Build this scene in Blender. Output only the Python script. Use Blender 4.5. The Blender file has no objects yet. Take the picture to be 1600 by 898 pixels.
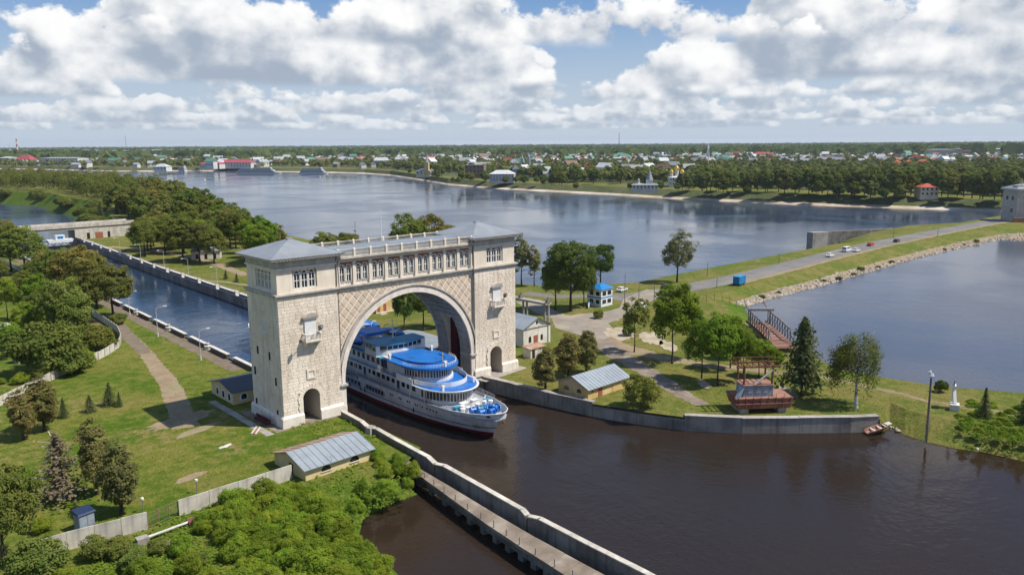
import bpy, math, random
from math import sin, cos, pi, radians, sqrt, atan2
from mathutils import Vector, Matrix
from mathutils.geometry import tessellate_polygon
random.seed(7)
S = bpy.context.scene
COL = S.collection

# ------------------------------------------------------------------ camera
F = 1245.0; PITCH = math.atan(223 / F); ROLL = radians(0.35); AZ = radians(47.7)
CAM = Vector((-81.03, -116.01, 45.0))
def rot(v):
    return Vector((sin(AZ) * v[0] + cos(AZ) * v[1], -cos(AZ) * v[0] + sin(AZ) * v[1], v[2]))
cd = bpy.data.cameras.new('camera'); co = bpy.data.objects.new('camera', cd); COL.objects.link(co)
cd.sensor_width = 36; cd.lens = 36 * F / 1600; cd.clip_start = 1; cd.clip_end = 90000
_r0 = rot((1, 0, 0)); _u0 = rot((0, sin(PITCH), cos(PITCH))); _f = rot((0, cos(PITCH), -sin(PITCH)))
_r = _r0 * cos(ROLL) - _u0 * sin(ROLL); _u = _r0 * sin(ROLL) + _u0 * cos(ROLL)
co.matrix_world = Matrix(((_r.x, _u.x, -_f.x, CAM.x), (_r.y, _u.y, -_f.y, CAM.y), (_r.z, _u.z, -_f.z, CAM.z), (0, 0, 0, 1)))
S.camera = co
S.view_settings.view_transform = 'Standard'; S.view_settings.look = 'None'
S.view_settings.exposure = 0.26; S.view_settings.gamma = 1
S.render.resolution_x = 1024; S.render.resolution_y = 574
S.cycles.max_bounces = 6; S.cycles.diffuse_bounces = 2; S.cycles.glossy_bounces = 3
S.cycles.transmission_bounces = 2; S.cycles.transparent_max_bounces = 6; S.cycles.volume_bounces = 0
S.cycles.use_denoising = True
S.cycles.caustics_reflective = False; S.cycles.caustics_refractive = False

def ray(px, py):
    x = px - 800; y = py - 449; c, s = cos(ROLL), sin(ROLL)
    x, y = c * x - s * y, s * x + c * y
    return rot((x, F * cos(PITCH) - y * sin(PITCH), -F * sin(PITCH) - y * cos(PITCH)))
def G(px, py, z=0.0):
    """ground point seen at a pixel of the photograph, on the level z"""
    d = ray(px, py); p = CAM + d * ((z - CAM.z) / d.z); return Vector((p.x, p.y, z))
def zat(px, py, p):
    """height of the pixel's ray over the ground point p"""
    d = ray(px, py); t = math.hypot(p[0] - CAM.x, p[1] - CAM.y) / math.hypot(d.x, d.y); return CAM.z + d.z * t
def pxof(p):
    v = Vector(p) - CAM; fw = v.dot(_f)
    return 800 + F * v.dot(_r) / fw, 449 - F * v.dot(_u) / fw

# ------------------------------------------------------------------ sun and sky
SUN = Vector((12.6, -14.3, 27.8)).normalized()
sl = bpy.data.lights.new('sun', 'SUN'); sl.energy = 5.0; sl.angle = radians(0.55); sl.color = (1, 0.93, 0.82)
so = bpy.data.objects.new('sun', sl); COL.objects.link(so); so.location = (60, -80, 200)
so.rotation_euler = SUN.to_track_quat('Z', 'Y').to_euler()

class NT:
    """small helper to write shader maths as expressions"""
    def __init__(s, tree): s.t = tree
    def n(s, kind, **kw):
        x = s.t.nodes.new(kind)
        for k, v in kw.items(): setattr(x, k, v)
        return x
    def put(s, sock, v):
        if hasattr(v, 'is_linked') or hasattr(v, 'links'): s.t.links.new(v, sock)
        else: sock.default_value = v
    def m(s, op, a, b=0.0, c=None, clamp=False):
        x = s.n('ShaderNodeMath', operation=op); x.use_clamp = clamp
        s.put(x.inputs[0], a); s.put(x.inputs[1], b)
        if c is not None: s.put(x.inputs[2], c)
        return x.outputs[0]
    def add(s, a, b): return s.m('ADD', a, b)
    def sub(s, a, b): return s.m('SUBTRACT', a, b)
    def mul(s, a, b): return s.m('MULTIPLY', a, b)
    def ss(s, v, a, b, lo=0.0, hi=1.0):
        x = s.n('ShaderNodeMapRange', interpolation_type='SMOOTHSTEP')
        s.put(x.inputs[0], v); s.put(x.inputs[1], a); s.put(x.inputs[2], b); s.put(x.inputs[3], lo); s.put(x.inputs[4], hi)
        return x.outputs[0]
    def xyz(s, a, b, c):
        x = s.n('ShaderNodeCombineXYZ'); s.put(x.inputs[0], a); s.put(x.inputs[1], b); s.put(x.inputs[2], c); return x.outputs[0]
    def noise(s, vec, scale, detail=4, rough=0.55, dim='3D', lac=2.0, dist=0.0):
        x = s.n('ShaderNodeTexNoise', noise_dimensions=dim)
        if vec is not None: s.put(x.inputs['Vector'], vec)
        x.inputs['Scale'].default_value = scale; x.inputs['Detail'].default_value = detail
        x.inputs['Roughness'].default_value = rough; x.inputs['Lacunarity'].default_value = lac
        x.inputs['Distortion'].default_value = dist
        return x.outputs[0]
    def mix(s, f, a, b, blend='MIX'):
        x = s.n('ShaderNodeMix', data_type='RGBA', blend_type=blend)
        s.put(x.inputs[0], f); s.put(x.inputs[6], a if not isinstance(a, tuple) else (*a[:3], 1)); s.put(x.inputs[7], b if not isinstance(b, tuple) else (*b[:3], 1))
        return x.outputs[2]

W = bpy.data.worlds.new('World'); S.world = W; W.use_nodes = True
wt = W.node_tree; wt.nodes.clear(); N = NT(wt)
sky = N.n('ShaderNodeTexSky', sky_type='NISHITA'); sky.sun_disc = False
sky.sun_elevation = math.asin(SUN.z); sky.sun_rotation = atan2(SUN.x, SUN.y)
sky.altitude = 150; sky.air_density = 1.0; sky.dust_density = 0.6; sky.ozone_density = 1.6
tc = N.n('ShaderNodeTexCoord'); sx = N.n('ShaderNodeSeparateXYZ'); wt.links.new(tc.outputs['Generated'], sx.inputs[0])
DX, DY, DZ = sx.outputs
# azimuth measured from the view axis so that rows of cumulus run across the view
FAZ = atan2(_f.x, _f.y)
hx = N.add(N.mul(DX, cos(FAZ)), N.mul(DY, -sin(FAZ))); hy = N.add(N.mul(DX, sin(FAZ)), N.mul(DY, cos(FAZ)))
azim = N.m('ARCTAN2', hx, hy)
hor = N.m('SQRT', N.add(N.mul(DX, DX), N.mul(DY, DY)))
tane = N.m('DIVIDE', DZ, N.m('MAXIMUM', hor, 0.02))
SC = 9.6          # the sky goes through a Background of strength 0.1
col = N.mix(0.35, N.mix(1.0, sky.outputs[0], (.58, .72, .92), 'MULTIPLY'), (SC * .11, SC * .28, SC * .58))
haze_c = (SC * .47, SC * .545, SC * .63)
col = N.mix(N.ss(tane, 0.0, 0.21, 0.97, 0.0), col, haze_c)
# cumulus: rows of cloud banks, far to near; (distance km, base height km, thickness km, coverage)
def cloud_row(col, D, base, H, cov, seed, fade, sc=0.62, amp=1.0):
    u = N.mul(azim, D); v = N.sub(N.mul(tane, D), base)
    p = N.xyz(u, N.mul(v, 1.25), seed * 7.3)
    big = N.noise(N.xyz(u, N.mul(v, .45), seed * 3.1 + 40), 0.42 * sc / .62, 1.5, 0.5)
    d0 = N.noise(p, 1.05 * sc, 6 if D < 35 else 4.5, 0.585)
    pl = N.xyz(N.add(u, 0.16 / sc * .62), N.add(N.mul(v, 1.25), 0.26 / sc * .62), seed * 7.3)
    d1 = N.noise(pl, 1.05 * sc, 3.5, 0.55)
    hpen = N.m('MULTIPLY', N.m('POWER', N.m('MAXIMUM', N.m('DIVIDE', v, H), 0.0), 1.4), 0.34)
    bb = N.add(N.mul(N.sub(big, 0.5), 1.15), N.mul(N.sub(d0, 0.5), 0.95 * amp))
    if D in (16, 10.5): cov = N.ss(azim, -.56, -.30, cov - .17, cov + .06)
    dens = N.sub(N.add(bb, cov), hpen)
    wob = N.mul(N.sub(d0, 0.5), 0.30)
    bot = N.ss(N.add(v, wob), -0.05, 0.13)
    a = N.mul(N.ss(dens, 0.0, 0.05 if D < 20 else 0.075), bot)
    # light from the right and above, grey bases
    lit = N.m('MULTIPLY_ADD', N.sub(d0, d1), 3.7, 0.42)
    lit = N.add(lit, N.mul(N.m('DIVIDE', v, H), 0.52))
    lit = N.sub(lit, N.mul(dens, 0.75))
    lit = N.m('ADD', lit, 0.0, clamp=True)
    c = N.mix(N.ss(lit, 0.02, 0.92), (SC * .315, SC * .375, SC * .465), (SC * .93, SC * .92, SC * .905))
    c = N.mix(fade, c, haze_c)
    return N.mix(N.m('MULTIPLY', a, 1.0, clamp=True), col, c)
for row in [(60, 1.1, 1.3, .18, 1, .50, .30, 1), (42, 1.1, 1.2, .17, 2, .40, .40, 1), (30, 1.12, 1.2, .17, 3, .36, .42, 1),
            (22, 1.15, 1.7, .22, 4, .24, .46, 1), (16, 1.1, 2.3, .22, 5, .12, .42, 1), (10.5, 1.25, 1.5, .02, 6, .04, .58, 1),
            (4.2, 1.25, .9, -.06, 7, .0, 1.1, 1)]:
    col = cloud_row(col, *row)
# overhead and below the horizon the sky goes on plainly
up = N.noise(N.xyz(N.m('DIVIDE', DX, N.m('MAXIMUM', DZ, .15)), N.m('DIVIDE', DY, N.m('MAXIMUM', DZ, .15)), 3.0), 1.3, 6, 0.55)
ov = N.mul(N.ss(up, .50, .60), N.ss(tane, .40, .75))
col = N.mix(N.mul(ov, .75), col, (SC * .62, SC * .64, SC * .67))
bg = N.n('ShaderNodeBackground'); wt.links.new(col, bg.inputs[0]); bg.inputs[1].default_value = 0.1
wo = N.n('ShaderNodeOutputWorld'); wt.links.new(bg.outputs[0], wo.inputs[0])
W.cycles.sampling_method = 'MANUAL'; W.cycles.sample_map_resolution = 256

# ------------------------------------------------------------------ helpers
def link(o, parent=None):
    COL.objects.link(o)
    if parent is not None: o.parent = parent
    return o
def tag(o, label=None, cat=None, group=None, kind=None):
    if label: o['label'] = label
    if cat: o['category'] = cat
    if group: o['group'] = group
    if kind: o['kind'] = kind
    return o
def thing(name, label, cat, loc=(0, 0, 0), rz=0.0, group=None):
    o = bpy.data.objects.new(name, None); link(o); o.location = loc; o.rotation_euler = (0, 0, rz)
    o.empty_display_size = .5
    return tag(o, label, cat, group)
def ordw(i):
    w = ['first', 'second', 'third', 'fourth', 'fifth', 'sixth', 'seventh', 'eighth', 'ninth', 'tenth', 'eleventh', 'twelfth']
    if i < len(w): return w[i]
    n = i + 1; return '%d%s' % (n, 'th' if 10 < n % 100 < 14 else {1: 'st', 2: 'nd', 3: 'rd'}.get(n % 10, 'th'))
PENDING = {}          # base label -> things that look alike: told apart by their order in the picture
def alike(o, base, cat, group):
    PENDING.setdefault(base, []).append(o); o['category'] = cat; o['group'] = group; return o
def finish_labels():
    for base, lst in PENDING.items():
        lst.sort(key=lambda o: pxof(o.location)[0])
        for i, o in enumerate(lst):
            if len(lst) == 1: o['label'] = base
            elif i == 0: o['label'] = base + ', leftmost of them'
            elif i == len(lst) - 1: o['label'] = base + ', rightmost of them'
            else: o['label'] = base + ', %s from the left' % ordw(i)

class MB:
    def __init__(s): s.v = []; s.f = []; s.c = []; s.tint = None
    def add(s, vs, fs):
        k = len(s.v); s.v += [tuple(p) for p in vs]; s.f += [tuple(i + k for i in f) for f in fs]
        if s.tint is not None: s.c += [s.tint] * len(fs)
        return s
    def box(s, x0, x1, y0, y1, z0, z1):
        return s.add([(x0, y0, z0), (x1, y0, z0), (x1, y1, z0), (x0, y1, z0), (x0, y0, z1), (x1, y0, z1), (x1, y1, z1), (x0, y1, z1)],
                     [(3, 2, 1, 0), (4, 5, 6, 7), (0, 1, 5, 4), (1, 2, 6, 5), (2, 3, 7, 6), (3, 0, 4, 7)])
    def frustum(s, b, t):
        n = len(b)
        return s.add(list(b) + list(t), [tuple(range(n))[::-1], tuple(range(n, 2 * n))] + [(i, (i + 1) % n, n + (i + 1) % n, n + i) for i in range(n)])
    def prism(s, pts, z0, z1):
        return s.frustum([(p[0], p[1], z0) for p in pts], [(p[0], p[1], z1) for p in pts])
    def pyr(s, x0, x1, y0, y1, z0, z1, rx=0.0, ry=0.0):
        cx, cy = (x0 + x1) / 2, (y0 + y1) / 2
        return s.frustum([(x0, y0, z0), (x1, y0, z0), (x1, y1, z0), (x0, y1, z0)],
                         [(cx - rx, cy - ry, z1), (cx + rx, cy - ry, z1), (cx + rx, cy + ry, z1), (cx - rx, cy + ry, z1)])
    def cyl(s, p, q, r0, r1=None, n=8):
        p, q = Vector(p), Vector(q); r1 = r0 if r1 is None else r1
        d = (q - p)
        if d.length < 1e-6: return s
        d.normalize(); a = d.orthogonal().normalized(); b = d.cross(a)
        o = lambda c, r: [c + a * (r * cos(2 * pi * i / n)) + b * (r * sin(2 * pi * i / n)) for i in range(n)]
        return s.frustum(o(p, r0), o(q, r1))
    def tube(s, pts, r, n=5):
        for a, b in zip(pts, pts[1:]): s.cyl(a, b, r, n=n)
        return s
    def bar(s, p, q, w, h=None):
        """square bar from p to q"""
        p, q = Vector(p), Vector(q); h = h or w; d = (q - p).normalized()
        a = d.cross(Vector((0, 0, 1)))
        if a.length < 1e-3: a = Vector((1, 0, 0))
        a.normalize(); b = a.cross(d).normalized(); a = a * (w / 2); b = b * (h / 2)
        return s.frustum([p - a - b, p + a - b, p + a + b, p - a + b], [q - a - b, q + a - b, q + a + b, q - a + b])
    def lathe(s, prof, c=(0, 0, 0), n=12):
        k = len(prof); vs = []
        for i in range(n):
            a = 2 * pi * i / n
            for r, z in prof: vs.append((c[0] + r * cos(a), c[1] + r * sin(a), c[2] + z))
        fs = [(i * k + j, ((i + 1) % n) * k + j, ((i + 1) % n) * k + j + 1, i * k + j + 1) for i in range(n) for j in range(k - 1)]
        fs += [tuple(i * k for i in range(n))[::-1], tuple(i * k + k - 1 for i in range(n))]
        return s.add(vs, fs)
    def slab(s, outer, holes, fn, d0, d1):
        """plate with holes; outer/holes are 2-D rings (u,v); fn(u,v,d) gives the point at depth d"""
        rings = [outer] + list(holes); flat = [p for r in rings for p in r]; n = len(flat)
        tris = tessellate_polygon([[Vector((p[0], p[1], 0)) for p in r] for r in rings])
        vs = [fn(p[0], p[1], d0) for p in flat] + [fn(p[0], p[1], d1) for p in flat]
        fs = [tuple(t) for t in tris] + [tuple(i + n for i in t)[::-1] for t in tris]
        k = 0
        for r in rings:
            m = len(r)
            for i in range(m):
                a, b = k + i, k + (i + 1) % m; fs.append((a, b, b + n, a + n))
            k += m
        return s.add(vs, fs)
    def loft(s, rings, close=False, cap=True):
        k = len(rings[0]); vs = [p for r in rings for p in r]
        m = k if close else k - 1
        fs = [(i * k + j, i * k + (j + 1) % k, (i + 1) * k + (j + 1) % k, (i + 1) * k + j) for i in range(len(rings) - 1) for j in range(m)]
        if cap: fs += [tuple(range(k))[::-1], tuple((len(rings) - 1) * k + j for j in range(k))]
        return s.add(vs, fs)
    def mesh(s, name, mat, smooth=False):
        me = bpy.data.meshes.new(name); me.from_pydata(s.v, [], s.f)
        if mat is not None:
            for m in (mat if isinstance(mat, (list, tuple)) else [mat]): me.materials.append(m)
        if s.c:
            at = me.attributes.new('tint', 'FLOAT', 'FACE'); at.data.foreach_set('value', s.c)
        if smooth: me.polygons.foreach_set('use_smooth', [True] * len(me.polygons))
        me.update(); return me
    def build(s, name, mat, parent=None, loc=(0, 0, 0), rz=0.0, smooth=False):
        o = bpy.data.objects.new(name, s.mesh(name, mat, smooth)); link(o, parent); o.location = loc; o.rotation_euler = (0, 0, rz)
        return o
def inst(name, me, parent=None, loc=(0, 0, 0), rz=0.0, sc=None):
    o = bpy.data.objects.new(name, me); link(o, parent); o.location = loc; o.rotation_euler = (0, 0, rz)
    if sc: o.scale = sc
    return o

# ------------------------------------------------------------------ materials
def pmat(name, c, rough=0.8, c2=None, scale=1.0, detail=5, bump=0.0, bscale=None, metal=0.0, spec=0.3, tint=0.0, rnd=0.0, lo=.35, hi=.65, coord='Object', c3=None, s3=.1, stretch=None, streak=0.0):
    """principled material; c2 is blended in by noise, c3 by a larger noise; tint: per-face variation; rnd: per-object variation"""
    m = bpy.data.materials.new(name); m.use_nodes = True; t = m.node_tree; n = NT(t)
    b = t.nodes['Principled BSDF']; b.inputs['Roughness'].default_value = rough; b.inputs['Metallic'].default_value = metal
    b.inputs['Specular IOR Level'].default_value = spec
    tcn = n.n('ShaderNodeTexCoord'); vec = tcn.outputs[coord]
    if stretch:
        mp = n.n('ShaderNodeMapping'); mp.inputs['Scale'].default_value = stretch; t.links.new(vec, mp.inputs[0]); vec = mp.outputs[0]
    col = n.n('ShaderNodeRGB').outputs[0]; col.default_value = (*c, 1)
    if c2 is not None:
        nz = n.noise(vec, scale, detail, .62); col = n.mix(n.ss(nz, lo, hi), col, c2)
    if c3 is not None:
        nz = n.noise(vec, s3, 4, .6); col = n.mix(n.ss(nz, .47, .66), col, c3)
    if streak:
        mp = n.n('ShaderNodeMapping'); mp.inputs['Scale'].default_value = (1.3, 1.3, .12); t.links.new(tcn.outputs[coord], mp.inputs[0])
        nz = n.noise(mp.outputs[0], 1.0, 5, .6); k = n.ss(nz, .45, .75, 1.0, 1.0 - streak)
        col = n.mix(1.0, col, n.xyz(k, k, k), 'MULTIPLY')
    if tint:
        at = n.n('ShaderNodeAttribute', attribute_name='tint'); k = n.m('MULTIPLY_ADD', at.outputs['Fac'], tint * 2, 1 - tint)
        col = n.mix(1.0, col, n.xyz(k, k, k), 'MULTIPLY')
    if rnd:
        oi = n.n('ShaderNodeObjectInfo'); k = n.m('MULTIPLY_ADD', oi.outputs['Random'], rnd * 2, 1 - rnd)
        col = n.mix(1.0, col, n.xyz(k, k, k), 'MULTIPLY')
    t.links.new(col, b.inputs['Base Color'])
    if bump:
        nz = n.noise(vec, bscale or scale * 3, 5, .6); bp = n.n('ShaderNodeBump'); bp.inputs['Strength'].default_value = bump
        bp.inputs['Distance'].default_value = .1; t.links.new(nz, bp.inputs['Height']); t.links.new(bp.outputs[0], b.inputs['Normal'])
    return m

def leafmat(name, c1, c2, trans=.25, rnd=.18, hue=.0):
    m = bpy.data.materials.new(name); m.use_nodes = True; t = m.node_tree; n = NT(t); t.nodes.clear()
    at = n.n('ShaderNodeAttribute', attribute_name='tint'); oi = n.n('ShaderNodeObjectInfo')
    col = n.mix(at.outputs['Fac'], c1, c2)
    k = n.m('MULTIPLY_ADD', oi.outputs['Random'], rnd * 2, 1 - rnd)
    k2 = n.m('MULTIPLY_ADD', n.m('FRACT', n.mul(oi.outputs['Random'], 7.31)), rnd * 1.3, 1 - rnd * .65)
    col = n.mix(1.0, col, n.xyz(n.mul(k, k2), k, k), 'MULTIPLY')
    d = n.n('ShaderNodeBsdfDiffuse'); d.inputs['Roughness'].default_value = .6; tr = n.n('ShaderNodeBsdfTranslucent'); t.links.new(col, d.inputs[0])
    c3 = n.mix(1.0, col, (1.15, 1.25, .6), 'MULTIPLY'); t.links.new(c3, tr.inputs[0])
    mx = n.n('ShaderNodeMixShader'); mx.inputs[0].default_value = trans
    t.links.new(d.outputs[0], mx.inputs[1]); t.links.new(tr.outputs[0], mx.inputs[2])
    o = n.n('ShaderNodeOutputMaterial'); t.links.new(mx.outputs[0], o.inputs[0]); return m

def watermat(name, base, base2, rough, waves, bump, sc=(1, 1, 1), spec=.5, rz=0.0, patch=.012, rvar=0.0):
    m = bpy.data.materials.new(name); m.use_nodes = True; t = m.node_tree; n = NT(t); b = t.nodes['Principled BSDF']
    g = n.n('ShaderNodeNewGeometry'); mp = n.n('ShaderNodeMapping'); mp.inputs['Scale'].default_value = sc
    mp.inputs['Rotation'].default_value = (0, 0, rz); t.links.new(g.outputs['Position'], mp.inputs[0]); v = mp.outputs[0]
    pn = n.noise(v, patch, 4, .55, dist=.6); k = n.ss(pn, .40, .62)
    t.links.new(n.mix(k, base, base2), b.inputs['Base Color'])
    b.inputs['IOR'].default_value = 1.33; b.inputs['Specular IOR Level'].default_value = spec
    t.links.new(n.m('MULTIPLY_ADD', k, rvar, rough), b.inputs['Roughness'])
    h = None
    for s, a in waves:
        z = n.mul(n.noise(v, s, 3, .55), a); h = z if h is None else n.add(h, z)
    h = n.mul(h, n.m('MULTIPLY_ADD', k, .75, .4))
    bp = n.n('ShaderNodeBump'); bp.inputs['Strength'].default_value = bump; bp.inputs['Distance'].default_value = 1.0
    t.links.new(h, bp.inputs['Height']); t.links.new(bp.outputs[0], b.inputs['Normal']); return m

M = {}
def addm(key, *a, **k): M[key] = pmat(key, *a, **k)
addm('stone', (.71, .62, .515), .85, (.63, .54, .44), .35, 5, .2, 9, tint=.055, c3=(.80, .715, .61), s3=.12, streak=.26)
addm('ashlar', (.74, .655, .55), .85, (.66, .575, .47), .5, 5, .15, 8, c3=(.78, .70, .60), s3=.2, streak=.14)
addm('trim', (.52, .48, .425), .85, (.38, .35, .31), .6, 6, .2, 6, streak=.25)
addm('trimwhite', (.78, .71, .63), .8, (.68, .61, .53), .8, 5, .1, 8, streak=.2)
addm('plaster', (.80, .70, .57), .85, (.72, .62, .50), .7, 5, .1, 8)
addm('diamond', (.60, .49, .385), .88, (.53, .43, .335), .6, 5, .2, 10, rnd=.10, coord='Object')
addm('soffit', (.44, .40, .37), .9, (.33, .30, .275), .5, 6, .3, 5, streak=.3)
addm('mortar', (.52, .45, .375), .95)
addm('brickred', (.42, .17, .10), .85, (.32, .12, .07), 3, 5, .2, 12)
addm('white', (.74, .75, .75), .45, (.66, .66, .65), 1.2)
addm('shipwhite', (.75, .76, .78), .38, (.66, .67, .69), .6, 5, spec=.5, c3=(.60, .58, .56), s3=.25, streak=.22)
addm('shipgrey', (.33, .36, .40), .5, (.28, .30, .34), 1.0)
addm('blue', (.008, .125, .45), .45, (.014, .15, .50), .8, 4, spec=.45, c3=(.02, .095, .30), s3=.45)
addm('turq', (.03, .22, .36), .5, (.04, .27, .42), .8)
addm('navy', (.015, .03, .085), .5, (.02, .035, .07), 2)
addm('navygrey', (.045, .055, .075), .55, (.06, .07, .085), 1.5)
addm('boot', (.20, .018, .022), .6, (.13, .012, .016), 1.5)
addm('glass', (.012, .014, .017), .06, spec=.8)
addm('glasswarm', (.10, .085, .065), .15, (.03, .03, .03), 2.5, spec=.7)
addm('dark', (.018, .016, .015), .9)
addm('darkred', (.10, .012, .014), .8, (.05, .008, .01), .8)
addm('roofmetal', (.30, .32, .34), .45, (.26, .28, .30), .35, 5, metal=.25, spec=.5, c3=(.33, .35, .37), s3=.12)
addm('roofpale', (.36, .40, .43), .40, (.30, .335, .37), .5, 5, metal=.3, spec=.5)
addm('roofrust', (.33, .14, .06), .8, (.40, .36, .32), .5, 6, c3=(.30, .19, .12), s3=.3)
addm('yellow', (.62, .43, .17), .85, (.55, .38, .15), .8, 5, .1, c3=(.66, .50, .27), s3=.3, streak=.15)
addm('cream', (.68, .54, .29), .85, (.60, .47, .25), .8, 5)
addm('whitewash', (.70, .67, .61), .85, (.60, .57, .51), .6, 5, streak=.15)
addm('door', (.34, .11, .07), .7, (.27, .09, .06), 2)
addm('rust', (.21, .080, .055), .85, (.14, .055, .04), 1.2, 6, .3, 6, c3=(.28, .12, .08), s3=.35)
addm('rustpale', (.30, .17, .12), .85, (.22, .11, .08), 1.0, 6, .2, 5)
addm('rustdeck', (.30, .19, .15), .9, (.20, .11, .08), 1.0, 6, .3, 5, rnd=.25)
addm('steelblue', (.22, .27, .33), .6, (.30, .33, .36), 1.5, 5, c3=(.16, .17, .19), s3=.5)
addm('steel', (.22, .21, .21), .6, (.16, .13, .12), 2)
addm('steelpale', (.36, .33, .33), .7, (.27, .21, .19), 1.5, 5)
addm('concrete', (.34, .315, .28), .9, (.26, .235, .205), .45, 6, .3, 4, c3=(.40, .375, .34), s3=.12, streak=.3)
addm('concretedark', (.20, .185, .165), .92, (.12, .11, .095), .35, 6, .4, 3, c3=(.25, .235, .21), s3=.15, streak=.45)
addm('concretepale', (.58, .54, .47), .9, (.49, .45, .385), .5, 6, .2, 4, rnd=.10, c3=(.40, .375, .32), s3=.3, streak=.3)
addm('concretewall', (.27, .245, .215), .92, (.18, .16, .14), .35, 6, .4, 3, rnd=.12, c3=(.33, .30, .265), s3=.15, streak=.4)
addm('caps', (.60, .575, .53), .85, (.48, .455, .41), .8, 6, .2, 5)
addm('deckpath', (.22, .18, .14), .95, (.145, .115, .088), .6, 6, .4, 5, c3=(.29, .25, .20), s3=.3)
addm('lockbrick', (.15, .105, .09), .9, (.10, .075, .065), .6, 6, .3, 5, c3=(.20, .17, .15), s3=.4, streak=.3)
addm('asphalt', (.17, .162, .152), .9, (.14, .134, .126), .3, 6, .15, 6, c3=(.20, .19, .175), s3=.06)
addm('dirt', (.29, .215, .14), .95, (.22, .16, .10), .4, 6, .4, 4, c3=(.24, .215, .12), s3=.18)
addm('dirtpale', (.42, .36, .28), .95, (.33, .27, .19), .4, 6, .4, 4, c3=(.26, .23, .13), s3=.25)
addm('lockpath', (.19, .150, .12), .95, (.14, .105, .08), .5, 6, .4, 4, c3=(.16, .14, .07), s3=.3)
addm('tanroad', (.27, .235, .195), .95, (.22, .185, .15), .3, 6, .2, 5, c3=(.31, .265, .20), s3=.12)
addm('rocks', (.52, .46, .38), .95, (.28, .23, .17), .8, 6, .6, 2, rnd=.2)
addm('bark', (.085, .062, .045), .95, (.05, .038, .028), 3, 4, .5, 9)
addm('birchbark', (.52, .50, .47), .85, (.10, .09, .08), 1.4, 5, lo=.52, hi=.58)
addm('sand', (.48, .40, .31), .95, (.36, .28, .20), .05, 6, c3=(.56, .50, .42), s3=.02)
addm('gold', (.75, .46, .09), .28, metal=.8, spec=.5)
addm('tyre', (.02, .02, .02), .9)
addm('roadblue', (.01, .16, .42), .5, (.015, .19, .47), 1)
addm('lampmetal', (.55, .55, .55), .5, (.45, .45, .45), 2)

# grass: patches of fresh, dry and worn turf
def grassmat(name, fresh, dry, worn, s=1.0, wornamt=.60):
    m = bpy.data.materials.new(name); m.use_nodes = True; t = m.node_tree; n = NT(t); b = t.nodes['Principled BSDF']
    b.inputs['Roughness'].default_value = .95; b.inputs['Specular IOR Level'].default_value = .08
    g = n.n('ShaderNodeNewGeometry'); v = g.outputs['Position']
    n1 = n.noise(v, .055 * s, 5, .62); n2 = n.noise(v, .5 * s, 5, .68); n3 = n.noise(v, 2.6, 4, .7); n4 = n.noise(v, .028 * s, 4, .6, dist=.8)
    c = n.mix(n.ss(n.add(n.mul(n1, .55), n.mul(n2, .45)), .41, .58), fresh, dry)
    n5 = n.noise(v, .11 * s, 5, .65); c = n.mix(n.ss(n5, .50, .72, 0.0, .75), c, tuple(a * .72 + b * .28 for a, b in zip(dry, worn)))
    c = n.mix(n.ss(n.add(n.mul(n4, .65), n.mul(n2, .35)), wornamt, wornamt + .10), c, worn)
    k = n.m('MULTIPLY_ADD', n3, 1.7, .15); k = n.mul(k, n.m('MULTIPLY_ADD', n2, .7, .65)); c = n.mix(1.0, c, n.xyz(k, k, k), 'MULTIPLY')
    t.links.new(c, b.inputs['Base Color'])
    bp = n.n('ShaderNodeBump'); bp.inputs['Strength'].default_value = .8; bp.inputs['Distance'].default_value = .35
    t.links.new(n.add(n.noise(v, 1.7, 5, .75), n.mul(n2, 1.2)), bp.inputs['Height']); t.links.new(bp.outputs[0], b.inputs['Normal']); M[name] = m
grassmat('grass', (.066, .118, .010), (.150, .152, .030), (.23, .17, .08), 1.0, .555)
grassmat('grassdry', (.092, .125, .020), (.160, .148, .040), (.24, .18, .09), 1.0, .57)
grassmat('grasslush', (.060, .115, .010), (.10, .14, .02), (.13, .13, .04), 1.0, .66)
grassmat('townground', (.070, .090, .035), (.10, .105, .05), (.17, .15, .11), .35, .60)
M['riverwater'] = watermat('river_water', (.034, .052, .088), (.046, .064, .100), .10, [(.10, .5), (.45, .22), (1.6, .07)], .26, (1, 1, 1), .38, AZ, .011, .10)
M['poolwater'] = watermat('pool_water', (.027, .0165, .010), (.024, .018, .0145), .07, [(.22, .25), (.9, .12), (2.4, .045)], .42, (1, 1, 1), .31, .3, .012, .09)
M['reswater'] = watermat('reservoir_water', (.070, .076, .096), (.084, .088, .106), .15, [(.2, .22), (.8, .10), (2.5, .03)], .30, (1, 1, 1), .5, .9, .015, .10)
M['chamberwater'] = watermat('chamber_water', (.014, .030, .062), (.018, .036, .072), .08, [(.3, .30), (1.1, .14), (3.2, .04)], .45, (1, 1, 1), .5, .6, .03, .04)

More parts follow.
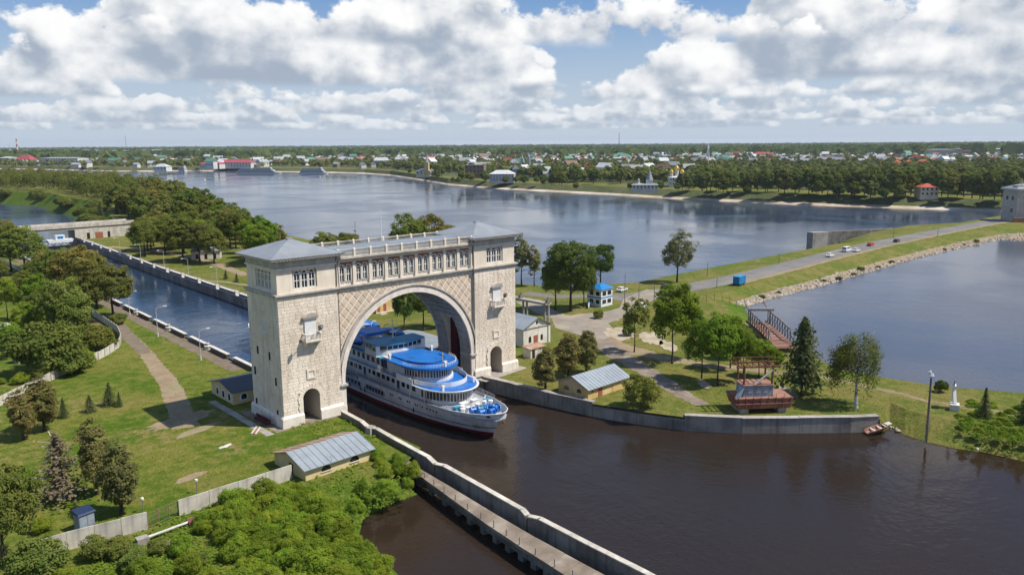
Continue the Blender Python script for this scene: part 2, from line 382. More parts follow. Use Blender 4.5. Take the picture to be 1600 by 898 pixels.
# ------------------------------------------------------------------ terrain
ZW = -2.4      # upper pool and lock chamber
ZR = -12.0     # river below the dam
def sheet(name, pts, z, mat, kind='structure'):
    mb = MB(); mb.add([(p[0], p[1], z) for p in pts], [tuple(range(len(pts)))])
    o = mb.build(name, mat); tag(o, kind=kind); return o
def strip(name, a, b, mat, kind='structure', parent=None):
    mb = MB(); mb.loft([[tuple(p) for p in a], [tuple(p) for p in b]], cap=False)
    o = mb.build(name, mat, parent); tag(o, kind=kind); return o
def resample(pts, step):
    out = []
    for a, b in zip(pts, pts[1:]):
        a, b = Vector(a), Vector(b); k = max(1, int((b - a).length / step))
        out += [a.lerp(b, i / k) for i in range(k)]
    out.append(Vector(pts[-1])); return out
def ribbon(name, pts, w, z, mat, step=1.2, jag=.35, seed=1):
    """a worn track with ragged edges"""
    rr = random.Random(seed); pts = resample([Vector((p[0], p[1], 0)) for p in pts], step); L = []; R = []
    for i, p in enumerate(pts):
        d = (pts[min(i + 1, len(pts) - 1)] - pts[max(i - 1, 0)]).normalized(); nn = Vector((-d.y, d.x, 0))
        ww = w[0] + (w[1] - w[0]) * i / (len(pts) - 1) if isinstance(w, tuple) else w
        L.append((*(p + nn * (ww / 2 + rr.uniform(-jag, jag)))[:2], z)); R.append((*(p - nn * (ww / 2 + rr.uniform(-jag, jag)))[:2], z))
    return strip(name, L, R, mat)
def blob(name, c, rx, ry, rz, z, mat, seed=0, n=26, kind='structure'):
    rr = random.Random(seed); pts = []
    for i in range(n):
        a = 2 * pi * i / n; k = rr.uniform(.72, 1.12); x, y = rx * k * cos(a), ry * k * sin(a)
        pts.append((c[0] + x * cos(rz) - y * sin(rz), c[1] + x * sin(rz) + y * cos(rz)))
    return sheet(name, pts, z, mat, kind)

sheet('river', [(-9000, -600), (9000, -600), (9000, 9000), (-9000, 9000)], ZR, M['riverwater'])
CHL = [(-14.2, -2), (-14.2, 38), (-12.9, 117), (-11.5, 200), (-9.6, 316)]      # left edge of the lock chamber
CHR = [(14.6, -2), (16.4, 60), (17.2, 110), (18.6, 186), (23.1, 307), (23.3, 316)]
sheet('lock_chamber_water', [(-14.2, 36), (15.7, 36)] + CHR[1:] + CHL[::-1][:-1], ZW, M['chamberwater'])
PEN = [(60, -1.9), (42, -32), (58, -58), (85, -92), (120, -140), (300, -330), (800, -900)]      # line under the peninsula between pool and reservoir
sheet('upper_pool_water', [(-700, -2.1), (-700, -900)] + PEN[::-1] + [(16, -2.1), (15.7, 36), (-14.2, 36), (-14.2, -2.1)], ZW, M['poolwater'])
sheet('reservoir_water', PEN + [(1600, -900), (1600, 24), (440, 21), (115, 16)], ZW, M['reswater'])

# left bank
inlet = [G(px, py, ZW) for px, py in [(648, 772), (600, 788), (562, 812), (556, 838), (588, 868), (618, 898), (640, 940), (660, 1000)]]
lb = [(-14.3, -.1)] + [p for p in CHL[1:]] + [(-11, 330), (-60, 800), (-300, 2000), (-1500, 2000), (-1500, -900)] + [(-44, -900)]
lb += [(p.x - 2.2, p.y + 2.0) for p in reversed(inlet)] + [(-20.4, -26), (-14.3, -22)]
o = sheet('left_bank_ground', lb, 0.0, M['grass'])
strip('inlet_bank', [(p.x - 2.2, p.y + 2.0, 0) for p in inlet], [(p.x + .6, p.y - .5, ZW - .3) for p in inlet], M['grasslush'])
# right bank, lock side park, spit and dam crest
WALLPX = [(757, 590), (800, 600), (850, 612), (926, 628), (1000, 640), (1070, 649), (1160, 653), (1250, 652.5), (1330, 651.5), (1374, 649.5)]
QW = [G(px, py, .3) for px, py in WALLPX]
shoreA = [G(px, py, ZW) for px, py in [(1388, 668), (1412, 680), (1450, 692), (1490, 701), (1540, 708), (1600, 722), (1750, 745), (2100, 800)]]
shoreB = [G(px, py, ZW) for px, py in [(2100, 690), (1750, 640), (1600, 627), (1520, 620), (1455, 615), (1400, 606), (1349, 598), (1300, 586), (1255, 566), (1215, 535), (1185, 505), (1166, 482)]]
damfoot = [G(px, py, ZW) for px, py in [(1166, 478), (1205, 466), (1240, 457), (1285, 446), (1330, 433), (1385, 417), (1440, 402), (1500, 388), (1560, 375), (1600, 377)]] + [Vector((520, 4, ZW))]
inl = lambda ps, d: [(p.x + d[0], p.y + d[1]) for p in ps]
cA = inl(shoreA, (6.5, 2.5)); cB = inl(shoreB, (-2.0, -2.2)); cB[-1] = (112, 6); cB[-2] = (99, -3)
damcrest = [(118, 17), (133, 18.5), (150, 20), (175, 22), (205, 24), (245, 26), (300, 27), (350, 27.5), (412, 24), (450, 22), (520, 16)]
rivercrest = [(520, 44), (410, 46), (330, 50), (262, 50), (205, 50), (150, 49), (124, 48), (98, 60), (92, 90), (98, 140), (104, 200), (108, 274), (124, 350), (148, 450), (172, 560), (190, 700), (196, 900), (150, 1300), (0, 1700)]
canalshore = [(44, 330), (58, 420), (76, 500), (100, 562), (97, 654), (104, 783), (85, 856), (30, 1050), (-120, 1500)]
ccrest = [(p[0] + 13, p[1] + 3) for p in canalshore]
rb = [(14.7, -.05), (16.8, -.05)] + [(p.x, p.y) for p in QW] + cA + cB + damcrest + rivercrest + [(p[0], p[1]) for p in reversed(ccrest)] + [(23.4, 320)] + list(reversed(CHR[1:-1]))
o = sheet('right_bank_ground', rb, 0.0, M['grassdry'])
strip('peninsula_bank', [(QW[-1].x, QW[-1].y, 0)] + [(*p, 0) for p in cA], [(QW[-1].x - .1, QW[-1].y - .6, ZW - .3)] + [(p.x - .2, p.y - .3, ZW - .25) for p in shoreA], M['grassdry'])
strip('peninsula_bank', [(*p, 0) for p in cB] + [(*damcrest[0], 0)], [(p.x + .2, p.y + .2, ZW - .25) for p in shoreB] + [(damfoot[0].x + .8, damfoot[0].y - 1.2, ZW - .4)], M['grasslush'])
dc = [Vector((*p, 0)) for p in damcrest]
mid = [a.lerp(Vector((b.x, b.y, ZW)), .62) for a, b in zip(dc, damfoot)]
strip('dam_slope', dc, mid, M['grassdry']); strip('dam_stone_apron', mid, [(b.x + .8, b.y - 1.2, ZW - .4) for b in damfoot], M['dirt'])
rc = [Vector((*p, 0)) for p in rivercrest]
strip('river_bank', rc, [(p[0] + (26 if p[1] > 55 else 8), p[1] + (30 if p[0] > 96 and p[1] < 60 else 2), ZR - .3) for p in rivercrest], M['grassdry'])
strip('canal_bank', [(*p, 0) for p in ccrest], [(p[0] - 1, p[1], ZR - .3) for p in canalshore], M['grasslush'])
# far bank and the plain to the horizon
FARPX = [(-400, 262), (-100, 263), (60, 265), (180, 268), (240, 268), (300, 267.5), (360, 267.5), (440, 269), (520, 270), (570, 271.5), (610, 274.5), (660, 282), (700, 289), (760, 294.5), (830, 298.5), (900, 302), (980, 306.5), (1050, 311), (1130, 315), (1200, 318.5), (1300, 322.5), (1400, 326), (1500, 329), (1560, 331), (1700, 336), (2100, 348)]
fs = [G(px, py, ZR) for px, py in FARPX]
def away(p, d):
    v = Vector((p.x - CAM.x, p.y - CAM.y, 0)).normalized() * d; return Vector((p.x + v.x, p.y + v.y, 0))
f1 = [away(p, 14) for p in fs]; f2 = [away(p, 34) for p in fs]
for p in f1: p.z = ZR + 1.6
for p in f2: p.z = -4
f3 = [away(p, 75) for p in fs]
for p in f3: p.z = -2.5
strip('river_beach', [(p.x, p.y, ZR - .4) for p in fs], f1, M['sand'])
strip('far_bank_slope', f1, f2, M['townground']); strip('far_embankment', f2, f3, M['grassdry'])
rings = [f3]
for d, z in ((1500, 0), (5000, 3), (9000, 12), (14000, 20)):
    r = [away(p, d) for p in fs]
    for p in r: p.z = z
    rings.append(r)
mb = MB(); mb.loft([[tuple(p) for p in r] for r in rings], cap=False); tag(mb.build('far_plain', M['townground']), kind='structure')

# roads and paths
DAMC = [(96, 33), (109, 32), (146, 29.5), (190, 32), (228, 34.5), (275, 37), (330, 37.5), (409, 36), (520, 32)]
ribbon('dam_road', DAMC, 10.0, .012, M['asphalt'], 6, .12, 3)
ribbon('dam_road_verge', [(p[0], p[1] - 6.2) for p in DAMC[2:]], 2.4, .008, M['dirt'], 2.5, .5, 4)
sheet('lockside_road', [tuple(G(px, py)[:2]) for px, py in [(862, 498), (905, 490), (940, 488), (968, 481), (975, 466), (1010, 452), (1040, 455), (1020, 470), (995, 478), (985, 492), (950, 505), (968, 522), (945, 530), (905, 523), (868, 512)]], .018, M['tanroad'])
ribbon('lockside_road', [G(965, 497)[:2], G(905, 498)[:2], G(870, 494)[:2], G(838, 480)[:2], G(820, 470)[:2]], 6, .014, M['tanroad'], 2, .2, 5)
ribbon('lockside_road', [G(820, 458)[:2], G(870, 463)[:2], G(935, 462)[:2], G(1000, 462)[:2]], 5, .010, M['asphalt'], 2, .2, 5)
ribbon('footpath', [G(925, 525)[:2], G(950, 545)[:2], G(985, 565)[:2], G(1030, 592)[:2], G(1070, 618)[:2], G(1100, 632)[:2]], (6.5, 3.0), .016, M['deckpath'], 1, .3, 6)
TRK = [G(px, py) for px, py in [(922, 523), (970, 542), (1040, 560), (1120, 572), (1200, 580), (1300, 592), (1400, 613), (1455, 628), (1600, 650)]]
ribbon('dirt_track', TRK[:5], (6.5, 2.6), .008, M['dirt'], .8, .5, 7)
for off in (-.75, .75): ribbon('wheel_rut', [(p.x + off * .6, p.y + off * .8) for p in TRK[4:]], .55, .009, M['dirt'], .7, .16, 17 + int(off * 2))
for px, py, a, b in [(968, 521, 6.5, 4), (1018, 528, 6.5, 3), (1100, 600, 3, 1.2), (1045, 540, 5, 2), (930, 600, 2.5, 1.2), (600, 490, 2, 1), (1230, 612, 4, 1.5)]:
    c = G(px, py); blob('bare_patch', c, a, b, AZ, .022, M['dirtpale'], px)
ribbon('worn_path', [G(185, 512)[:2], G(215, 535)[:2], G(238, 565)[:2], G(265, 600)[:2], G(279, 635)[:2], G(290, 668)[:2]], (2.2, 4.2), .010, M['dirt'], .6, .28, 8)
ribbon('worn_path', [G(160, 492)[:2], G(186, 510)[:2], G(210, 535)[:2], G(228, 552)[:2]], (4.0, 2.8), .016, M['lockpath'], 1, .3, 9)
ribbon('lock_edge_paving', [(p[0] - 2.4, p[1]) for p in CHL[1:]], 3.2, .014, M['lockpath'], .8, .3, 9)
ribbon('lock_edge_paving', [(p[0] + 3.0, p[1]) for p in CHR[1:]], 3.2, .014, M['deckpath'], 3, .15, 9)
ribbon('park_path', [G(385, 430)[:2], G(345, 415)[:2], G(300, 402)[:2], G(240, 392)[:2], G(170, 385)[:2]], 4.0, .012, M['dirt'], 2, .3, 10)
ribbon('park_path', [G(390, 446)[:2], G(350, 440)[:2], G(300, 437)[:2], G(270, 425)[:2]], 1.8, .010, M['dirt'], 2, .3, 10)
for px, py, a, b in [(308, 672, 5, 1.1), (298, 745, 2.6, 1.0), (265, 848, 1.8, .7)]:
    blob('bare_patch', G(px, py), a, b, .3, .020, M['dirt'], px)
blob('bare_patch', G(285, 655), 6.5, 2.6, .2, .013, M['dirt'], 77)
blob('rubble_patch', G(352, 697), 1.3, .5, .3, .03, M['caps'], 5)
sheet('tower_apron', [(-27.4, -1.1), (-14, -1.1), (-14, 12.5), (-27.4, 12.5)], .012, M['deckpath'])
ribbon('tower_kerb_path', [(-28.6, -1.5), (-28.6, 22)], 1.3, .03, M['concrete'], 2, .05, 2)
sheet('tower_apron', [(14.8, -3.0), (27.4, -1.3), (27.4, 12.5), (14.8, 12.5)], .012, M['concrete'])

# ------------------------------------------------------------------ the arched lock tower
AR, AZC = 14.0, 5.1           # radius and springing height of the great arch
gate = thing('arched_lock_tower', 'monumental pale stone lock gate tower, two block towers joined by a great arch', 'tower', (0, 0, 0))
def arc(cx, cz, r, a0, a1, n):
    return [(cx + r * cos(a0 + (a1 - a0) * i / n), cz + r * sin(a0 + (a1 - a0) * i / n)) for i in range(n + 1)]
def rustic(mb, fn, u0, u1, v0, v1, skip, ch=.54, seed=0):
    """courses of rock-faced blocks: each a bevelled stone with recessed joints"""
    rr = random.Random(seed); k = int(round((v1 - v0) / ch)); h = (v1 - v0) / k
    for j in range(k):
        a = v0 + j * h; u = u0 - (rr.uniform(0, .5) if j % 2 else 0)
        while u < u1 - .05:
            w = rr.choice((.85, .95, 1.0, 1.1, 1.05)); e = min(u + w, u1); s = max(u, u0)
            if e > u1 - .35: e = u1
            u = e
            if e - s < .15 or skip((s + e) / 2, a + h / 2, e - s, h): continue
            g = .018; i = rr.uniform(.03, .045); d = rr.uniform(.022, .042); mb.tint = rr.random() ** 1.0
            b = [(s + g, a + g), (e - g, a + g), (e - g, a + h - g), (s + g, a + h - g)]
            t = [(s + g + i, a + g + i), (e - g - i, a + g + i), (e - g - i, a + h - g - i), (s + g + i, a + h - g - i)]
            vs = [fn(p[0], p[1], .0) for p in b] + [fn(p[0], p[1], d + rr.uniform(-.01, .01)) for p in t]
            mb.add(vs, [(4, 5, 6, 7), (0, 1, 5, 4), (1, 2, 6, 5), (2, 3, 7, 6), (3, 0, 4, 7)])
    mb.tint = None
# shared window: frame mesh and pane mesh (unit built at its sill centre, facing -y)
def window_meshes(w, h, name):
    r = w / 2; f = MB(); sp = h - r; t = .07
    ring = [(-r, 0), (r, 0), (r, sp)] + arc(0, sp, r, 0, pi, 8)[1:-1] + [(-r, sp)]
    ri = r - t; inner = [(-ri, t), (ri, t), (ri, sp)] + arc(0, sp, ri, 0, pi, 8)[1:-1] + [(-ri, sp)]
    fn = lambda u, v, d: (u, d, v)
    f.slab(ring, [inner], fn, 0, .10)
    f.box(-.055, .055, -.01, .08, t, sp); f.box(-ri, ri, -.012, .08, sp - .06, sp + .06); f.box(-ri, ri, -.008, .08, sp * .52 - .05, sp * .52 + .05)
    f.box(-r - .08, r + .08, -.16, .06, -.14, 0)
    g = MB(); g.slab(ring, [], fn, .11, .14)
    return f.mesh(name, M['white']), g.mesh(name + '_pane', M['glass'])
WG = window_meshes(.86, 2.75, 'gallery_window'); WT = window_meshes(1.0, 2.85, 'tower_window')
def put_window(parent, wm, x, y, z, rz=0.0):
    o = inst('window', wm[0], parent, (x, y, z), rz); inst('pane', wm[1], o); return o

def tower(sgn):
    P = bpy.data.objects.new('side_tower', None); link(P, gate)
    P['label'] = 'left stone tower of the lock gate' if sgn < 0 else 'right stone tower of the lock gate'
    # built for x in [-25.5,-14.8]; the right one is placed by mirroring x
    mx = (lambda x: x) if sgn < 0 else (lambda x: -x)
    xa, xb = (-25.5, -14.8) if sgn < 0 else (14.8, 25.4)
    dc = (-20.5 if sgn < 0 else 20.0); dw = 1.5; ds = 4.1
    door = [(dc - dw, 0)] + [(dc - dw, ds)] + arc(dc, ds, dw, pi, 0, 12)[1:-1] + [(dc + dw, ds), (dc + dw, 0)]
    fx = lambda u, v, d: (u, d, v)
    core = MB(); ring = [(xa, 0)] + door + [(xb, 0), (xb, 21.4), (xa, 21.4)]
    core.slab(ring, [], fx, 0, 11.0); core.build('core', M['mortar'], P)
    if sgn > 0:
        b = MB(); b.slab(door, [], fx, 3.2, 3.4); q = b.build('passage_back_wall', M['trim'], P)
        MB().box(dc - .55, dc + .55, 3.12, 3.18, .02, 2.3).build('inner_door', M['dark'], q)
    zb, zt = 1.9, 21.3; pl = 13.2; bc = -20.1 if sgn < 0 else 20.3
    def skipf(u, v, w, h):
        if v < ds + .2 and abs(u - dc) < dw + w / 2 + .06: return True
        if math.hypot(u - dc, v - ds) < 2.38 and v >= ds - .1: return True
        if abs(u - dc) < 2.25 and ds - .1 > v > 2: return False
        if abs(u - bc) < 1.05 + w * .4 and 14.0 < v < 18.2: return True
        if abs(u - (-20.3 if sgn < 0 else 20.2)) < .85 and 7.3 < v < 8.9: return True
        return False
    def skips(u, v, w, h):
        return sgn < 0 and 3.55 < u < 6.1 and 15.2 < v < 17.6
    f = MB(); rustic(f, lambda u, v, d: (u, -d, v), xa, xb, zb, zt, skipf, seed=1 + sgn); tag(f.build('front_stone_blocks', M['stone'], P), kind='stuff')
    xs = xa if sgn < 0 else xb
    f = MB(); rustic(f, lambda u, v, d: (xs + sgn * d, u, v), 0, 11, zb, zt, skips, seed=4 + sgn); tag(f.build('side_stone_blocks', M['stone'], P), kind='stuff')
    f = MB(); rustic(f, lambda u, v, d: (u, 11 + d, v), xa, xb, zb, zt, lambda u, v, w, h: (abs(u - dc) < dw + w / 2 and v < ds + 1.6), seed=9 + sgn); tag(f.build('rear_stone_blocks', M['stone'], P), kind='stuff')
    # plinth with a sloped top, open at the door
    e = .42
    for x0, x1 in ((xa - e, dc - dw - .02), (dc + dw + .02, xb + (e if sgn > 0 else .2))):
        p = MB(); l = .05 if x0 < xa else 0; q0 = [(x0, -e), (x1, -e), (x1, .02), (x0, .02)]; q1 = [(x0 + l, -e + .02), (x1, -e + .02), (x1, .02), (x0 + l, .02)]; q2 = [(x0 + (e if x0 < xa else 0), -.1), (x1 - (e if x1 > xb + .3 else 0), -.1), (x1, .02), (x0, .02)]
        p.loft([[(u, v, z) for u, v in q] for q, z in ((q0, 0), (q1, 1.55), (q2, 1.92))], close=True); p.build('plinth', M['trimwhite'], P)
    s0 = xs + sgn * e; p = MB(); p.loft([[(xs, y0, z), (xs + sgn * o_, y0, z), (xs + sgn * o_, y1, z), (xs, y1, z)] for y0, y1, o_, z in ((.022, 11.4, e, 0), (.022, 11.4, e - .02, 1.55), (.022, 11.3, .16, 1.9))], close=True); p.build('side_plinth', M['trimwhite'], P)
    MB().box(xa, dc - dw - .02, 11.0, 11.4, 0, 1.6).build('rear_plinth', M['trimwhite'], P); MB().box(dc + dw + .02, xb, 11.0, 11.4, 0, 1.6).build('rear_plinth', M['trimwhite'], P)
    # door surround: wedge stones
    v = MB(); rr = random.Random(3)
    for i in range(13):
        a0, a1 = pi * i / 13 + .012, pi * (i + 1) / 13 - .012; r1 = 2.28 if i % 2 else 2.42; v.tint = rr.random() * .6 + .4
        q = [(dc + r * cos(a), ds + r * sin(a)) for r, a in ((1.56, a0), (r1, a0), (r1, a1), (1.56, a1))]
        v.frustum([(u, -.02, z) for u, z in q], [(u, -.16, z) for u, z in q])
    for s in (-1, 1):
        for k in range(4):
            v.tint = rr.random(); x0, x1 = dc + s * 1.52, dc + s * (2.2 + .15 * (k % 2)); v.box(min(x0, x1), max(x0, x1), -.15, 0, 1.94 + k * .54, 2.46 + k * .54)
    v.tint = None
    tag(v.build('door_surround', M['stone'], P), kind='stuff')
    # recessed plaque
    c = -20.3 if sgn < 0 else 20.2; q = MB()
    q.slab([(c - .8, 7.3), (c + .8, 7.3), (c + .8, 8.9), (c - .8, 8.9)], [[(c - .5, 7.65), (c + .5, 7.65), (c + .5, 8.6), (c - .5, 8.6)]], lambda u, v, d: (u, -d, v), 0, .16)
    q.build('plaque_frame', M['ashlar'], P); MB().box(c - .49, c + .49, -.05, .0, 7.66, 8.59).build('plaque', M['trimwhite'], P)
    # balcony with blind door and segmental pediment
    B = bpy.data.objects.new('balcony', None); link(B, P); B.location = (bc, 0, 14.0)
    MB().box(-1.0, 1.0, -.22, 0, .0, 3.45).build('door_panel', M['white'], B)
    s = MB(); s.box(-1.45, 1.45, -1.25, 0, -.28, 0); s.box(-1.3, 1.3, -1.05, 0, -.5, -.28)
    for x in (-1.1, 1.1): s.frustum([(x - .16, -.95, -.5), (x + .16, -.95, -.5), (x + .16, 0, -.5), (x - .16, 0, -.5)], [(x - .16, -.2, -1.2), (x + .16, -.2, -1.2), (x + .16, 0, -1.2), (x - .16, 0, -1.2)])
    s.build('slab', M['trimwhite'], B)
    s = MB()
    for x in (-1.35, 1.35): s.box(x - .1, x + .1, -1.22, -1.02, 0, 1.05)
    for i in range(9): s.cyl((-1.1 + .275 * i, -1.12, 0), (-1.1 + .275 * i, -1.12, .92), .075, n=6)
    for x in (-1.35, 1.35):
        for i in range(3): s.cyl((x, -.85 + .3 * i, 0), (x, -.85 + .3 * i, .92), .07, n=6)
        s.box(x - .1, x + .1, -1.0, 0, .92, 1.08)
    s.box(-1.45, 1.45, -1.24, -1.0, .921, 1.081); s.build('balustrade', M['trimwhite'], B)
    s = MB(); s.box(-1.35, 1.35, -.5, 0, 3.45, 3.65)
    s.slab([(-1.45, 3.66)] + [(1.45, 3.66)] + arc(0, 2.6, 1.8, .63, pi - .63, 8), [], lambda u, v, d: (u, -d, v), 0, .55); s.build('pediment', M['trim'], B)
    s = MB(); s.cyl((1.0, -1.1, 1.1), (1.0, -1.1, 2.1), .05); s.bar((1.0, -1.1, 1.5), (1.25, -1.5, 1.7), .3); s.cyl((1.0, -1.12, 2.0), (1.3, -1.7, 2.1), .28, .36)
    s.build('floodlight', M['steel'], B); s = MB()
    if sgn < 0: s.bar((-1.4, -1.2, .6), (-2.3, -1.5, .4), .06); s.cyl((-2.2, -1.5, .45), (-2.6, -1.7, .3), .3, .36); s.build('floodlight', M['steel'], B)
    # string course, upper stage, frieze, dentils, eaves, roof
    c = MB(); c.box(xa - .18, xb + .18, -.18, 11.18, 21.3, 21.62); c.box(xa - .42, xb + .42, -.42, 11.42, 21.62, 21.9); c.build('string_course', M['trim'], P)
    wc = -20.45 if sgn < 0 else 20.1; fr = 2.15
    u = MB(); panel = [(wc - fr, 22.45), (wc + fr, 22.45), (wc + fr, 25.4), (wc - fr, 25.4)]
    u.slab([(xa + .15, 21.9), (xb - .15, 21.9), (xb - .15, 25.75), (xa + .15, 25.75)], [panel], lambda a, b, d: (a, d, b), .15, .60)
    sp = [(2.1, 22.45), (7.7, 22.45), (7.7, 25.4), (2.1, 25.4)]
    x1 = xa + .15 if sgn < 0 else xb - .15
    u.slab([(.6, 21.9), (10.85, 21.9), (10.85, 25.75), (.6, 25.75)], [sp], lambda a, b, d: (x1 - sgn * (d), a, b), 0, .45)
    u.box(xa + .62, xb - .62, 1.2, 10.84, 21.9, 25.74); u.build('upper_stage', M['ashlar'], P)
    k = MB()
    g = .006
    # recessed back panel with brick heads and arch rings
    k.box(wc - fr, wc + fr, .56, .9, 22.4, 25.45); k.build('brick_recess', M['brickred'], P); k = MB(); k.box(min(x1 - sgn * .42, x1 - sgn * .46), max(x1 - sgn * .42, x1 - sgn * .46), 2.1, 7.7, 22.4, 25.45)
    k.build('brick_recess', M['brickred'], P)
    for i in range(3):
        tr = MB()
        cx = wc + (i - 1) * 1.32; tr.slab([(cx - .64, 22.46), (cx + .64, 22.46), (cx + .64, 24.85)] + arc(cx, 24.85, .64, 0, pi, 8)[1:-1] + [(cx - .64, 24.85)], [[(cx - .5, 22.5), (cx + .5, 22.5), (cx + .5, 24.85)] + arc(cx, 24.85, .5, 0, pi, 8)[1:-1] + [(cx - .5, 24.85)]], lambda a, b, d: (a, d, b), .32, .56); tr.build('arch_moulding', M['trimwhite'], P)
        put_window(P, WT, cx, .40, 22.5)
    for i in range(4):
        cy = 2.85 + i * 1.37; tr = MB(); tr.slab([(cy - .64, 22.46), (cy + .64, 22.46), (cy + .64, 24.85)] + arc(cy, 24.85, .64, 0, pi, 8)[1:-1] + [(cy - .64, 24.85)], [[(cy - .5, 22.5), (cy + .5, 22.5), (cy + .5, 24.85)] + arc(cy, 24.85, .5, 0, pi, 8)[1:-1] + [(cy - .5, 24.85)]], lambda a, b, d: (x1 - sgn * d, a, b), .17, .41); tr.build('arch_moulding', M['trimwhite'], P)
        put_window(P, WT, x1 - sgn * .25, cy, 22.5, -pi / 2 if sgn < 0 else pi / 2)
    c = MB(); c.box(xa - .12, xb + .12, -.12, 11.12, 25.75, 26.0); c.build('ledge', M['trimwhite'], P)
    c = MB(); c.box(xa + .05, xb - .05, .05, 10.95, 26.0, 27.0); c.box(xa - .25, xb + .25, -.25, 11.25, 27.0, 27.12); c.build('frieze', M['trim'], P)
    d = MB(); n = 20
    for i in range(n):
        x = xa + .1 + (xb - xa - .2) * i / (n - 1); d.box(x - .13, x + .13, -.72, -.05, 27.12, 27.36); d.box(x - .13, x + .13, 11.05, 11.72, 27.12, 27.36)
    for i in range(21):
        y = .1 + 10.8 * i / 20; d.box(xa - .72, xa - .05, y - .13, y + .13, 27.121, 27.36); d.box(xb + .05, xb + .72, y - .13, y + .13, 27.121, 27.36)
    tag(d.build('dentils', M['trimwhite'], P), kind='stuff')
    c = MB(); c.box(xa - 1.1, xb + 1.1, -1.1, 12.1, 27.362, 27.66); c.build('eaves', M['trim'], P)
    r = MB(); r.pyr(xa - 1.22, xb + 1.22, -1.22, 12.22, 27.665, 29.9, .35, .35); R = r.build('roof', M['roofmetal'], P)
    q = MB(); cx = (xa + xb) / 2
    q.box(cx - .45, cx + .45, 5.05, 5.95, 29.9, 30.06)
    for ex, ey in ((xa - 1.22, -1.22), (xb + 1.22, -1.22), (xb + 1.22, 12.22), (xa - 1.22, 12.22)):
        q.bar((ex, ey, 27.69), (cx, 5.5, 29.93), .16, .08)
    q.build('ridge_caps', M['roofpale'], R)
    q = MB()
    for i in range(1, 22):
        tpar = i / 22; x = xa - 1.22 + (xb - xa + 2.44) * tpar; k = 1 - abs(2 * tpar - 1); y0 = -1.22; ap = 5.5
        q.bar((x, y0, 27.68), (x, y0 + (ap - y0) * k, 27.68 + 2.22 * k), .035, .05); q.bar((x, 12.22, 27.68), (x, 12.22 - (12.22 - ap) * k, 27.68 + 2.22 * k), .035, .05)
        y = -1.22 + 13.44 * tpar
        q.bar((xa - 1.22, y, 27.68), (xa - 1.22 + (cx - xa + 1.22) * k, y, 27.68 + 2.22 * k), .035, .05); q.bar((xb + 1.22, y, 27.68), (xb + 1.22 - (xb + 1.22 - cx) * k, y, 27.68 + 2.22 * k), .035, .05)
    tag(q.build('roof_seams', M['roofmetal'], R), kind='stuff')
    if sgn < 0:       # slits and the paired window of the shaded side
        for px, py in [(403.5, 546), (422, 556), (399.5, 578), (432, 596), (402, 627), (435, 646)]:
            d_ = ray(px, py); t = (-25.5 - CAM.x) / d_.x; q = CAM + d_ * t
            MB().box(-25.68, -25.5, -.14, .14, -.65, .65).build('slit_window', M['dark'], P, (0, q.y, q.z))
        q = MB(); q.box(-25.62, -25.5, 3.55, 6.1, 15.1, 15.3); q.box(-25.56, -25.5, 3.6, 6.05, 15.3, 17.55); q.build('window_recess', M['ashlar'], P)
        for y in (4.25, 5.4): put_window(P, WG, -25.66, y, 15.3, -pi / 2).scale = (.95, 1, .8)
    return P
tower(-1); tower(1)

# the bridge part between the towers: arch, lattice spandrels, gallery, balustrade, roof
mid_ = bpy.data.objects.new('arch_span', None); link(mid_, gate); mid_['label'] = 'arched span with lattice spandrels and window gallery between the two towers'
def archring(zlow, r=AR):
    a = math.asin(max(0, (zlow - AZC) / r)) if zlow > AZC else 0
    pts = arc(0, AZC, r, pi - a, a, 40)
    if zlow < AZC: pts = [(-r, zlow)] + pts + [(r, zlow)]
    return pts
XH = 14.79
def span_poly(zlow, top):
    ring = archring(zlow); return [(-XH, ring[0][1])] + ring + [(XH, ring[-1][1]), (XH, top), (-XH, top)]
fx = lambda u, v, d: (u, d, v)
MB().slab(span_poly(0, 21.3), [], fx, .45, 3.6).build('front_arch_wall', M['plaster'], mid_)
MB().slab(span_poly(0, 21.3), [], fx, 7.4, 10.55).build('rear_arch_wall', M['plaster'], mid_)
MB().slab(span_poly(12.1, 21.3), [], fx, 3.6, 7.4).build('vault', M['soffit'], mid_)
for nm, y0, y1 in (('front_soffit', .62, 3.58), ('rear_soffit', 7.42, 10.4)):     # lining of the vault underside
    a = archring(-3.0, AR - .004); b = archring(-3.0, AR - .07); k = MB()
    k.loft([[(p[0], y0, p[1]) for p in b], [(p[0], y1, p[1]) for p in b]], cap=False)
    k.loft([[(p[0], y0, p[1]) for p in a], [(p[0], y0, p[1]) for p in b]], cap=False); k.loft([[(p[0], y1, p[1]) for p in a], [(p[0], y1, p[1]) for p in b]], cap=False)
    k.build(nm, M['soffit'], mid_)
k = MB()                                                            # coffer ribs on the vault
for i in range(1, 31):
    t = pi * i / 31; r0, r1 = AR - .09, AR - .26; w = .012
    q = [(r0 * cos(t - w), AZC + r0 * sin(t - w)), (r1 * cos(t - w), AZC + r1 * sin(t - w)), (r1 * cos(t + w), AZC + r1 * sin(t + w)), (r0 * cos(t + w), AZC + r0 * sin(t + w))]
    for y0, y1 in ((.9, 3.4), (7.6, 10.2)) + (((3.7, 7.3),) if AZC + r1 * sin(t) > 12.6 else ()):
        k.frustum([(u, y0, z) for u, z in q], [(u, y1, z) for u, z in q])
tag(k.build('coffer_ribs', M['soffit'], mid_), kind='stuff')
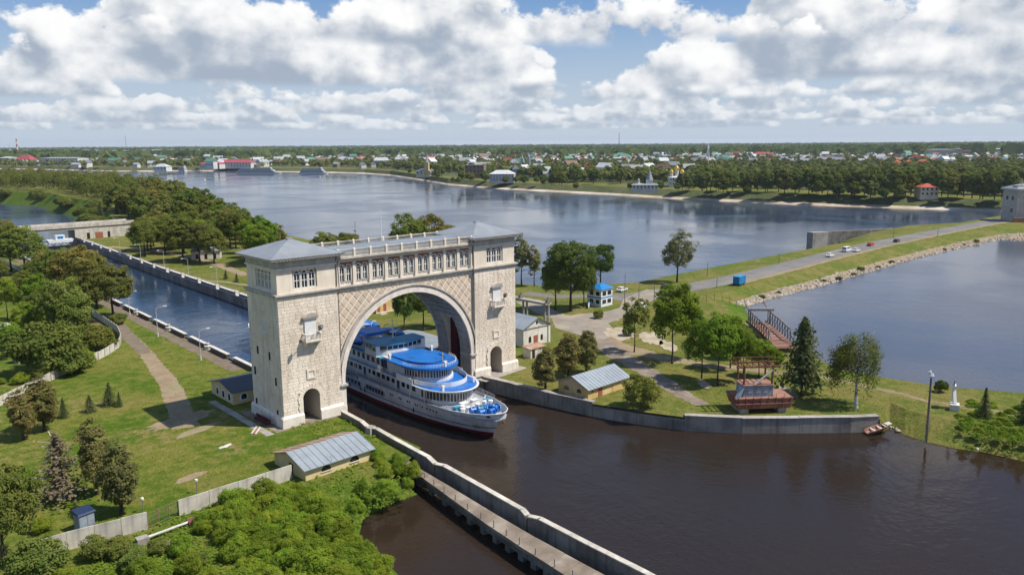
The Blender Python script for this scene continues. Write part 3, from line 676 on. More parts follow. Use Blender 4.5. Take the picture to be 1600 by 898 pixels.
for s in (-1, 1):                                                   # lift-gate recess between the two arch rings
    MB().box(min(s * 14.6, s * 14.78), max(s * 14.6, s * 14.78), 3.65, 7.35, -2.9, 12.0).build('recess_shade_panel', M['dark'], mid_)  # dark-coloured panel stands in for the shade of a deeper recess
    MB().box(min(s * 14.2, s * 14.58), max(s * 14.2, s * 14.58), 5.0, 6.9, -2.9, 11.6).build('gate_panel', M['darkred'], mid_)
    MB().box(min(s * 11.9, s * 14.5), max(s * 11.9, s * 14.5), 3.62, 7.38, 12.101, 12.5).build('gate_lintel', M['trim'], mid_)
def cring(r0, r1, y0, y1, name, mat):
    k = MB(); A = arc(0, AZC, r0, pi, 0, 48); B = arc(0, AZC, r1, pi, 0, 48); cl = lambda p: (max(-XH + .01, min(XH - .01, p[0])), p[1])
    B = [cl(p) for p in B]; A = [cl(p) for p in A]
    rings = [[(a[0], y1, a[1]), (a[0], y0, a[1]), (b[0], y0, b[1]), (b[0], y1, b[1])] for a, b in zip(A, B)]
    k.loft(rings, close=True); return k.build(name, mat, mid_)
cring(13.92, 14.75, .12, .5, 'archivolt', M['trimwhite']); cring(14.752, 15.15, .24, .5, 'archivolt_hollow', M['trim']); cring(15.152, 15.4, .0, .5, 'hood_mould', M['trim'])
cring(13.92, 14.9, 10.5, 10.8, 'rear_archivolt', M['trimwhite'])
for s in (-1, 1):
    k = MB(); x0, x1 = sorted((s * 13.85, s * 14.75)); k.box(x0, x1, .06, .46, .0, 4.5); k.box(x0 - .06, x1 + .02, -.02, .46, 0, 1.2); k.build('pilaster', M['trimwhite'], mid_)
    k = MB(); x0, x1 = sorted((s * 13.7, s * 14.85)); k.box(x0, x1, -.12, .46, 4.5, 4.75); k.box(x0 - .1, x1 + .08, -.3, .5, 4.75, 5.09); k.build('capital', M['trim'], mid_)
    k = MB(); x0, x1 = sorted((s * 13.75, s * 14.3)); k.box(x0, x1, .5, 3.4, 4.5, 5.0); k.build('impost', M['trim'], mid_); k = MB(); k.box(x0, x1, 7.5, 10.6, 4.5, 5.0); k.build('impost', M['trim'], mid_)
    k = MB(); k.tube([(s * 14.55, -.06, 26.2), (s * 14.55, -.28, 21.95), (s * 14.55, -.28, 21.2), (s * 14.55, .18, 20.6), (s * 14.55, .18, .4)], .09, 6); k.build('downpipe', M['steel'], mid_)
# lattice of raised lozenge panels: every one its own piece
LW, LH, RIB = 1.66, 1.86, .11
def clip(poly, n, d):
    out = []
    for a, b in zip(poly, poly[1:] + poly[:1]):
        da, db = a[0] * n[0] + a[1] * n[1] - d, b[0] * n[0] + b[1] * n[1] - d
        if da <= 0: out.append(a)
        if (da < 0 < db) or (db < 0 < da): t = da / (da - db); out.append((a[0] + (b[0] - a[0]) * t, a[1] + (b[1] - a[1]) * t))
    return out
full = None; cnt = 0
for j in range(0, 19):
    for i in range(-18, 19):
        cx = i * LW / 2; cz = 6.0 + j * LH / 2
        if (i + j) % 2: continue
        hw, hh = LW / 2 - RIB, LH / 2 - RIB * LH / LW
        q = [(cx - hw, cz), (cx, cz - hh), (cx + hw, cz), (cx, cz + hh)]; q0 = list(q)
        q = clip(q, (1, 0), XH - .35); q = clip(q, (-1, 0), XH - .35) if q else q; q = clip(q, (0, 1), 21.12) if q else q
        if len(q) < 3: continue
        dx, dz = cx, cz - AZC; L = math.hypot(dx, dz)
        if cz > AZC: nx, nz = dx / L, dz / L; q = clip(q, (-nx, -nz), -(15.55 + nz * AZC))
        elif abs(cx) < 15.5: q = []
        if len(q) < 3: continue
        ar = abs(sum(a[0] * b[1] - b[0] * a[1] for a, b in zip(q, q[1:] + q[:1]))) / 2
        if ar < .08: continue
        mx_, mz_ = sum(p[0] for p in q) / len(q), sum(p[1] for p in q) / len(q)
        if len(q) == 4 and all(abs(a[0] - b[0]) < 1e-6 and abs(a[1] - b[1]) < 1e-6 for a, b in zip(q, q0)):
            if full is None:
                full = MB(); full.frustum([(p[0] - cx, 0, p[1] - cz) for p in q], [((p[0] - cx) * .92, -.07, (p[1] - cz) * .92) for p in q]); full = full.mesh('lozenge_panel', M['diamond'])
            inst('lozenge_panel', full, mid_, (cx, .45, cz))
        else:
            b = MB(); b.frustum([(p[0] - mx_, 0, p[1] - mz_) for p in q], [((p[0] - mx_) * .9, -.07, (p[1] - mz_) * .9) for p in q]); b.build('lozenge_panel', M['diamond'], mid_, (mx_, .45, mz_))
# gallery
k = MB(); k.box(-XH, XH, .15, 10.8, 21.301, 21.6); k.box(-XH, XH, -.1, 11.0, 21.602, 21.88); k.build('gallery_string_course', M['trim'], mid_)
BAY = 28.8 / 9; holes = []
for i in range(9):
    for s in (-1, 1):
        cx = -14.4 + BAY * (i + .5) + s * .64; holes.append([(cx - .43, 22.55), (cx + .43, 22.55), (cx + .43, 24.87)] + arc(cx, 24.87, .43, 0, pi, 8)[1:-1] + [(cx - .43, 24.87)])
g = MB(); g.slab([(-XH, 21.88), (XH, 21.88), (XH, 26.2), (-XH, 26.2)], holes, fx, .62, 1.05)
g.box(-XH, XH, 1.9, 10.2, 21.88, 26.2); g.build('gallery_wall', M['ashlar'], mid_)
pil = MB(); pil.box(-.26, .26, .28, .63, 21.88, 25.85); pil.box(-.34, .34, .2, .63, 25.55, 25.85); pil.box(-.33, .33, .22, .63, 21.88, 22.3); pil = pil.mesh('gallery_pilaster', M['ashlar'])
for i in range(10): inst('pilaster', pil, mid_, (-14.4 + BAY * i + (.12 if i == 0 else -.12 if i == 9 else 0), 0, 0))
br = MB(); ar_ = MB()
for s in (-1, 1):
    cx = s * .64; o_ = lambda r: [(cx - r, 22.6), (cx + r, 22.6), (cx + r, 24.87)] + arc(cx, 24.87, r, 0, pi, 8)[1:-1] + [(cx - r, 24.87)]
    ar_.slab(o_(.60), [o_(.44)], fx, .45, .63)
sp_ = [(-1.28, 25.0)] + [(-.64 + .62 * cos(t), 24.87 + .62 * sin(t)) for t in [pi - .2, 2.4, pi / 2, .8, .25]] + [(.64 + .62 * cos(t), 24.87 + .62 * sin(t)) for t in [pi - .25, 2.4, pi / 2, .8, .2]] + [(1.28, 25.0), (1.28, 25.86), (-1.28, 25.86)]
br.slab(sp_, [], fx, .53, .63); br = br.mesh('brick_head', M['brickred']); ar_ = ar_.mesh('window_arches', M['trimwhite'])
for i in range(9):
    cx = -14.4 + BAY * (i + .5); inst('brick_head', br, mid_, (cx, 0, 0)); inst('window_arches', ar_, mid_, (cx, 0, 0))
    for s in (-1, 1): put_window(mid_, WG, cx + s * .64, .66, 22.55)
k = MB(); k.box(-XH, XH, .3, 10.7, 25.862, 26.2); k.build('gallery_lintel', M['ashlar'], mid_)
k = MB(); k.box(-XH, XH, .0, 11.0, 26.202, 26.45); k.box(-XH, XH, -.4, 11.4, 26.452, 26.75); k.build('gallery_cornice', M['trim'], mid_)
ped = MB(); ped.box(-.2, .2, -.2, .2, 0, 1.2); ped = ped.mesh('pedestal', M['ashlar'])
cap = MB(); cap.pyr(-.24, .24, -.24, .24, 1.2, 1.42, .06, .06); cap = cap.mesh('pedestal_cap', M['ashlar'])
bal = MB(); L = BAY - .6
bal.box(-L / 2, L / 2, -.16, .16, 0, .2); bal.box(-L / 2, L / 2, -.17, .17, 1.08, 1.25)
for i in range(11): x = -L / 2 + L * (i + .5) / 11; bal.lathe([(.05, .2), (.1, .4), (.05, .75), (.08, 1.08)], (x, 0, 0), 6)
bal = bal.mesh('baluster_panel', M['trim'])
for y in (.12, 10.9):
    for i in range(10):
        o = inst('pedestal', ped, mid_, (-14.4 + BAY * i + (.1 if i == 0 else -.1 if i == 9 else 0), y, 26.75)); inst('cap', cap, o)
        if i < 9: inst('baluster_panel', bal, mid_, (-14.4 + BAY * (i + .5), y, 26.75))
k = MB(); k.add([(-13.5, .7, 26.95), (13.5, .7, 26.95), (13.5, 5.5, 28.0), (-13.5, 5.5, 28.0), (-13.5, 10.3, 26.95), (13.5, 10.3, 26.95), (-13.5, .7, 26.8), (13.5, .7, 26.8), (13.5, 10.3, 26.8), (-13.5, 10.3, 26.8)],
                     [(0, 1, 2, 3), (3, 2, 5, 4), (6, 7, 1, 0), (4, 5, 8, 9), (0, 3, 4, 9, 6), (1, 7, 8, 5, 2)]); R = k.build('gallery_roof', M['roofpale'], mid_)
k = MB()
for i in range(45):
    x = -13.2 + .6 * i; k.bar((x, .7, 26.98), (x, 5.5, 28.03), .04, .06); k.bar((x, 10.3, 26.98), (x, 5.5, 28.03), .04, .06)
tag(k.build('roof_seams', M['roofpale'], R), kind='stuff')
k = MB(); k.tube([(-5.2, 9.4, 27.2), (-5.2, 9.4, 31.6)], .05); k.bar((-5.9, 9.4, 30.6), (-4.5, 9.4, 30.6), .05); k.bar((-5.2, 9.1, 29.8), (-5.2, 9.7, 29.8), .2); k.build('antenna', M['steel'], mid_)
k = MB(); k.cyl((1.0, 10.4, 27.2), (1.0, 10.4, 33.2), .06, .03); k.build('flag_pole', M['white'], mid_)

# ------------------------------------------------------------------ lock chamber walls and parapets
def wall_run(name, label, pts, z0, z1, th, mat, side, cat='wall', caps=None, ch=.12, seg=None, step=None):
    """quay wall in sections; every section a part"""
    t = thing(name, label, cat, (pts[0][0], pts[0][1], 0)); o = Vector((pts[0][0], pts[0][1], 0))
    ps = resample([Vector((p[0], p[1], 0)) for p in pts], seg) if seg else [Vector((p[0], p[1], 0)) for p in pts]
    for i, (a, b) in enumerate(zip(ps, ps[1:])):
        d = (b - a).normalized(); n = Vector((-d.y, d.x, 0)) * side; a2, b2 = a + d * .03, b - d * .03
        dz = step(i) if step else 0
        q = [a2 - o, b2 - o, b2 + n * th - o, a2 + n * th - o]
        MB().frustum([(p.x, p.y, z0) for p in q], [(p.x, p.y, z1 + dz) for p in q]).build('wall_section', mat, t)
        if caps is not None:
            q = [a2 - n * .1 - o, b2 - n * .1 - o, b2 + n * (th + .1) - o, a2 + n * (th + .1) - o]
            MB().frustum([(p.x, p.y, z1 + dz + .002) for p in q], [(p.x, p.y, z1 + dz + ch) for p in q]).build('coping', caps, t)
    return t
wall_run('lock_wall', 'long dark concrete lock wall on the park side of the chamber', CHR[1:], -3.2, .25, .9, M['concretewall'], -1, caps=M['caps'], seg=14)
wall_run('lock_wall', 'concrete wall of the lock chamber under the arch, right pier side', CHR[:2], -3.2, .0, .6, M['concretedark'], -1, seg=31)
wall_run('lock_wall', 'left concrete wall of the lock chamber below the lamps', CHL, -3.2, .0, .6, M['concretedark'], 1, seg=20)
wall_run('quay_wall', 'weathered concrete quay wall curving from the arch along the right bank', [(14.6, -.4), (16.2, -.6)] + [(p.x, p.y) for p in QW], -3.2, .26, 1.0, M['concretewall'], 1, caps=M['concrete'], ch=.10, seg=6.0, step=lambda i: (-.8 if i in (5, 6, 11) else 0) + random.uniform(-.05, .06) + (.12 if i < 4 else 0))
# parapet blocks along the left edge of the lock and on the park side
def along(pts, s):
    for a, b in zip(pts, pts[1:]):
        a, b = Vector(a), Vector(b); L = (b - a).length
        if s <= L: return a + (b - a) * (s / L), (b - a).normalized()
        s -= L
    return Vector(pts[-1]), (Vector(pts[-1]) - Vector(pts[-2])).normalized()
pbm = MB(); pbm.box(-4.6, 4.6, -.3, .3, 0, .95); pbm = pbm.mesh('parapet_body', M['lockbrick'])
pcm = MB(); pcm.box(-4.75, 4.75, -.42, .42, .95, 1.12); pcm = pcm.mesh('parapet_coping', M['caps'])
bol = MB(); bol.lathe([(.75, 0), (.75, .7), (.85, .72), (.85, .9), (.3, .95), (.22, 1.25), (.42, 1.35), (.42, 1.5), (0.05, 1.55)], n=10); bol = bol.mesh('bollard', M['caps'])
s = 14.0
while s < 300:
    p, d = along([Vector((*q, 0)) for q in CHL[1:]], s - 12)
    t = thing('lock_parapet', None, 'parapet', (p.x - .35, p.y, 0), atan2(d.y, d.x)); alike(t, 'brown brick parapet block with pale coping on the left lock edge', 'parapet', 'parapet blocks along the left lock edge')
    inst('body', pbm, t); inst('coping', pcm, t)
    p, d = along([Vector((*q, 0)) for q in CHL[1:]], s - 12 + 6.4)
    if int(s / 12.8) % 2 == 0:
        b = inst('mooring_bollard', bol, None, (p.x - .5, p.y, 0)); alike(b, 'pale round mooring bollard between parapet blocks, left lock edge', 'bollard', 'mooring bollards on the left lock edge')
    s += 12.8
p2b = MB(); p2b.box(-6.2, 6.2, -.3, .3, 0, .75); p2b = p2b.mesh('parapet_body_long', M['concretewall'])
p2c = MB(); p2c.box(-6.3, 6.3, -.45, .45, .75, .9); p2c = p2c.mesh('parapet_coping_long', M['caps'])
p2e = MB(); p2e.box(-.5, .5, -.5, .5, 0, 1.2); p2e = p2e.mesh('parapet_end_post', M['caps'])
s = 30.0
while s < 312:
    p, d = along([Vector((*q, 0)) for q in CHR[1:]], s - 12)
    t = thing('lock_parapet', None, 'parapet', (p.x + .5, p.y, .36), atan2(d.y, d.x)); alike(t, 'grey concrete parapet block with pale end post, park side', 'parapet', 'parapet blocks along the park side of the lock')
    inst('body', p2b, t); inst('coping', p2c, t); inst('end_post', p2e, t, (-6.75, 0, 0))
    s += 15.5

# ------------------------------------------------------------------ guide wall with walkway in front of the left tower
gw = [(537, 640), (568, 656.5), (576, 664), (592, 668), (620, 684), (672, 711.5), (683, 722), (697, 725), (760, 760), (820, 793.5), (828, 803), (846, 807), (920, 845), (1006, 888), (1100, 938), (1240, 1010)]
gp = [G(x, y, 1.0) for x, y in gw]; t = thing('guide_wall', 'long low concrete guide wall with pale coping running from arch to lower right', 'wall', (gp[0].x, gp[0].y, 0)); o_ = Vector((gp[0].x, gp[0].y, 0))
for a, b in zip(gp, gp[1:]):
    a = Vector((a.x, a.y, 0)); b = Vector((b.x, b.y, 0)); d = (b - a).normalized(); n = Vector((-d.y, d.x, 0)); n = n if n.x < 0 else -n
    q = [a - o_, b - o_, b + n * .55 - o_, a + n * .55 - o_]; MB().prism(q, -3.2, .86).build('wall_section', M['concretedark'], t)
    q = [a - n * .08 - o_, b - n * .08 - o_, b + n * .68 - o_, a + n * .68 - o_]; MB().prism(q, .862, 1.0).build('coping', M['concretepale'], t)
dl = [G(x, y, -.35) for x, y in [(612, 706), (640, 731), (700, 775), (760, 818), (820, 858), (880, 896), (960, 946), (1100, 1035)]]
dr = [G(x - 13, y + 7, -.35) for x, y in [(622, 690), (668, 724), (722, 756), (790, 797), (850, 832), (920, 870), (1000, 913), (1150, 995)]]
t = thing('walkway', 'weathered concrete walkway on piers beside the guide wall', 'walkway', (dl[0].x, dl[0].y, 0)); o_ = Vector((dl[0].x, dl[0].y, 0))
dl2, dr2 = resample(dl, 200), resample(dr, 200)
for i in range(len(dl) - 1):
    for k_ in range(3):
        f0, f1 = k_ / 3, (k_ + 1) / 3 - .004
        q = [dl[i].lerp(dl[i + 1], f0), dl[i].lerp(dl[i + 1], f1), dr[i].lerp(dr[i + 1], f1), dr[i].lerp(dr[i + 1], f0)]; q = [p - o_ for p in q]
        MB().prism(q, -.75, -.35 + random.uniform(-.02, .02)).build('deck_slab', M['deckpath'], t)
    d = (dl[i + 1] - dl[i]).normalized(); n = Vector((-d.y, d.x, 0)); n = n if n.x > 0 else -n
    a, b = dl[i] - o_, dl[i + 1] - o_
    q = [a + n * .25, b + n * .25, b + n * .7, a + n * .7]; MB().prism(q, -1.6, -.752).build('edge_beam', M['concretedark'], t)
    for k_ in range(3):
        c = a.lerp(b, (k_ + .5) / 3); q = [c + n * .3 - d * .45, c + n * .3 + d * .45, c + n * 2.6 + d * .45, c + n * 2.6 - d * .45]
        MB().prism(q, -3.4, -1.602).build('pier', M['concretedark'], t)
    L = (b - a).length; m = max(2, int(L / 2.4))
    for k_ in range(m):
        c = a.lerp(b, (k_ + .5) / m) + n * .2; MB().bar((c.x, c.y, -.36), (c.x + random.uniform(-.06, .06), c.y, .55 + random.uniform(-.15, .1)), .09).build('railing_post', M['steel'], t)
q = [gp[5] - Vector((.6, 0, 0)), dr[1]]

# ------------------------------------------------------------------ the river cruise ship
ship = thing('cruise_ship', 'white three-deck river cruise ship with bright blue decks passing under the arch', 'ship', (.8, -21.0, 0), -.035)
ST = [(-2.75, .03, 0.0, .03, 2.25), (-2.35, 1.15, .7, .35, 2.22), (-1.1, 2.45, 2.2, .95, 2.12), (1.2, 3.6, 4.5, 1.75, 1.97), (5, 4.7, 8, 2.75, 1.78), (11, 5.3, 13, 3.8, 1.58), (18, 5.55, 19, 4.6, 1.5),
      (28, 5.6, 28, 5.25, 1.5), (45, 5.6, 45, 5.4, 1.5), (75, 5.6, 75, 5.3, 1.5), (88, 5.0, 86, 4.0, 1.6), (92, 3.5, 90, 2.4, 1.7)]
def lev(st, f):
    """half breadth point at level f (0 waterline .. 1 deck edge)"""
    yt, bt, yw, bw, zt = st; k = f ** .85
    return (bw + (bt - bw) * k, yw + (yt - yw) * f, ZW + (zt - ZW) * f)
def hullpart(name, f0, f1, mat, off=0.0, n=4, cap=True, keel=False):
    rings = []
    for st in ST:
        P = [lev(st, f0 + (f1 - f0) * i / n) for i in range(n + 1)]
        if keel: P = [(P[0][0] * .7, P[0][1], ZW - 1.0)] + P
        rings.append([(-(p[0] + off), p[1], p[2]) for p in reversed(P)] + [(p[0] + off, p[1], p[2]) for p in P])
    m = MB(); k = len(rings[0]); h = k // 2
    m.add([p for r in rings for p in r], [(i * k + j, i * k + j + 1, (i + 1) * k + j + 1, (i + 1) * k + j) for i in range(len(rings) - 1) for j in range(k - 1) if j != h - 1] + [tuple(range(k))[::-1], tuple((len(rings) - 1) * k + j for j in range(k))])
    return m.build(name, mat, ship, smooth=False)
hull = hullpart('hull', .175, 1.0, M['shipwhite'], n=5)
hullpart('boot_topping', 0.0, .175, M['boot'], n=1, keel=True)
hullpart('rubbing_strake', .36, .395, M['navy'], off=.035, n=1)
def hull_at(y, z, side=-1):
    """point on the hull side at length y and height z"""
    best = None
    for a, b in zip(ST, ST[1:]):
        fa = (z - ZW) / (a[4] - ZW); fb = (z - ZW) / (b[4] - ZW); p, q = lev(a, min(fa, 1)), lev(b, min(fb, 1))
        if p[1] <= y <= q[1]:
            t = (y - p[1]) / (q[1] - p[1]); return side * (p[0] + (q[0] - p[0]) * t), atan2((q[0] - p[0]), (q[1] - p[1]))
    return side * 5.6, 0
def outline(y0, y1, ye, w, n=14, sq=1.0):
    """deck plan: rounded front from tip y0, full breadth w from y1 back to ye"""
    L = [(-w * sin(t) ** sq, y1 - (y1 - y0) * cos(t)) for t in [pi / 2 * i / n for i in range(n, -1, -1)]]
    return [(-w, ye)] + L + [(-p[0], p[1]) for p in L[::-1][1:]] + [(w, ye)]
def plate(name, pts, z0, z1, mat, parent=ship): return MB().prism(pts, z0, z1).build(name, mat, parent)
def band(name, pts, z0, z1, th, mat, parent=ship, out=0.0):
    """upright strip that follows the plan outline (open at the back)"""
    n = len(pts); A = []; B = []
    for i, p in enumerate(pts):
        a = Vector(pts[max(i - 1, 0)]); b = Vector(pts[min(i + 1, n - 1)]); d = (b - a).normalized(); nn = Vector((-d.y, d.x)); q = Vector(p)
        A.append(q + nn * (-out - th) if False else q - nn * out); B.append(q + nn * (th))
    sgn = 1
    m = MB(); m.loft([[(a.x, a.y, z0), (b.x, b.y, z0), (b.x, b.y, z1), (a.x, a.y, z1)] for a, b in zip(A, B)], close=True); return m.build(name, mat, parent)
def posts(mb, pts, z0, z1, step, r=.035, n=4):
    for p in resample([Vector((*p, 0)) for p in pts], step): mb.cyl((p.x, p.y, z0), (p.x, p.y, z1), r, n=n)
def railing(name, pts, z0, h=.95, rails=4, step=1.1, mat=None, parent=ship):
    m = MB(); posts(m, pts, z0, z0 + h, step, .028)
    for i in range(1, rails + 1): m.tube([(p[0], p[1], z0 + h * i / rails) for p in pts], .026 if i < rails else .04, 4)
    return tag(m.build(name, mat or M['shipwhite'], parent), kind='stuff')
# decks
dk = [lev(st, 1.0) for st in ST]
fore = [(p[0] - .12, p[1] + .1, 0) for p in dk[1:5]]
plate('foredeck', [(-p[0], p[1]) for p in fore[::-1]] + [(p[0], p[1]) for p in fore], .95, 1.12, M['shipgrey'])
plate('main_deck', [(-p[0] + .05, p[1]) for p in dk[4:][::-1]] + [(p[0] - .05, p[1]) for p in dk[4:]], 1.3, 1.42, M['shipgrey'])
k = MB()
for sd in (-1, 1): k.tube([(sd * p[0], p[1], p[2] + .03) for p in dk[:6]], .07, 6)
k.build('bulwark_rail', M['white'], ship)
# house on the main deck with its curved glazed front
h1 = outline(7.4, 14.2, 84, 4.35); plate('lower_house', h1, 1.42, 3.82, M['shipwhite'])
gl = outline(7.38, 14.2, 17.5, 4.37)[1:-1]
def glazing(name, pts, z0, z1, step, parent=ship, mat='glasswarm', off=.03):
    g = band(name, pts, z0, z1, .01, M[mat], parent, off)
    m = MB()
    for p in resample([Vector((*p, 0)) for p in pts], step): m.box(p.x - .07, p.x + .07, p.y - .07, p.y + .07, z0 - .05, z1 + .05)
    m.tube([(p[0], p[1], z0) for p in pts], .075, 4); m.tube([(p[0], p[1], z1) for p in pts], .075, 4)
    tag(m.build('mullions', M['shipwhite'], g), kind='stuff'); return g
glazing('lower_saloon_windows', gl, 1.95, 3.45, .95)
r1 = outline(6.4, 13.5, 86, 5.5); plate('boat_deck', r1, 3.82, 4.0, M['shipwhite']); plate('forward_blue_deck', outline(6.75, 13.5, 24.5, 5.2), 4.0, 4.03, M['blue'])
plate('aft_grey_deck', [(-5.2, 24.6), (5.2, 24.6), (5.2, 85), (-5.2, 85)], 4.0, 4.02, M['turq'])
k = MB(); k.tube([(p[0], p[1], 4.0) for p in r1], .10, 6); k.build('deck_edge', M['white'], ship)
inner = outline(9.6, 15.5, 23.0, 4.95); band('curved_bulwark', inner[1:-1], 4.04, 4.85, .06, M['shipwhite'])
# upper lounge
h2 = outline(13.6, 19.5, 60, 4.2); plate('upper_house', h2, 4.03, 6.55, M['shipwhite']); glazing('lounge_windows', outline(13.58, 19.5, 25.2, 4.22)[1:-1] , 4.75, 6.3, .85)
band('lounge_sill', outline(13.2, 19.5, 24.0, 4.6)[1:-1], 4.04, 4.5, .35, M['shipwhite'])
r2 = outline(12.4, 18.8, 24.4, 5.35); plate('blue_canopy', r2, 6.56, 6.78, M['blue']); plate('canopy_upper_step', outline(15.2, 19.8, 26.2, 3.5), 6.78, 7.05, M['blue'])
band('canopy_skirt', r2[1:-1], 6.38, 6.56, .08, M['blue'])
railing('canopy_rail', outline(12.8, 18.8, 24.2, 5.0)[1:-1], 6.78, .5, 2, 1.5, M['white']); k = MB(); k.tube([(p[0], p[1], 7.13) for p in outline(15.25, 19.8, 26, 3.45)[1:-1]], .06, 5); k.build('step_rail', M['navy'], ship)
plate('upper_deck', [(-5.1, 26.3), (5.1, 26.3), (5.1, 80), (-5.1, 80)], 6.3, 6.5, M['turq']); plate('upper_side_wall', [(-4.3, 26.5), (4.3, 26.5), (4.3, 80), (-4.3, 80)], 4.03, 6.3, M['shipwhite'])
# wheelhouse with bowed front, bridge wings and turquoise roof
wh = [(-5.3, 31.5), (-5.3, 27.6), (-3.5, 26.6), (0, 26.1), (3.5, 26.6), (5.3, 27.6), (5.3, 31.5)]
plate('bridge_front', wh, 6.5, 7.45, M['white']); wi = [(p[0] * .93, p[1] + .25) for p in wh]
plate('wheelhouse', wi, 7.45, 8.55, M['shipwhite']); glazing('wheelhouse_windows', [(p[0] * .935, p[1] + .22) for p in wh], 7.6, 8.4, 1.0, mat='glass')
plate('wheelhouse_roof', [(p[0] * 1.02, p[1] - .35) for p in wh], 8.55, 8.75, M['turq'])
for sx_ in (-1, 1):
    m = MB(); m.box(sx_ * 5.0 - .45, sx_ * 5.0 + .45, 27.2, 28.6, 6.5, 8.5); q = m.build('bridge_wing', M['white'], ship)
    MB().box(sx_ * 5.0 - .47, sx_ * 5.0 + .47, 27.4, 28.4, 7.6, 8.3).build('wing_window', M['glass'], q)
m = MB(); m.cyl((0, 30, 8.75), (0, 30, 12.6), .16, .06); m.bar((-1.5, 30, 11.2), (1.5, 30, 11.2), .08); m.box(-.7, .7, 29.6, 30.2, 10.0, 10.15); m.build('radar_mast', M['white'], ship)
m = MB(); m.cyl((1.2, 15.4, 6.85), (1.2, 15.4, 8.6), .07); m.bar((1.2, 15.4, 6.95), (1.9, 15.0, 7.1), .12); m.build('jack_staff', M['cream'], ship)
for x, y, z in ((-4.6, 23.8, 6.78), (4.6, 23.8, 6.78), (-3.5, 8.8, 4.03), (3.6, 9.6, 4.03), (0, 12.9, 6.78)):
    m = MB(); m.box(-.16, .16, -.16, .16, 0, .55); m.box(-.26, .26, -.2, .2, .55, .95); m.build('deck_lamp', M['white'], ship, (x, y, z))
# lifeboats under blue covers, davits, sun awnings aft of the bridge
for sx_ in (-1, 1):
    for y in (37, 46.5):
        lbt = bpy.data.objects.new('lifeboat', None); link(lbt, ship); lbt.location = (sx_ * 4.7, y, 7.2)
        R = [(-3.6, .08, .55), (-2.8, .75, .05), (-1.2, 1.1, -.12), (1.2, 1.1, -.12), (2.8, .75, .05), (3.6, .08, .55)]
        m = MB(); m.loft([[(-w, yy, .85), (-w * .75, yy, (zz + .85) / 2 - .1), (0, yy, zz), (w * .75, yy, (zz + .85) / 2 - .1), (w, yy, .85)] for yy, w, zz in R]); m.build('boat_hull', M['navy'], lbt)
        m = MB(); m.loft([[(-w * 1.03, yy, .86), (-w * .55, yy, 1.0 + w * .28), (w * .55, yy, 1.0 + w * .28), (w * 1.03, yy, .86)] for yy, w, zz in R]); m.build('boat_cover', M['blue'], lbt)
        for dy in (-2.4, 2.4):
            m = MB(); m.tube([(-sx_ * 1.2, dy, -.7), (-sx_ * 1.2, dy, 1.4), (-sx_ * .6, dy, 2.0), (0, dy, 1.9)], .09, 5); m.build('davit', M['shipwhite'], lbt)
for y, c in ((33.5, 'shipgrey'), (42, 'shipgrey')):
    m = MB(); m.frustum([(-3.0, y - 1.2, 7.0), (3.0, y - 1.2, 7.0), (3.0, y - 1.05, 6.9), (-3.0, y - 1.05, 6.9)], [(-3.0, y + 1.2, 8.1), (3.0, y + 1.2, 8.1), (3.0, y + 1.35, 8.0), (-3.0, y + 1.35, 8.0)]); m.build('slanted_awning', M[c], ship)
for y0, y1, z in ((35, 41, 8.6), (43.5, 58, 8.7)):
    m = MB(); m.frustum([(-3.3, y0, z), (3.3, y0, z), (3.3, y1, z), (-3.3, y1, z)], [(-2.4, y0 + .3, z + .45), (2.4, y0 + .3, z + .45), (2.4, y1 - .3, z + .45), (-2.4, y1 - .3, z + .45)])
    for x in (-3.1, 3.1):
        for y in (y0 + .3, y1 - .3): m.cyl((x, y, 6.5), (x, y, z), .06)
    m.build('blue_sun_awning', M['blue'], ship)
m = MB(); m.loft([[(-1.6, 61, 6.5), (1.6, 61, 6.5), (1.6, 66, 6.5), (-1.6, 66, 6.5)], [(-1.2, 62, 10), (1.2, 62, 10), (1.2, 66, 10), (-1.2, 66, 10)]], close=True); m.build('funnel', M['blue'], ship)
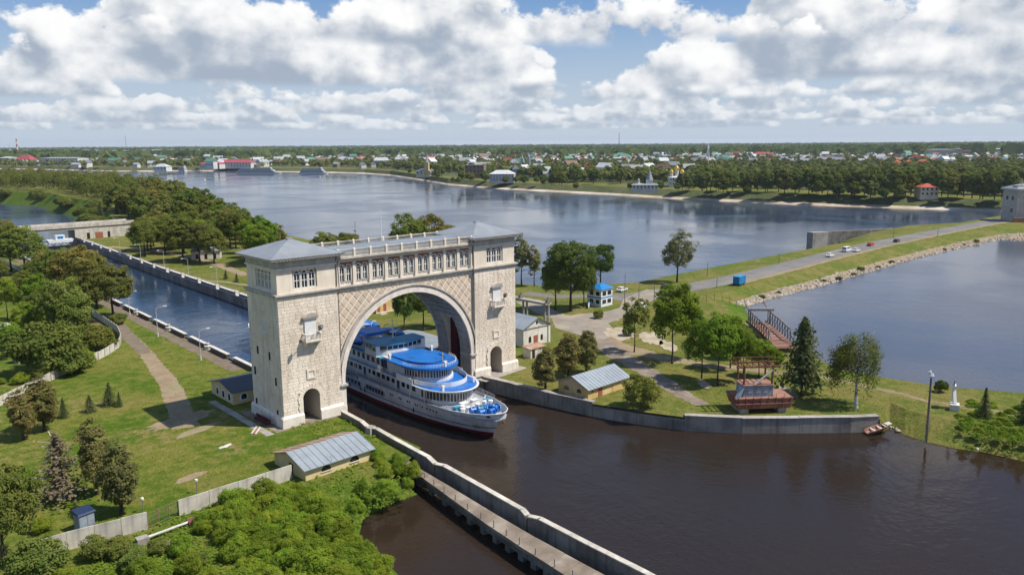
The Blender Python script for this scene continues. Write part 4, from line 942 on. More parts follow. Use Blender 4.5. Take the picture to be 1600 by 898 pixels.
# side openings, windows, portholes
wme = MB(); wme.box(-.04, .04, -.48, .48, -.5, .5); wme = wme.mesh('side_window', M['glass'])
wms = MB(); wms.box(-.04, .04, -.28, .28, -.30, .30); wms = wms.mesh('hull_window', M['glass'])
for s_ in (-1, 1):
    for i in range(38): 
        if i % 7 != 3: inst('window', wme, ship, (s_ * 4.36, 16.5 + i * 1.7, 2.85))
        else: MB().box(-.04, .04, -.4, .4, -1.1, .6).build('door', M['navy'], ship, (s_ * 4.36, 16.5 + i * 1.7, 2.7))
    for i in range(28): inst('window', wme, ship, (s_ * 4.31, 28.5 + i * 1.8, 5.3))
    for y in (25.9, 26.9): MB().box(-.05, .05, -.4, .4, -1.0, 1.0).build('door', M['navy'], ship, (s_ * 4.33, y, 5.1))
    pts = []
    for y in (9.2, 10.0, 10.8, 11.6, 12.9, 14.3, 14.9, 16.6, 17.2, 19.2, 19.8, 22, 22.6):
        x, a = hull_at(y, .55, s_); m = MB(); m.cyl((-.05, 0, 0), (.05, 0, 0), .2, n=10); m.build('porthole', M['dark'], ship, (x, y, .55), -s_ * a * 1.0)
    # two long rounded window recesses and rows of hull windows
    for y0, y1 in ((24.6, 31.4), (33.0, 42.5)):
        x, _ = hull_at((y0 + y1) / 2, .1, s_); r = .62
        zc = -.02 if y0 > 30 else .15; ring = arc(y1 - r, zc, r, -pi / 2, pi / 2, 8) + arc(y0 + r, zc, r, pi / 2, 1.5 * pi, 8)
        m = MB(); m.slab(ring, [], lambda u, v, d: (d, u, v), x - .05 - (0), x + .06); q = m.build('window_recess', M['shipgrey'], ship)
        nwin = 6 if y0 < 30 else 7
        for i in range(nwin): MB().box(-.09, .09, -.36, .36, -.36, .36).build('recessed_window', M['darkred' if i == 1 and y0 < 30 else 'glass'], q, (x, y0 + .75 + (y1 - y0 - 1.5) * i / (nwin - 1), zc))
    for i in range(22):
        y = 44.5 + i * 1.85; x, _ = hull_at(y, .2, s_); inst('window', wms, ship, (x, y, .25))
    for y in (16.0, 31.8, 33.4, 37.5, 44.5):
        x, _ = hull_at(y, -.65, s_); MB().box(-.08, .08, -.14, .14, -.75, .35).build('fender_block', M['navy'], ship, (x, y, -.45))
    # promenade pillars, rails, bulwark panel
    m = MB()
    for i in range(15): m.cyl((s_ * 5.45, 11.5 + i * 4.7, 1.42), (s_ * 5.45, 11.5 + i * 4.7, 3.85), .07, n=5)
    tag(m.build('promenade_pillars', M['shipwhite'], ship), kind='stuff')
    side = [(s_ * (p[0] - .06), p[1]) for p in dk[4:10]]; railing('promenade_railing', side, 1.5, 1.0, 4, 1.2, M['shipgrey'])
    railing('boat_deck_railing', [(s_ * 5.35, y) for y in (16, 24, 84)], 4.0, 1.0, 4, 1.2, M['shipwhite'])
    m = MB(); m.box(-.03, .03, 0, 5.4, 0, .95); m.build('white_dodger', M['white'], ship, (s_ * 5.42, 15.2, 4.02))
    for y in (21.0,): 
        m = MB(); R_ = .38
        m.loft([[(.06 * cos(b), (R_ + .09 * sin(b)) * cos(a), (R_ + .09 * sin(b)) * sin(a)) for b in [pi / 2 * j for j in range(4)]] for a in [2 * pi * i / 12 for i in range(13)]], close=True, cap=False); m.build('lifebuoy', M['boot'], ship, (s_ * 5.48, y, 4.6))
    m = MB(); m.loft([[(.06 * cos(b), (.38 + .09 * sin(b)) * cos(a), (.38 + .09 * sin(b)) * sin(a)) for b in [pi / 2 * j for j in range(4)]] for a in [2 * pi * i / 12 for i in range(13)]], close=True, cap=False); m.build('lifebuoy', M['boot'], ship, (s_ * 5.3, 11.5, 2.2))
    # anchor in its pocket
    x, a = hull_at(1.2, -.2, s_); an = MB(); an.box(-.1, .1, -.07, .07, -.5, .5); an.bar((0, -.5, -.45), (0, .5, -.45), .16); an.bar((0, -.5, -.45), (0, -.62, -.05), .13); an.bar((0, .5, -.45), (0, .62, -.05), .13); an.build('anchor', M['steel'], ship, (x + s_ * .05, 1.5, -.3), -s_ * a)
# foredeck gear: blue windlass, white drums and vents, raised white breakwater
breakw = [(-4.6, 7.4), (-3.4, 6.2), (0, 5.3), (3.4, 6.2), (4.6, 7.4)]
band('breakwater', breakw, 1.12, 2.0, .08, M['shipwhite'])
rr = random.Random(12)
for i, (x, y) in enumerate([(-1.2, .9), (.3, .4), (1.6, 1.2), (-.3, 2.1), (1.2, 2.5), (-1.6, 2.6)]):
    m = MB(); m.box(-.42, .42, -.32, .32, 0, .55); m.cyl((-.55, 0, .6), (.55, 0, .6), .3, n=10); m.cyl((-.62, 0, .6), (-.5, 0, .6), .45, n=10); m.cyl((.5, 0, .6), (.62, 0, .6), .45, n=10); m.bar((.1, -.4, .3), (.1, -.5, 1.1), .1)
    m.build('windlass', M['blue' if i != 3 else 'turq'], ship, (x, y, 1.12), rr.uniform(-.6, .6)).scale = (1.3, 1.3, 1.25)
for i, (x, y, h) in enumerate([(-3.0, 3.9, 1.0), (-1.8, 4.2, .9), (-2.4, 4.9, 1.1), (.3, 4.3, 1.0), (1.7, 4.2, 1.2), (2.9, 4.0, 1.1)]):
    m = MB(); m.lathe([(.34, 0), (.34, h * .7), (.42, h * .75), (.42, h), (.1, h + .08)], n=10); m.build('ventilator', M['white'], ship, (x, y, 1.12))
for x, y, a_, b_ in ((-.8, 6.6, .7, .5), (1.6, 6.8, .6, .45), (-3.1, 5.6, .4, .4), (3.3, 5.6, .45, .4)):
    m = MB(); m.box(-a_, a_, -b_, b_, 0, .45); m.box(-a_ - .06, a_ + .06, -b_ - .06, b_ + .06, .45, .53); m.build('deck_hatch', M['white' if a_ > .5 else 'turq'], ship, (x, y, 1.43))
for x, y in ((-.75, -1.2), (.75, -1.2), (-2.4, 1.0), (2.4, 1.0)):
    m = MB(); m.box(-.3, .3, -.14, .14, 0, .12); m.cyl((-.17, 0, .1), (-.17, 0, .5), .11); m.cyl((.17, 0, .1), (.17, 0, .5), .11); m.build('bitts', M['navy'], ship, (x, y, 1.12))
m = MB(); m.cyl((0, -2.1, 1.12), (0, -2.3, 4.3), .05, .03); m.build('bow_staff', M['white'], ship)
x, a = hull_at(-1.2, 1.2); m = MB(); m.box(-.05, .05, -.3, .3, -.14, .14); m.build('fairlead', M['dark'], ship, (-1.9, -1.35, 1.75), .5)
m = MB(); m.cyl((0, -2.9, .9), (0, -3.0, .75), .3, n=10); m.build('bow_fender', M['rust'], ship)
# lettering
def lettering(txt, size, parent, loc, ang, mat, name, tiltz=0.0):
    cu = bpy.data.curves.new(name, 'FONT'); cu.body = txt; cu.size = size; cu.extrude = .004; cu.offset = .018 * size
    t = bpy.data.objects.new('tmp', cu); COL.objects.link(t); dg = bpy.context.evaluated_depsgraph_get(); dg.update()
    me = bpy.data.meshes.new_from_object(t.evaluated_get(dg)); bpy.data.objects.remove(t); me.materials.clear(); me.materials.append(mat)
    o = bpy.data.objects.new(name, me); link(o, parent)
    Xd = Vector((-sin(ang), -cos(ang), 0)); Zd = Vector((-cos(ang), sin(ang), 0)); Yd = Vector((0, 0, 1))
    o.matrix_local = Matrix(((Xd.x, Yd.x, Zd.x, loc[0]), (Xd.y, Yd.y, Zd.y, loc[1]), (Xd.z, Yd.z, Zd.z, loc[2]), (0, 0, 0, 1)))
    return o
x, a = hull_at(40, 1.0); lettering('ЕКТАНАВЕОТУР', .95, hull, (-5.66, 41.2, .80), 0, M['dark'], 'side_lettering')
x, a = hull_at(3.2, 1.3); x2, a2 = hull_at(.6, 1.3); lettering('Г.В.ПЛЕХАНОВ', .40, hull, (hull_at(3.4, 1.35)[0] - .05, 3.4, 1.25), atan2(abs(hull_at(3.4, 1.35)[0]) - abs(hull_at(.7, 1.35)[0]), 2.7) * -1.0, M['navy'], 'bow_lettering')

# ------------------------------------------------------------------ vegetation
LEAF = {
 'lime': leafmat('leaf_lime', (0.084, 0.128, 0.026), (0.220, 0.232, 0.055)),
 'olive': leafmat('leaf_olive', (0.126, 0.146, 0.034), (0.273, 0.238, 0.067)),
 'bright': leafmat('leaf_bright', (0.104, 0.192, 0.022), (0.260, 0.343, 0.046), .3),
 'dark': leafmat('leaf_dark', (0.049, 0.088, 0.025), (0.135, 0.178, 0.044)),
 'pale': leafmat('leaf_pale', (0.132, 0.152, 0.062), (0.256, 0.256, 0.116)),
 'thuja': leafmat('leaf_thuja', (.130, .128, .045), (.285, .255, .095), .35), 'thujax': leafmat('leaf_thuja_x', (0.078, 0.078, 0.025), (0.186, 0.152, 0.056)),
 'spruce': leafmat('needle_spruce', (0.052, 0.085, 0.037), (0.142, 0.165, 0.064)),
 'brown': leafmat('needle_brown', (.150, .120, .080), (.270, .215, .145)),
 'shrub': leafmat('leaf_shrub', (.135, .205, .020), (.31, .375, .05), .4), 'shrubx': leafmat('leaf_shrub_x', (0.093, 0.186, 0.016), (0.240, 0.364, 0.034), .35),
 'far': leafmat('leaf_far', (0.080, 0.115, 0.031), (0.198, 0.220, 0.062), .15, .25),
}
def leaf_quad(mb, p, n, s, rr, asp=1.0):
    n = n.normalized(); a = n.orthogonal().normalized(); t = rr.uniform(0, 2 * pi); b = n.cross(a)
    u = (a * cos(t) + b * sin(t)) * s * asp; w = (b * cos(t) - a * sin(t)) * s
    mb.add([p - u * .5 - w * .35, p + u * .1 - w * .55, p + u * .55 + w * .1, p - u * .15 + w * .5], [(0, 1, 2, 3)])
def rdir(rr):
    z = rr.uniform(-1, 1); t = rr.uniform(0, 2 * pi); r = sqrt(1 - z * z); return Vector((r * cos(t), r * sin(t), z))
def crown(seed, H, c, rad, ncl, nl, ls, cr, mat, lobes=9, lump=.30, bottom=-.75, droop=0.0, open_=.0):
    """broad-leaved crown: leaf clumps through a lobed volume"""
    rr = random.Random(seed); L = [(rdir(rr), rr.uniform(.4, 1)) for _ in range(lobes)]; mb = MB(); C = Vector(c) * H; cls = []
    for i in range(ncl * 4):
        if len(cls) >= ncl: break
        d = rdir(rr)
        if d.z < bottom: continue
        k = 1 - lump + lump * 1.25 * max(0, max(d.dot(l) ** 3 * w for l, w in L)); u = rr.uniform(.35, 1) ** .45
        if open_ and rr.random() < open_ and u > .75: continue
        p = C + Vector((d.x * rad[0], d.y * rad[1], d.z * rad[2])) * H * k * u
        cls.append((p, d, u))
    for p, d, u in cls:
        r = cr * H * rr.uniform(.65, 1.25); base = rr.random()
        for j in range(nl):
            e = (rdir(rr) + d * .55 + Vector((0, 0, .35))).normalized(); q = p + Vector((e.x, e.y, e.z * .8)) * r * rr.uniform(.55, 1.05)
            if droop: q.z -= rr.random() ** 2 * droop * H
            mb.tint = min(1, max(0, base * .6 + rr.uniform(0, .4))); nn = e + rdir(rr) * .55 + Vector((0, 0, .25)); leaf_quad(mb, q, nn, ls * rr.uniform(.7, 1.35), rr, 1.0 if not droop else .6)
    mb.tint = None; return mb.mesh('crown', mat)
def conifer(seed, H, rb, z0, tiers, per, ls, mat, ragged=.2, power=1.0):
    rr = random.Random(seed); mb = MB()
    for i in range(tiers):
        f = (i + rr.random()) / tiers; z = H * (z0 + (1 - z0) * f); R = H * rb * (1 - f) ** power + .06 * H * (1 - f) + .12
        nb = max(4, int(per * (1 - f * .7)))
        for b in range(nb):
            t = rr.uniform(0, 2 * pi); rl = R * rr.uniform(1 - ragged * 1.6, 1 + ragged * .6); base = rr.random()
            for j in range(9):
                k = (j + rr.random()) / 9; q = Vector((cos(t) * rl * k, sin(t) * rl * k, z - rl * k * .28 + rr.uniform(-.3, .3))); q += rdir(rr) * ls * .8
                mb.tint = base * .6 + rr.uniform(0, .4); leaf_quad(mb, q, Vector((cos(t) * .7, sin(t) * .7, .75)) + rdir(rr) * .6, ls * rr.uniform(.7, 1.3), rr)
    mb.tint = None; return mb.mesh('crown', mat)
def trunk(seed, H, r, top, mat, limbs=7, spread=.2, lean=0.0, z0=.3):
    rr = random.Random(seed); mb = MB(); pts = [Vector((lean * H * f ** 1.5 + rr.uniform(-.008, .008) * H, rr.uniform(-.008, .008) * H, H * top * f)) for f in (0, .2, .45, .7, 1)]
    pts[0] = Vector((0, 0, -.15))
    for i, (a, b) in enumerate(zip(pts, pts[1:])): mb.cyl(a, b, r * (1 - .2 * i) * (1.25 if i == 0 else 1), r * (1 - .2 * (i + 1)), 7)
    for i in range(limbs):
        f = rr.uniform(z0, .95); a = Vector((lean * H * f ** 1.5, 0, H * top * f)); t = rr.uniform(0, 2 * pi); L = H * spread * rr.uniform(.6, 1.2)
        b = a + Vector((cos(t) * L, sin(t) * L, L * rr.uniform(.5, 1.1))); mb.cyl(a, b, r * .42 * (1.1 - f), r * .12, 5)
    return mb.mesh('trunk', mat)
T = {}
def kind(k, crowns, trunks, H): T[k] = (crowns, trunks, H)
kind('lime', [crown(10 + i, 14, (0, 0, .60), (.34, .34, .40), 150, 84, .29, .085, LEAF['lime'], open_=.12) for i in range(3)], [trunk(i, 14, .28, .72, M['bark'], 9) for i in range(2)], 14)
kind('olive', [crown(20 + i, 14, (0, 0, .60), (.36, .36, .38), 150, 84, .29, .085, LEAF['olive'], open_=.12) for i in range(2)], [trunk(3, 14, .28, .72, M['bark'], 9)], 14)
kind('bright', [crown(30 + i, 12, (0, 0, .62), (.29, .29, .36), 105, 84, .24, .085, LEAF['bright'], lump=.45, open_=.2) for i in range(3)], [trunk(5 + i, 12, .15, .75, M['bark'], 8) for i in range(2)], 12)
kind('dark', [crown(40 + i, 16, (0, 0, .60), (.34, .34, .40), 160, 84, .31, .085, LEAF['dark'], lump=.4, open_=.1) for i in range(2)], [trunk(7, 16, .34, .74, M['bark'], 10)], 16)
kind('pale', [crown(50, 14, (0, 0, .62), (.30, .30, .40), 120, 76, .25, .085, LEAF['pale'], lump=.45, open_=.25)], [trunk(9, 14, .26, .75, M['bark'], 9)], 14)
kind('slim', [crown(52 + i, 14, (0, 0, .60), (.15, .15, .42), 90, 34, .34, .06, LEAF['pale'] if i else LEAF['olive'], lump=.4, open_=.2) for i in range(2)], [trunk(11, 14, .18, .8, M['bark'], 5, .1)], 14)
kind('young', [crown(54, 9, (0, 0, .66), (.30, .30, .34), 52, 36, .28, .075, LEAF['olive'], lump=.45, open_=.4)], [trunk(12, 9, .11, .8, M['bark'], 9, .25)], 9)
kind('birch', [crown(56, 13, (.06, 0, .60), (.25, .25, .36), 120, 84, .21, .07, LEAF['lime'], lump=.45, droop=.22, open_=.15)], [trunk(13, 13, .20, .85, M['birchbark'], 7, .16, .07)], 13)
kind('spruce', [conifer(60 + i, 10, .24, .08, 36, 20, .25, LEAF['spruce']) for i in range(2)], [trunk(14, 10, .16, .9, M['bark'], 0)], 10)
kind('thuja', [crown(64 + i, 10, (0, 0, .52), (.19, .19, .48), 135, 62, .22, .070, LEAF['thuja'], lobes=12, lump=.5, bottom=-.97, open_=.1) for i in range(3)], [trunk(15, 10, .20, .9, M['bark'], 0)], 10)
kind('brown', [conifer(68, 8, .24, .14, 30, 14, .2, LEAF['brown'], .4, .7)], [trunk(16, 8, .2, .92, M['birchbark'], 10, .2)], 8)
kind('pine', [conifer(70, 13, .28, .20, 30, 24, .50, LEAF['spruce'], .45, .6)], [trunk(17, 13, .22, .92, M['bark'], 8, .18)], 13)
kind('bush', [crown(80 + i, 3, (0, 0, .42), (.62, .62, .50), 70, 105, .135, .22, LEAF['shrub'], lump=.5, bottom=-.5, open_=.2) for i in range(3)], [trunk(18, 3, .05, .6, M['bark'], 8, .3, z0=.1)], 3)
kind('dkbush', [crown(84 + i, 3, (0, 0, .42), (.60, .60, .52), 70, 90, .14, .20, LEAF['lime'], lump=.4, bottom=-.5, open_=.15) for i in range(2)], [trunk(18, 3, .05, .6, M['bark'], 8, .3, z0=.1)], 3)
kind('midtree', [crown(90 + i, 15, (0, 0, .56), (.36, .36, .44), 90, 46, .56, .10, LEAF[m], lump=.4, bottom=-.9) for i, m in enumerate(('lime', 'olive', 'lime', 'dark'))], [trunk(19, 15, .28, .7, M['bark'], 5)], 15)
kind('fartree', [crown(95 + i, 18, (0, 0, .54), (.34, .34, .46), 55, 18, 1.5, .12, LEAF['far'] if i != 1 else LEAF['lime'], lump=.3, bottom=-.95) for i in range(3)], [trunk(20, 18, .35, .7, M['bark'], 3)], 18)
NAMES = {'lime': 'lime_tree', 'olive': 'maple_tree', 'bright': 'young_maple_tree', 'dark': 'broadleaf_tree', 'pale': 'willow_tree', 'slim': 'poplar_tree', 'young': 'sapling', 'birch': 'birch_tree', 'spruce': 'spruce_tree',
         'thuja': 'thuja_tree', 'brown': 'withered_conifer', 'pine': 'pine_tree', 'bush': 'shrub', 'dkbush': 'shrub', 'midtree': 'broadleaf_tree', 'fartree': 'broadleaf_tree'}
rt = random.Random(99)
def plant(k, p, h, label=None, base=None, group=None, wide=1.0, cat=None):
    cr, tr, H = T[k]; s = h / H; o = thing(NAMES[k], None, None, p, rt.uniform(0, 2 * pi)); o.scale = (s * wide, s * wide, s)
    cat = cat or ('shrub' if 'bush' in k else 'tree')
    if label: tag(o, label, cat, group)
    else: alike(o, base, cat, group)
    inst('trunk', rt.choice(tr), o); inst('crown' if 'bush' not in k else 'foliage', rt.choice(cr), o); return o
def plantpx(k, px, pb, pt, label=None, base=None, group=None, wide=1.0, z=0.0):
    p = G(px, pb, z); return plant(k, p, max(.8, zat(px, pt, p) - z), label, base, group, wide)
# --- left foreground
for k, px, pb, pt, w, lab in [
    ('thuja', 152, 772, 655, 1.0, 'tall brown-green thuja, taller of the pair behind the concrete fence'),
    ('thuja', 190, 803, 690, 1.25, 'bushy brown-green thuja beside the small metal cabinet'),
    ('brown', 97, 781, 676, 1.7, 'withered brown conifer with bare pale trunk left of the thujas'),
    ('thuja', 70, 672, 588, 1.35, 'brown-green conifer on the lawn below the curved wall'),
    ('thuja', 37, 686, 610, 1.35, 'brown-green conifer at the far left of the lawn'),
    ('spruce', 100, 652, 622, 1.2, 'small green spruce right of the lawn conifers'),
    ('spruce', 141, 643, 617, 1.7, 'little spruce standing alone on the lawn'),
    ('spruce', 172, 633, 598, 1.5, 'young spruce on the lawn, right of the little spruce'),
    ('spruce', 187, 635, 612, 1.0, 'smallest spruce, touching the young spruce on the lawn'),
    ('bush', 42, 770, 733, 1.0, 'round yellow-green shrub near the left edge beside the withered conifer'),
    ('lime', 8, 880, 722, 1.0, 'big dark tree in the lower left corner'),
    ('dkbush', 62, 900, 838, 1.1, 'dark shrub under the big tree, lower left corner'),
    ('bush', 65, 830, 808, 1.2, 'small yellow-green shrub by the fence end, lower left'),
    ('olive', 177, 497, 411, 1.25, 'olive-topped round tree nearest the lock lamps'),
    ('olive', 128, 478, 382, 1.3, 'olive-topped tree behind the one nearest the lamps'),
    ('olive', 75, 442, 388, 1.25, 'small olive-topped tree in the left bank row'),
    ('lime', 40, 428, 353, 1.35, 'large lime tree on the left bank before the bridge'),
    ('olive', 3, 402, 341, 1.3, 'lime tree cut by the left edge before the bridge'),
    ('lime', 108, 548, 434, 1.05, 'tall grey-green tree inside the curved wall'),
    ('dkbush', 78, 582, 498, 1.05, 'large round dark shrub inside the curved wall'),
    ('bright', 45, 545, 468, 1.0, 'green tree behind the round dark shrub'),
    ('bright', 12, 500, 432, 1.1, 'green tree at the left edge above the sheds'),
    ('dkbush', 150, 548, 505, 1.2, 'shrub at the bend of the curved wall'),
    ('dkbush', 185, 506, 488, 1.2, 'low shrub under the olive-topped tree by the lamps'),
    ('bush', 128, 575, 545, 1.2, 'lower shrub right of the round dark shrub'),
    ('bright', 60, 500, 425, 1.0, 'mid green tree in the middle of the left grove'),
    ('bright', 20, 560, 500, 1.2, 'leafy tree low at the left edge by the sheds'),
    ('olive', 152, 482, 398, 1.2, 'olive-topped tree between the two nearest the lamps'), ('lime', 98, 462, 388, 1.2, 'green tree behind the small olive-topped tree'), ('lime', 72, 525, 446, 1.1, 'green tree left of the tall grey-green tree'), ('lime', 18, 425, 350, 1.1, 'dense tree beside the one cut by the left edge'),
    ('dkbush', 112, 585, 545, 1.2, 'dark shrub in front of the tall grey-green tree')]:
    plantpx(k, px, pb, pt, lab, wide=w)
# thicket at the bottom: shrubs too many alike to describe one by one
def inpoly(x, y, poly):
    c = False
    for (x1, y1), (x2, y2) in zip(poly, poly[1:] + poly[:1]):
        if (y1 > y) != (y2 > y) and x < (x2 - x1) * (y - y1) / (y2 - y1) + x1: c = not c
    return c
def scatter(poly, n, mind, z=0.0, seed=1):
    rr = random.Random(seed); out = []; xs = [p[0] for p in poly]; ys = [p[1] for p in poly]; tries = 0
    while len(out) < n and tries < n * 60:
        tries += 1; x, y = rr.uniform(min(xs), max(xs)), rr.uniform(min(ys), max(ys))
        if not inpoly(x, y, poly): continue
        p = G(x, y, z)
        if all((p - q).length > mind for q in out): out.append(p)
    return out
for p in scatter([(300, 835), (340, 805), (440, 775), (490, 785), (520, 812), (545, 850), (600, 905), (470, 960), (370, 940), (395, 890), (345, 862)], 85, 1.45, -.3, 3):
    plant('bush', p, rt.uniform(1.7, 3.3), None, 'bright green shrub in the thicket below the gate house', 'shrubs of the foreground thicket', rt.uniform(.8, 1.2))
for p in scatter([(585, 725), (600, 700), (625, 705), (648, 740), (640, 772), (600, 780), (580, 800), (545, 812), (530, 780), (600, 755)], 11, 1.7, -.4, 4):
    plant('bush', p, rt.uniform(1.2, 2.6), None, 'green waterside shrub between gate house and walkway', 'waterside shrubs by the walkway', rt.uniform(.8, 1.2))
for p in scatter([(100, 905), (150, 860), (215, 850), (300, 862), (340, 905), (300, 950), (100, 950)], 16, 2.2, 0, 5):
    plant(rt.choice(('bush', 'bush', 'dkbush')), p, rt.uniform(1.2, 2.8), None, 'low yellow-green shrub at the bottom edge of the lawn', 'shrubs at the bottom edge', rt.uniform(.9, 1.3))
for p in scatter([(0, 590), (0, 640), (20, 615), (110, 570), (170, 545), (160, 520), (120, 540), (60, 585)], 5, 2.5, 0, 6):
    plant('bush', p, rt.uniform(1.0, 2.2), None, 'low green shrub along the inside of the curved wall', 'shrubs inside the curved wall', 1.2)
for p in scatter([(0, 410), (0, 470), (60, 500), (130, 500), (150, 480), (60, 440)], 4, 6, 0, 16):
    plant(rt.choice(('lime', 'bright')), p, rt.uniform(7, 10), None, 'leafy tree deep in the grove of the left bank', 'trees of the left bank grove', 1.1)
# --- park grove on the other lock bank
for p in scatter([(218, 402), (300, 410), (425, 418), (440, 395), (420, 372), (300, 366), (235, 378)], 34, 6.5, 0, 7):
    plant(rt.choice(('lime', 'lime', 'olive', 'bright')), p, rt.uniform(14, 18), None, 'lime tree in the park grove beyond the lock', 'trees of the park grove beyond the lock', rt.uniform(1, 1.2))
for px, pb in [(353, 436), (370, 441), (418, 436)]:
    plantpx('spruce', px, pb, pb - 14, None, 'small young spruce on the park lawn beyond the lock', 'young spruces on the park lawn', 1.3)
# --- wooded spit
SP = [(66, 350), (112, 345), (118, 400), (136, 460), (160, 565), (178, 700), (184, 890), (150, 1150), (60, 1150), (102, 860), (122, 790), (116, 655), (118, 565), (94, 505)]
rr = random.Random(8); pl = []
for _ in range(9000):
    x, y = rr.uniform(40, 190), rr.uniform(320, 1150)
    if inpoly(x, y, SP) and all((x - a) ** 2 + (y - b) ** 2 > (8.0 + (y - 320) * .006) ** 2 for a, b in pl): pl.append((x, y))
    if len(pl) > 235: break
SPITFAR = []
for x, y in pl:
    if pxof((x, y, 8))[0] < -25: continue
    if y > 600: SPITFAR.append((Vector((x, y, -.4)), rr.uniform(15, 22), rr.uniform(5, 7))); continue
    plant('midtree', (x, y, -.4), rr.uniform(15, 22), None, 'dense tree on the wooded spit beyond the bridge', 'trees on the wooded spit', rr.uniform(.95, 1.2))
for p in [(c[0] + 6 + rr.uniform(-2, 3), c[1] + rr.uniform(0, 40), -6) for c in canalshore[:7] for _ in range(12)]:
    plant('dkbush', p, rr.uniform(4, 9), None, 'green shrub on the canal bank below the spit', 'shrubs on the canal bank', 1.3)
for px, pb, pt in [(158, 348, 318), (183, 347, 322)]: plantpx('spruce', px, pb, pt, None, 'dark spruce by the lower canal beyond the bridge', 'spruces by the lower canal', 1.2, z=-5)
# --- seen through and above the arch
for k, px, pb, pt, w, lab in [
    ('dark', 632, 522, 440, .7, 'dark tree framed by the arch, nearest the yellow house'),
    ('lime', 662, 516, 425, .8, 'light green tree framed by the arch'),
    ('dark', 690, 512, 430, .9, 'dark tree half hidden by the arch soffit'),
    ('lime', 640, 445, 334, 1.0, 'tree crown rising above the gallery roof, left one'),
    ('olive', 676, 440, 332, 1.0, 'olive tree crown above the gallery roof, right one'),
    ('lime', 508, 420, 362, 1.3, 'treetop peeping over the roof right of the left tower'),
    ('lime', 545, 415, 360, 1.3, 'low treetop over the middle of the gallery roof'),
    ('slim', 815, 446, 364, 1.1, 'slim poplar by the river, right of the arch'),
    ('slim', 835, 447, 381, 1.1, 'shorter slim poplar by the river'),
    ('dark', 892, 486, 375, 1.05, 'big dark tree by the guard booth road'),
    ('lime', 868, 484, 392, .8, 'narrower tree left of the big dark tree'),
    ('lime', 912, 480, 400, .7, 'green tree just left of the guard booth'),
    ('dark', 938, 451, 379, 1.0, 'dark round tree behind the guard booth'),
    ('pale', 1058, 441, 363, 1.1, 'solitary grey-green willow at the start of the dam'),
    ('young', 991, 550, 462, 1.0, 'thin sapling with sparse crown beside the path'),
    ('thuja', 852, 609, 535, 1.25, 'dark conifer above the quay wall by the arch'),
    ('thuja', 888, 590, 514, 1.35, 'dark conifer, middle of three, left of the yellow building'),
    ('thuja', 916, 582, 510, 1.25, 'dark conifer behind the yellow building'),
    ('dkbush', 1001, 636, 584, .9, 'round dark shrub right of the yellow building'),
    ('bright', 1050, 568, 437, 1.0, 'tall bright green young maple, leftmost of the quay group'),
    ('bright', 1076, 560, 468, 1.0, 'bright young maple behind the quay group'),
    ('bright', 1096, 592, 492, 1.0, 'thin young maple in front of the quay group'),
    ('bright', 1121, 602, 487, 1.0, 'young maple with dark shadow on the quay lawn'),
    ('bright', 1141, 575, 488, 1.0, 'young maple in the middle of the quay group'),
    ('bright', 1160, 598, 508, .9, 'young maple just left of the rusty barge'),
    ('bright', 1186, 588, 528, 1.2, 'spreading bright maple before the rusty walkway'),
    ('bright', 1208, 590, 540, 1.1, 'bright low maple beside the pine'),
    ('bright', 1150, 560, 500, 1.0, 'bright maple nearest the steel frame'),
    ('pine', 1252, 616, 499, 1.0, 'dark pine tree beside the rusty barge'),
    ('birch', 1338, 637, 508, 1.35, 'leaning birch with white trunk on the peninsula'),
    ('spruce', 1537, 652, 606, 1.1, 'small conifer on the peninsula right of the white beacon'),
    ('spruce', 1600, 662, 612, 1.3, 'dark conifer cut by the right edge'),
    ('dkbush', 1470, 612, 592, .8, 'small shrub behind the white beacon'),
    ('dkbush', 935, 497, 484, 1.1, 'flower bed shrub at the road junction'),
    ('dkbush', 982, 524, 505, .9, 'small shrub behind the sapling')]:
    plantpx(k, px, pb, pt, lab, wide=w)
for p in scatter([(1500, 672), (1495, 650), (1530, 642), (1610, 650), (1690, 662), (1690, 705), (1600, 694), (1540, 682)], 60, 1.2, -.3, 9):
    plant('bush', p, rt.uniform(.5, 1.1), None, 'lush low shrub on the peninsula tip', 'shrubs on the peninsula tip', 1.4)
for p in scatter([(1500, 632), (1600, 637), (1680, 648), (1680, 655), (1500, 640)], 8, 2.0, -.6, 19):
    plant('bush', p, rt.uniform(.9, 1.5), None, 'low shrub along the back shore of the peninsula', 'shrubs along the back shore', 1.5)
for k_ in (.9, 1.6, 3.2, 3.6, 4.1, 4.4, 5.2, 6.6, 7.1, 7.4, 4.8):
    j = int(k_); p = damfoot[j].lerp(damfoot[j + 1], k_ - j); c = mid[j].lerp(mid[j + 1], k_ - j); p = p.lerp(c, rt.uniform(.1, .6))
    plant('dkbush', (p.x, p.y, p.z - .1), rt.uniform(.9, 1.6), None, 'small shrub on the stony foot of the dam', 'shrubs at the dam foot', 1.5)
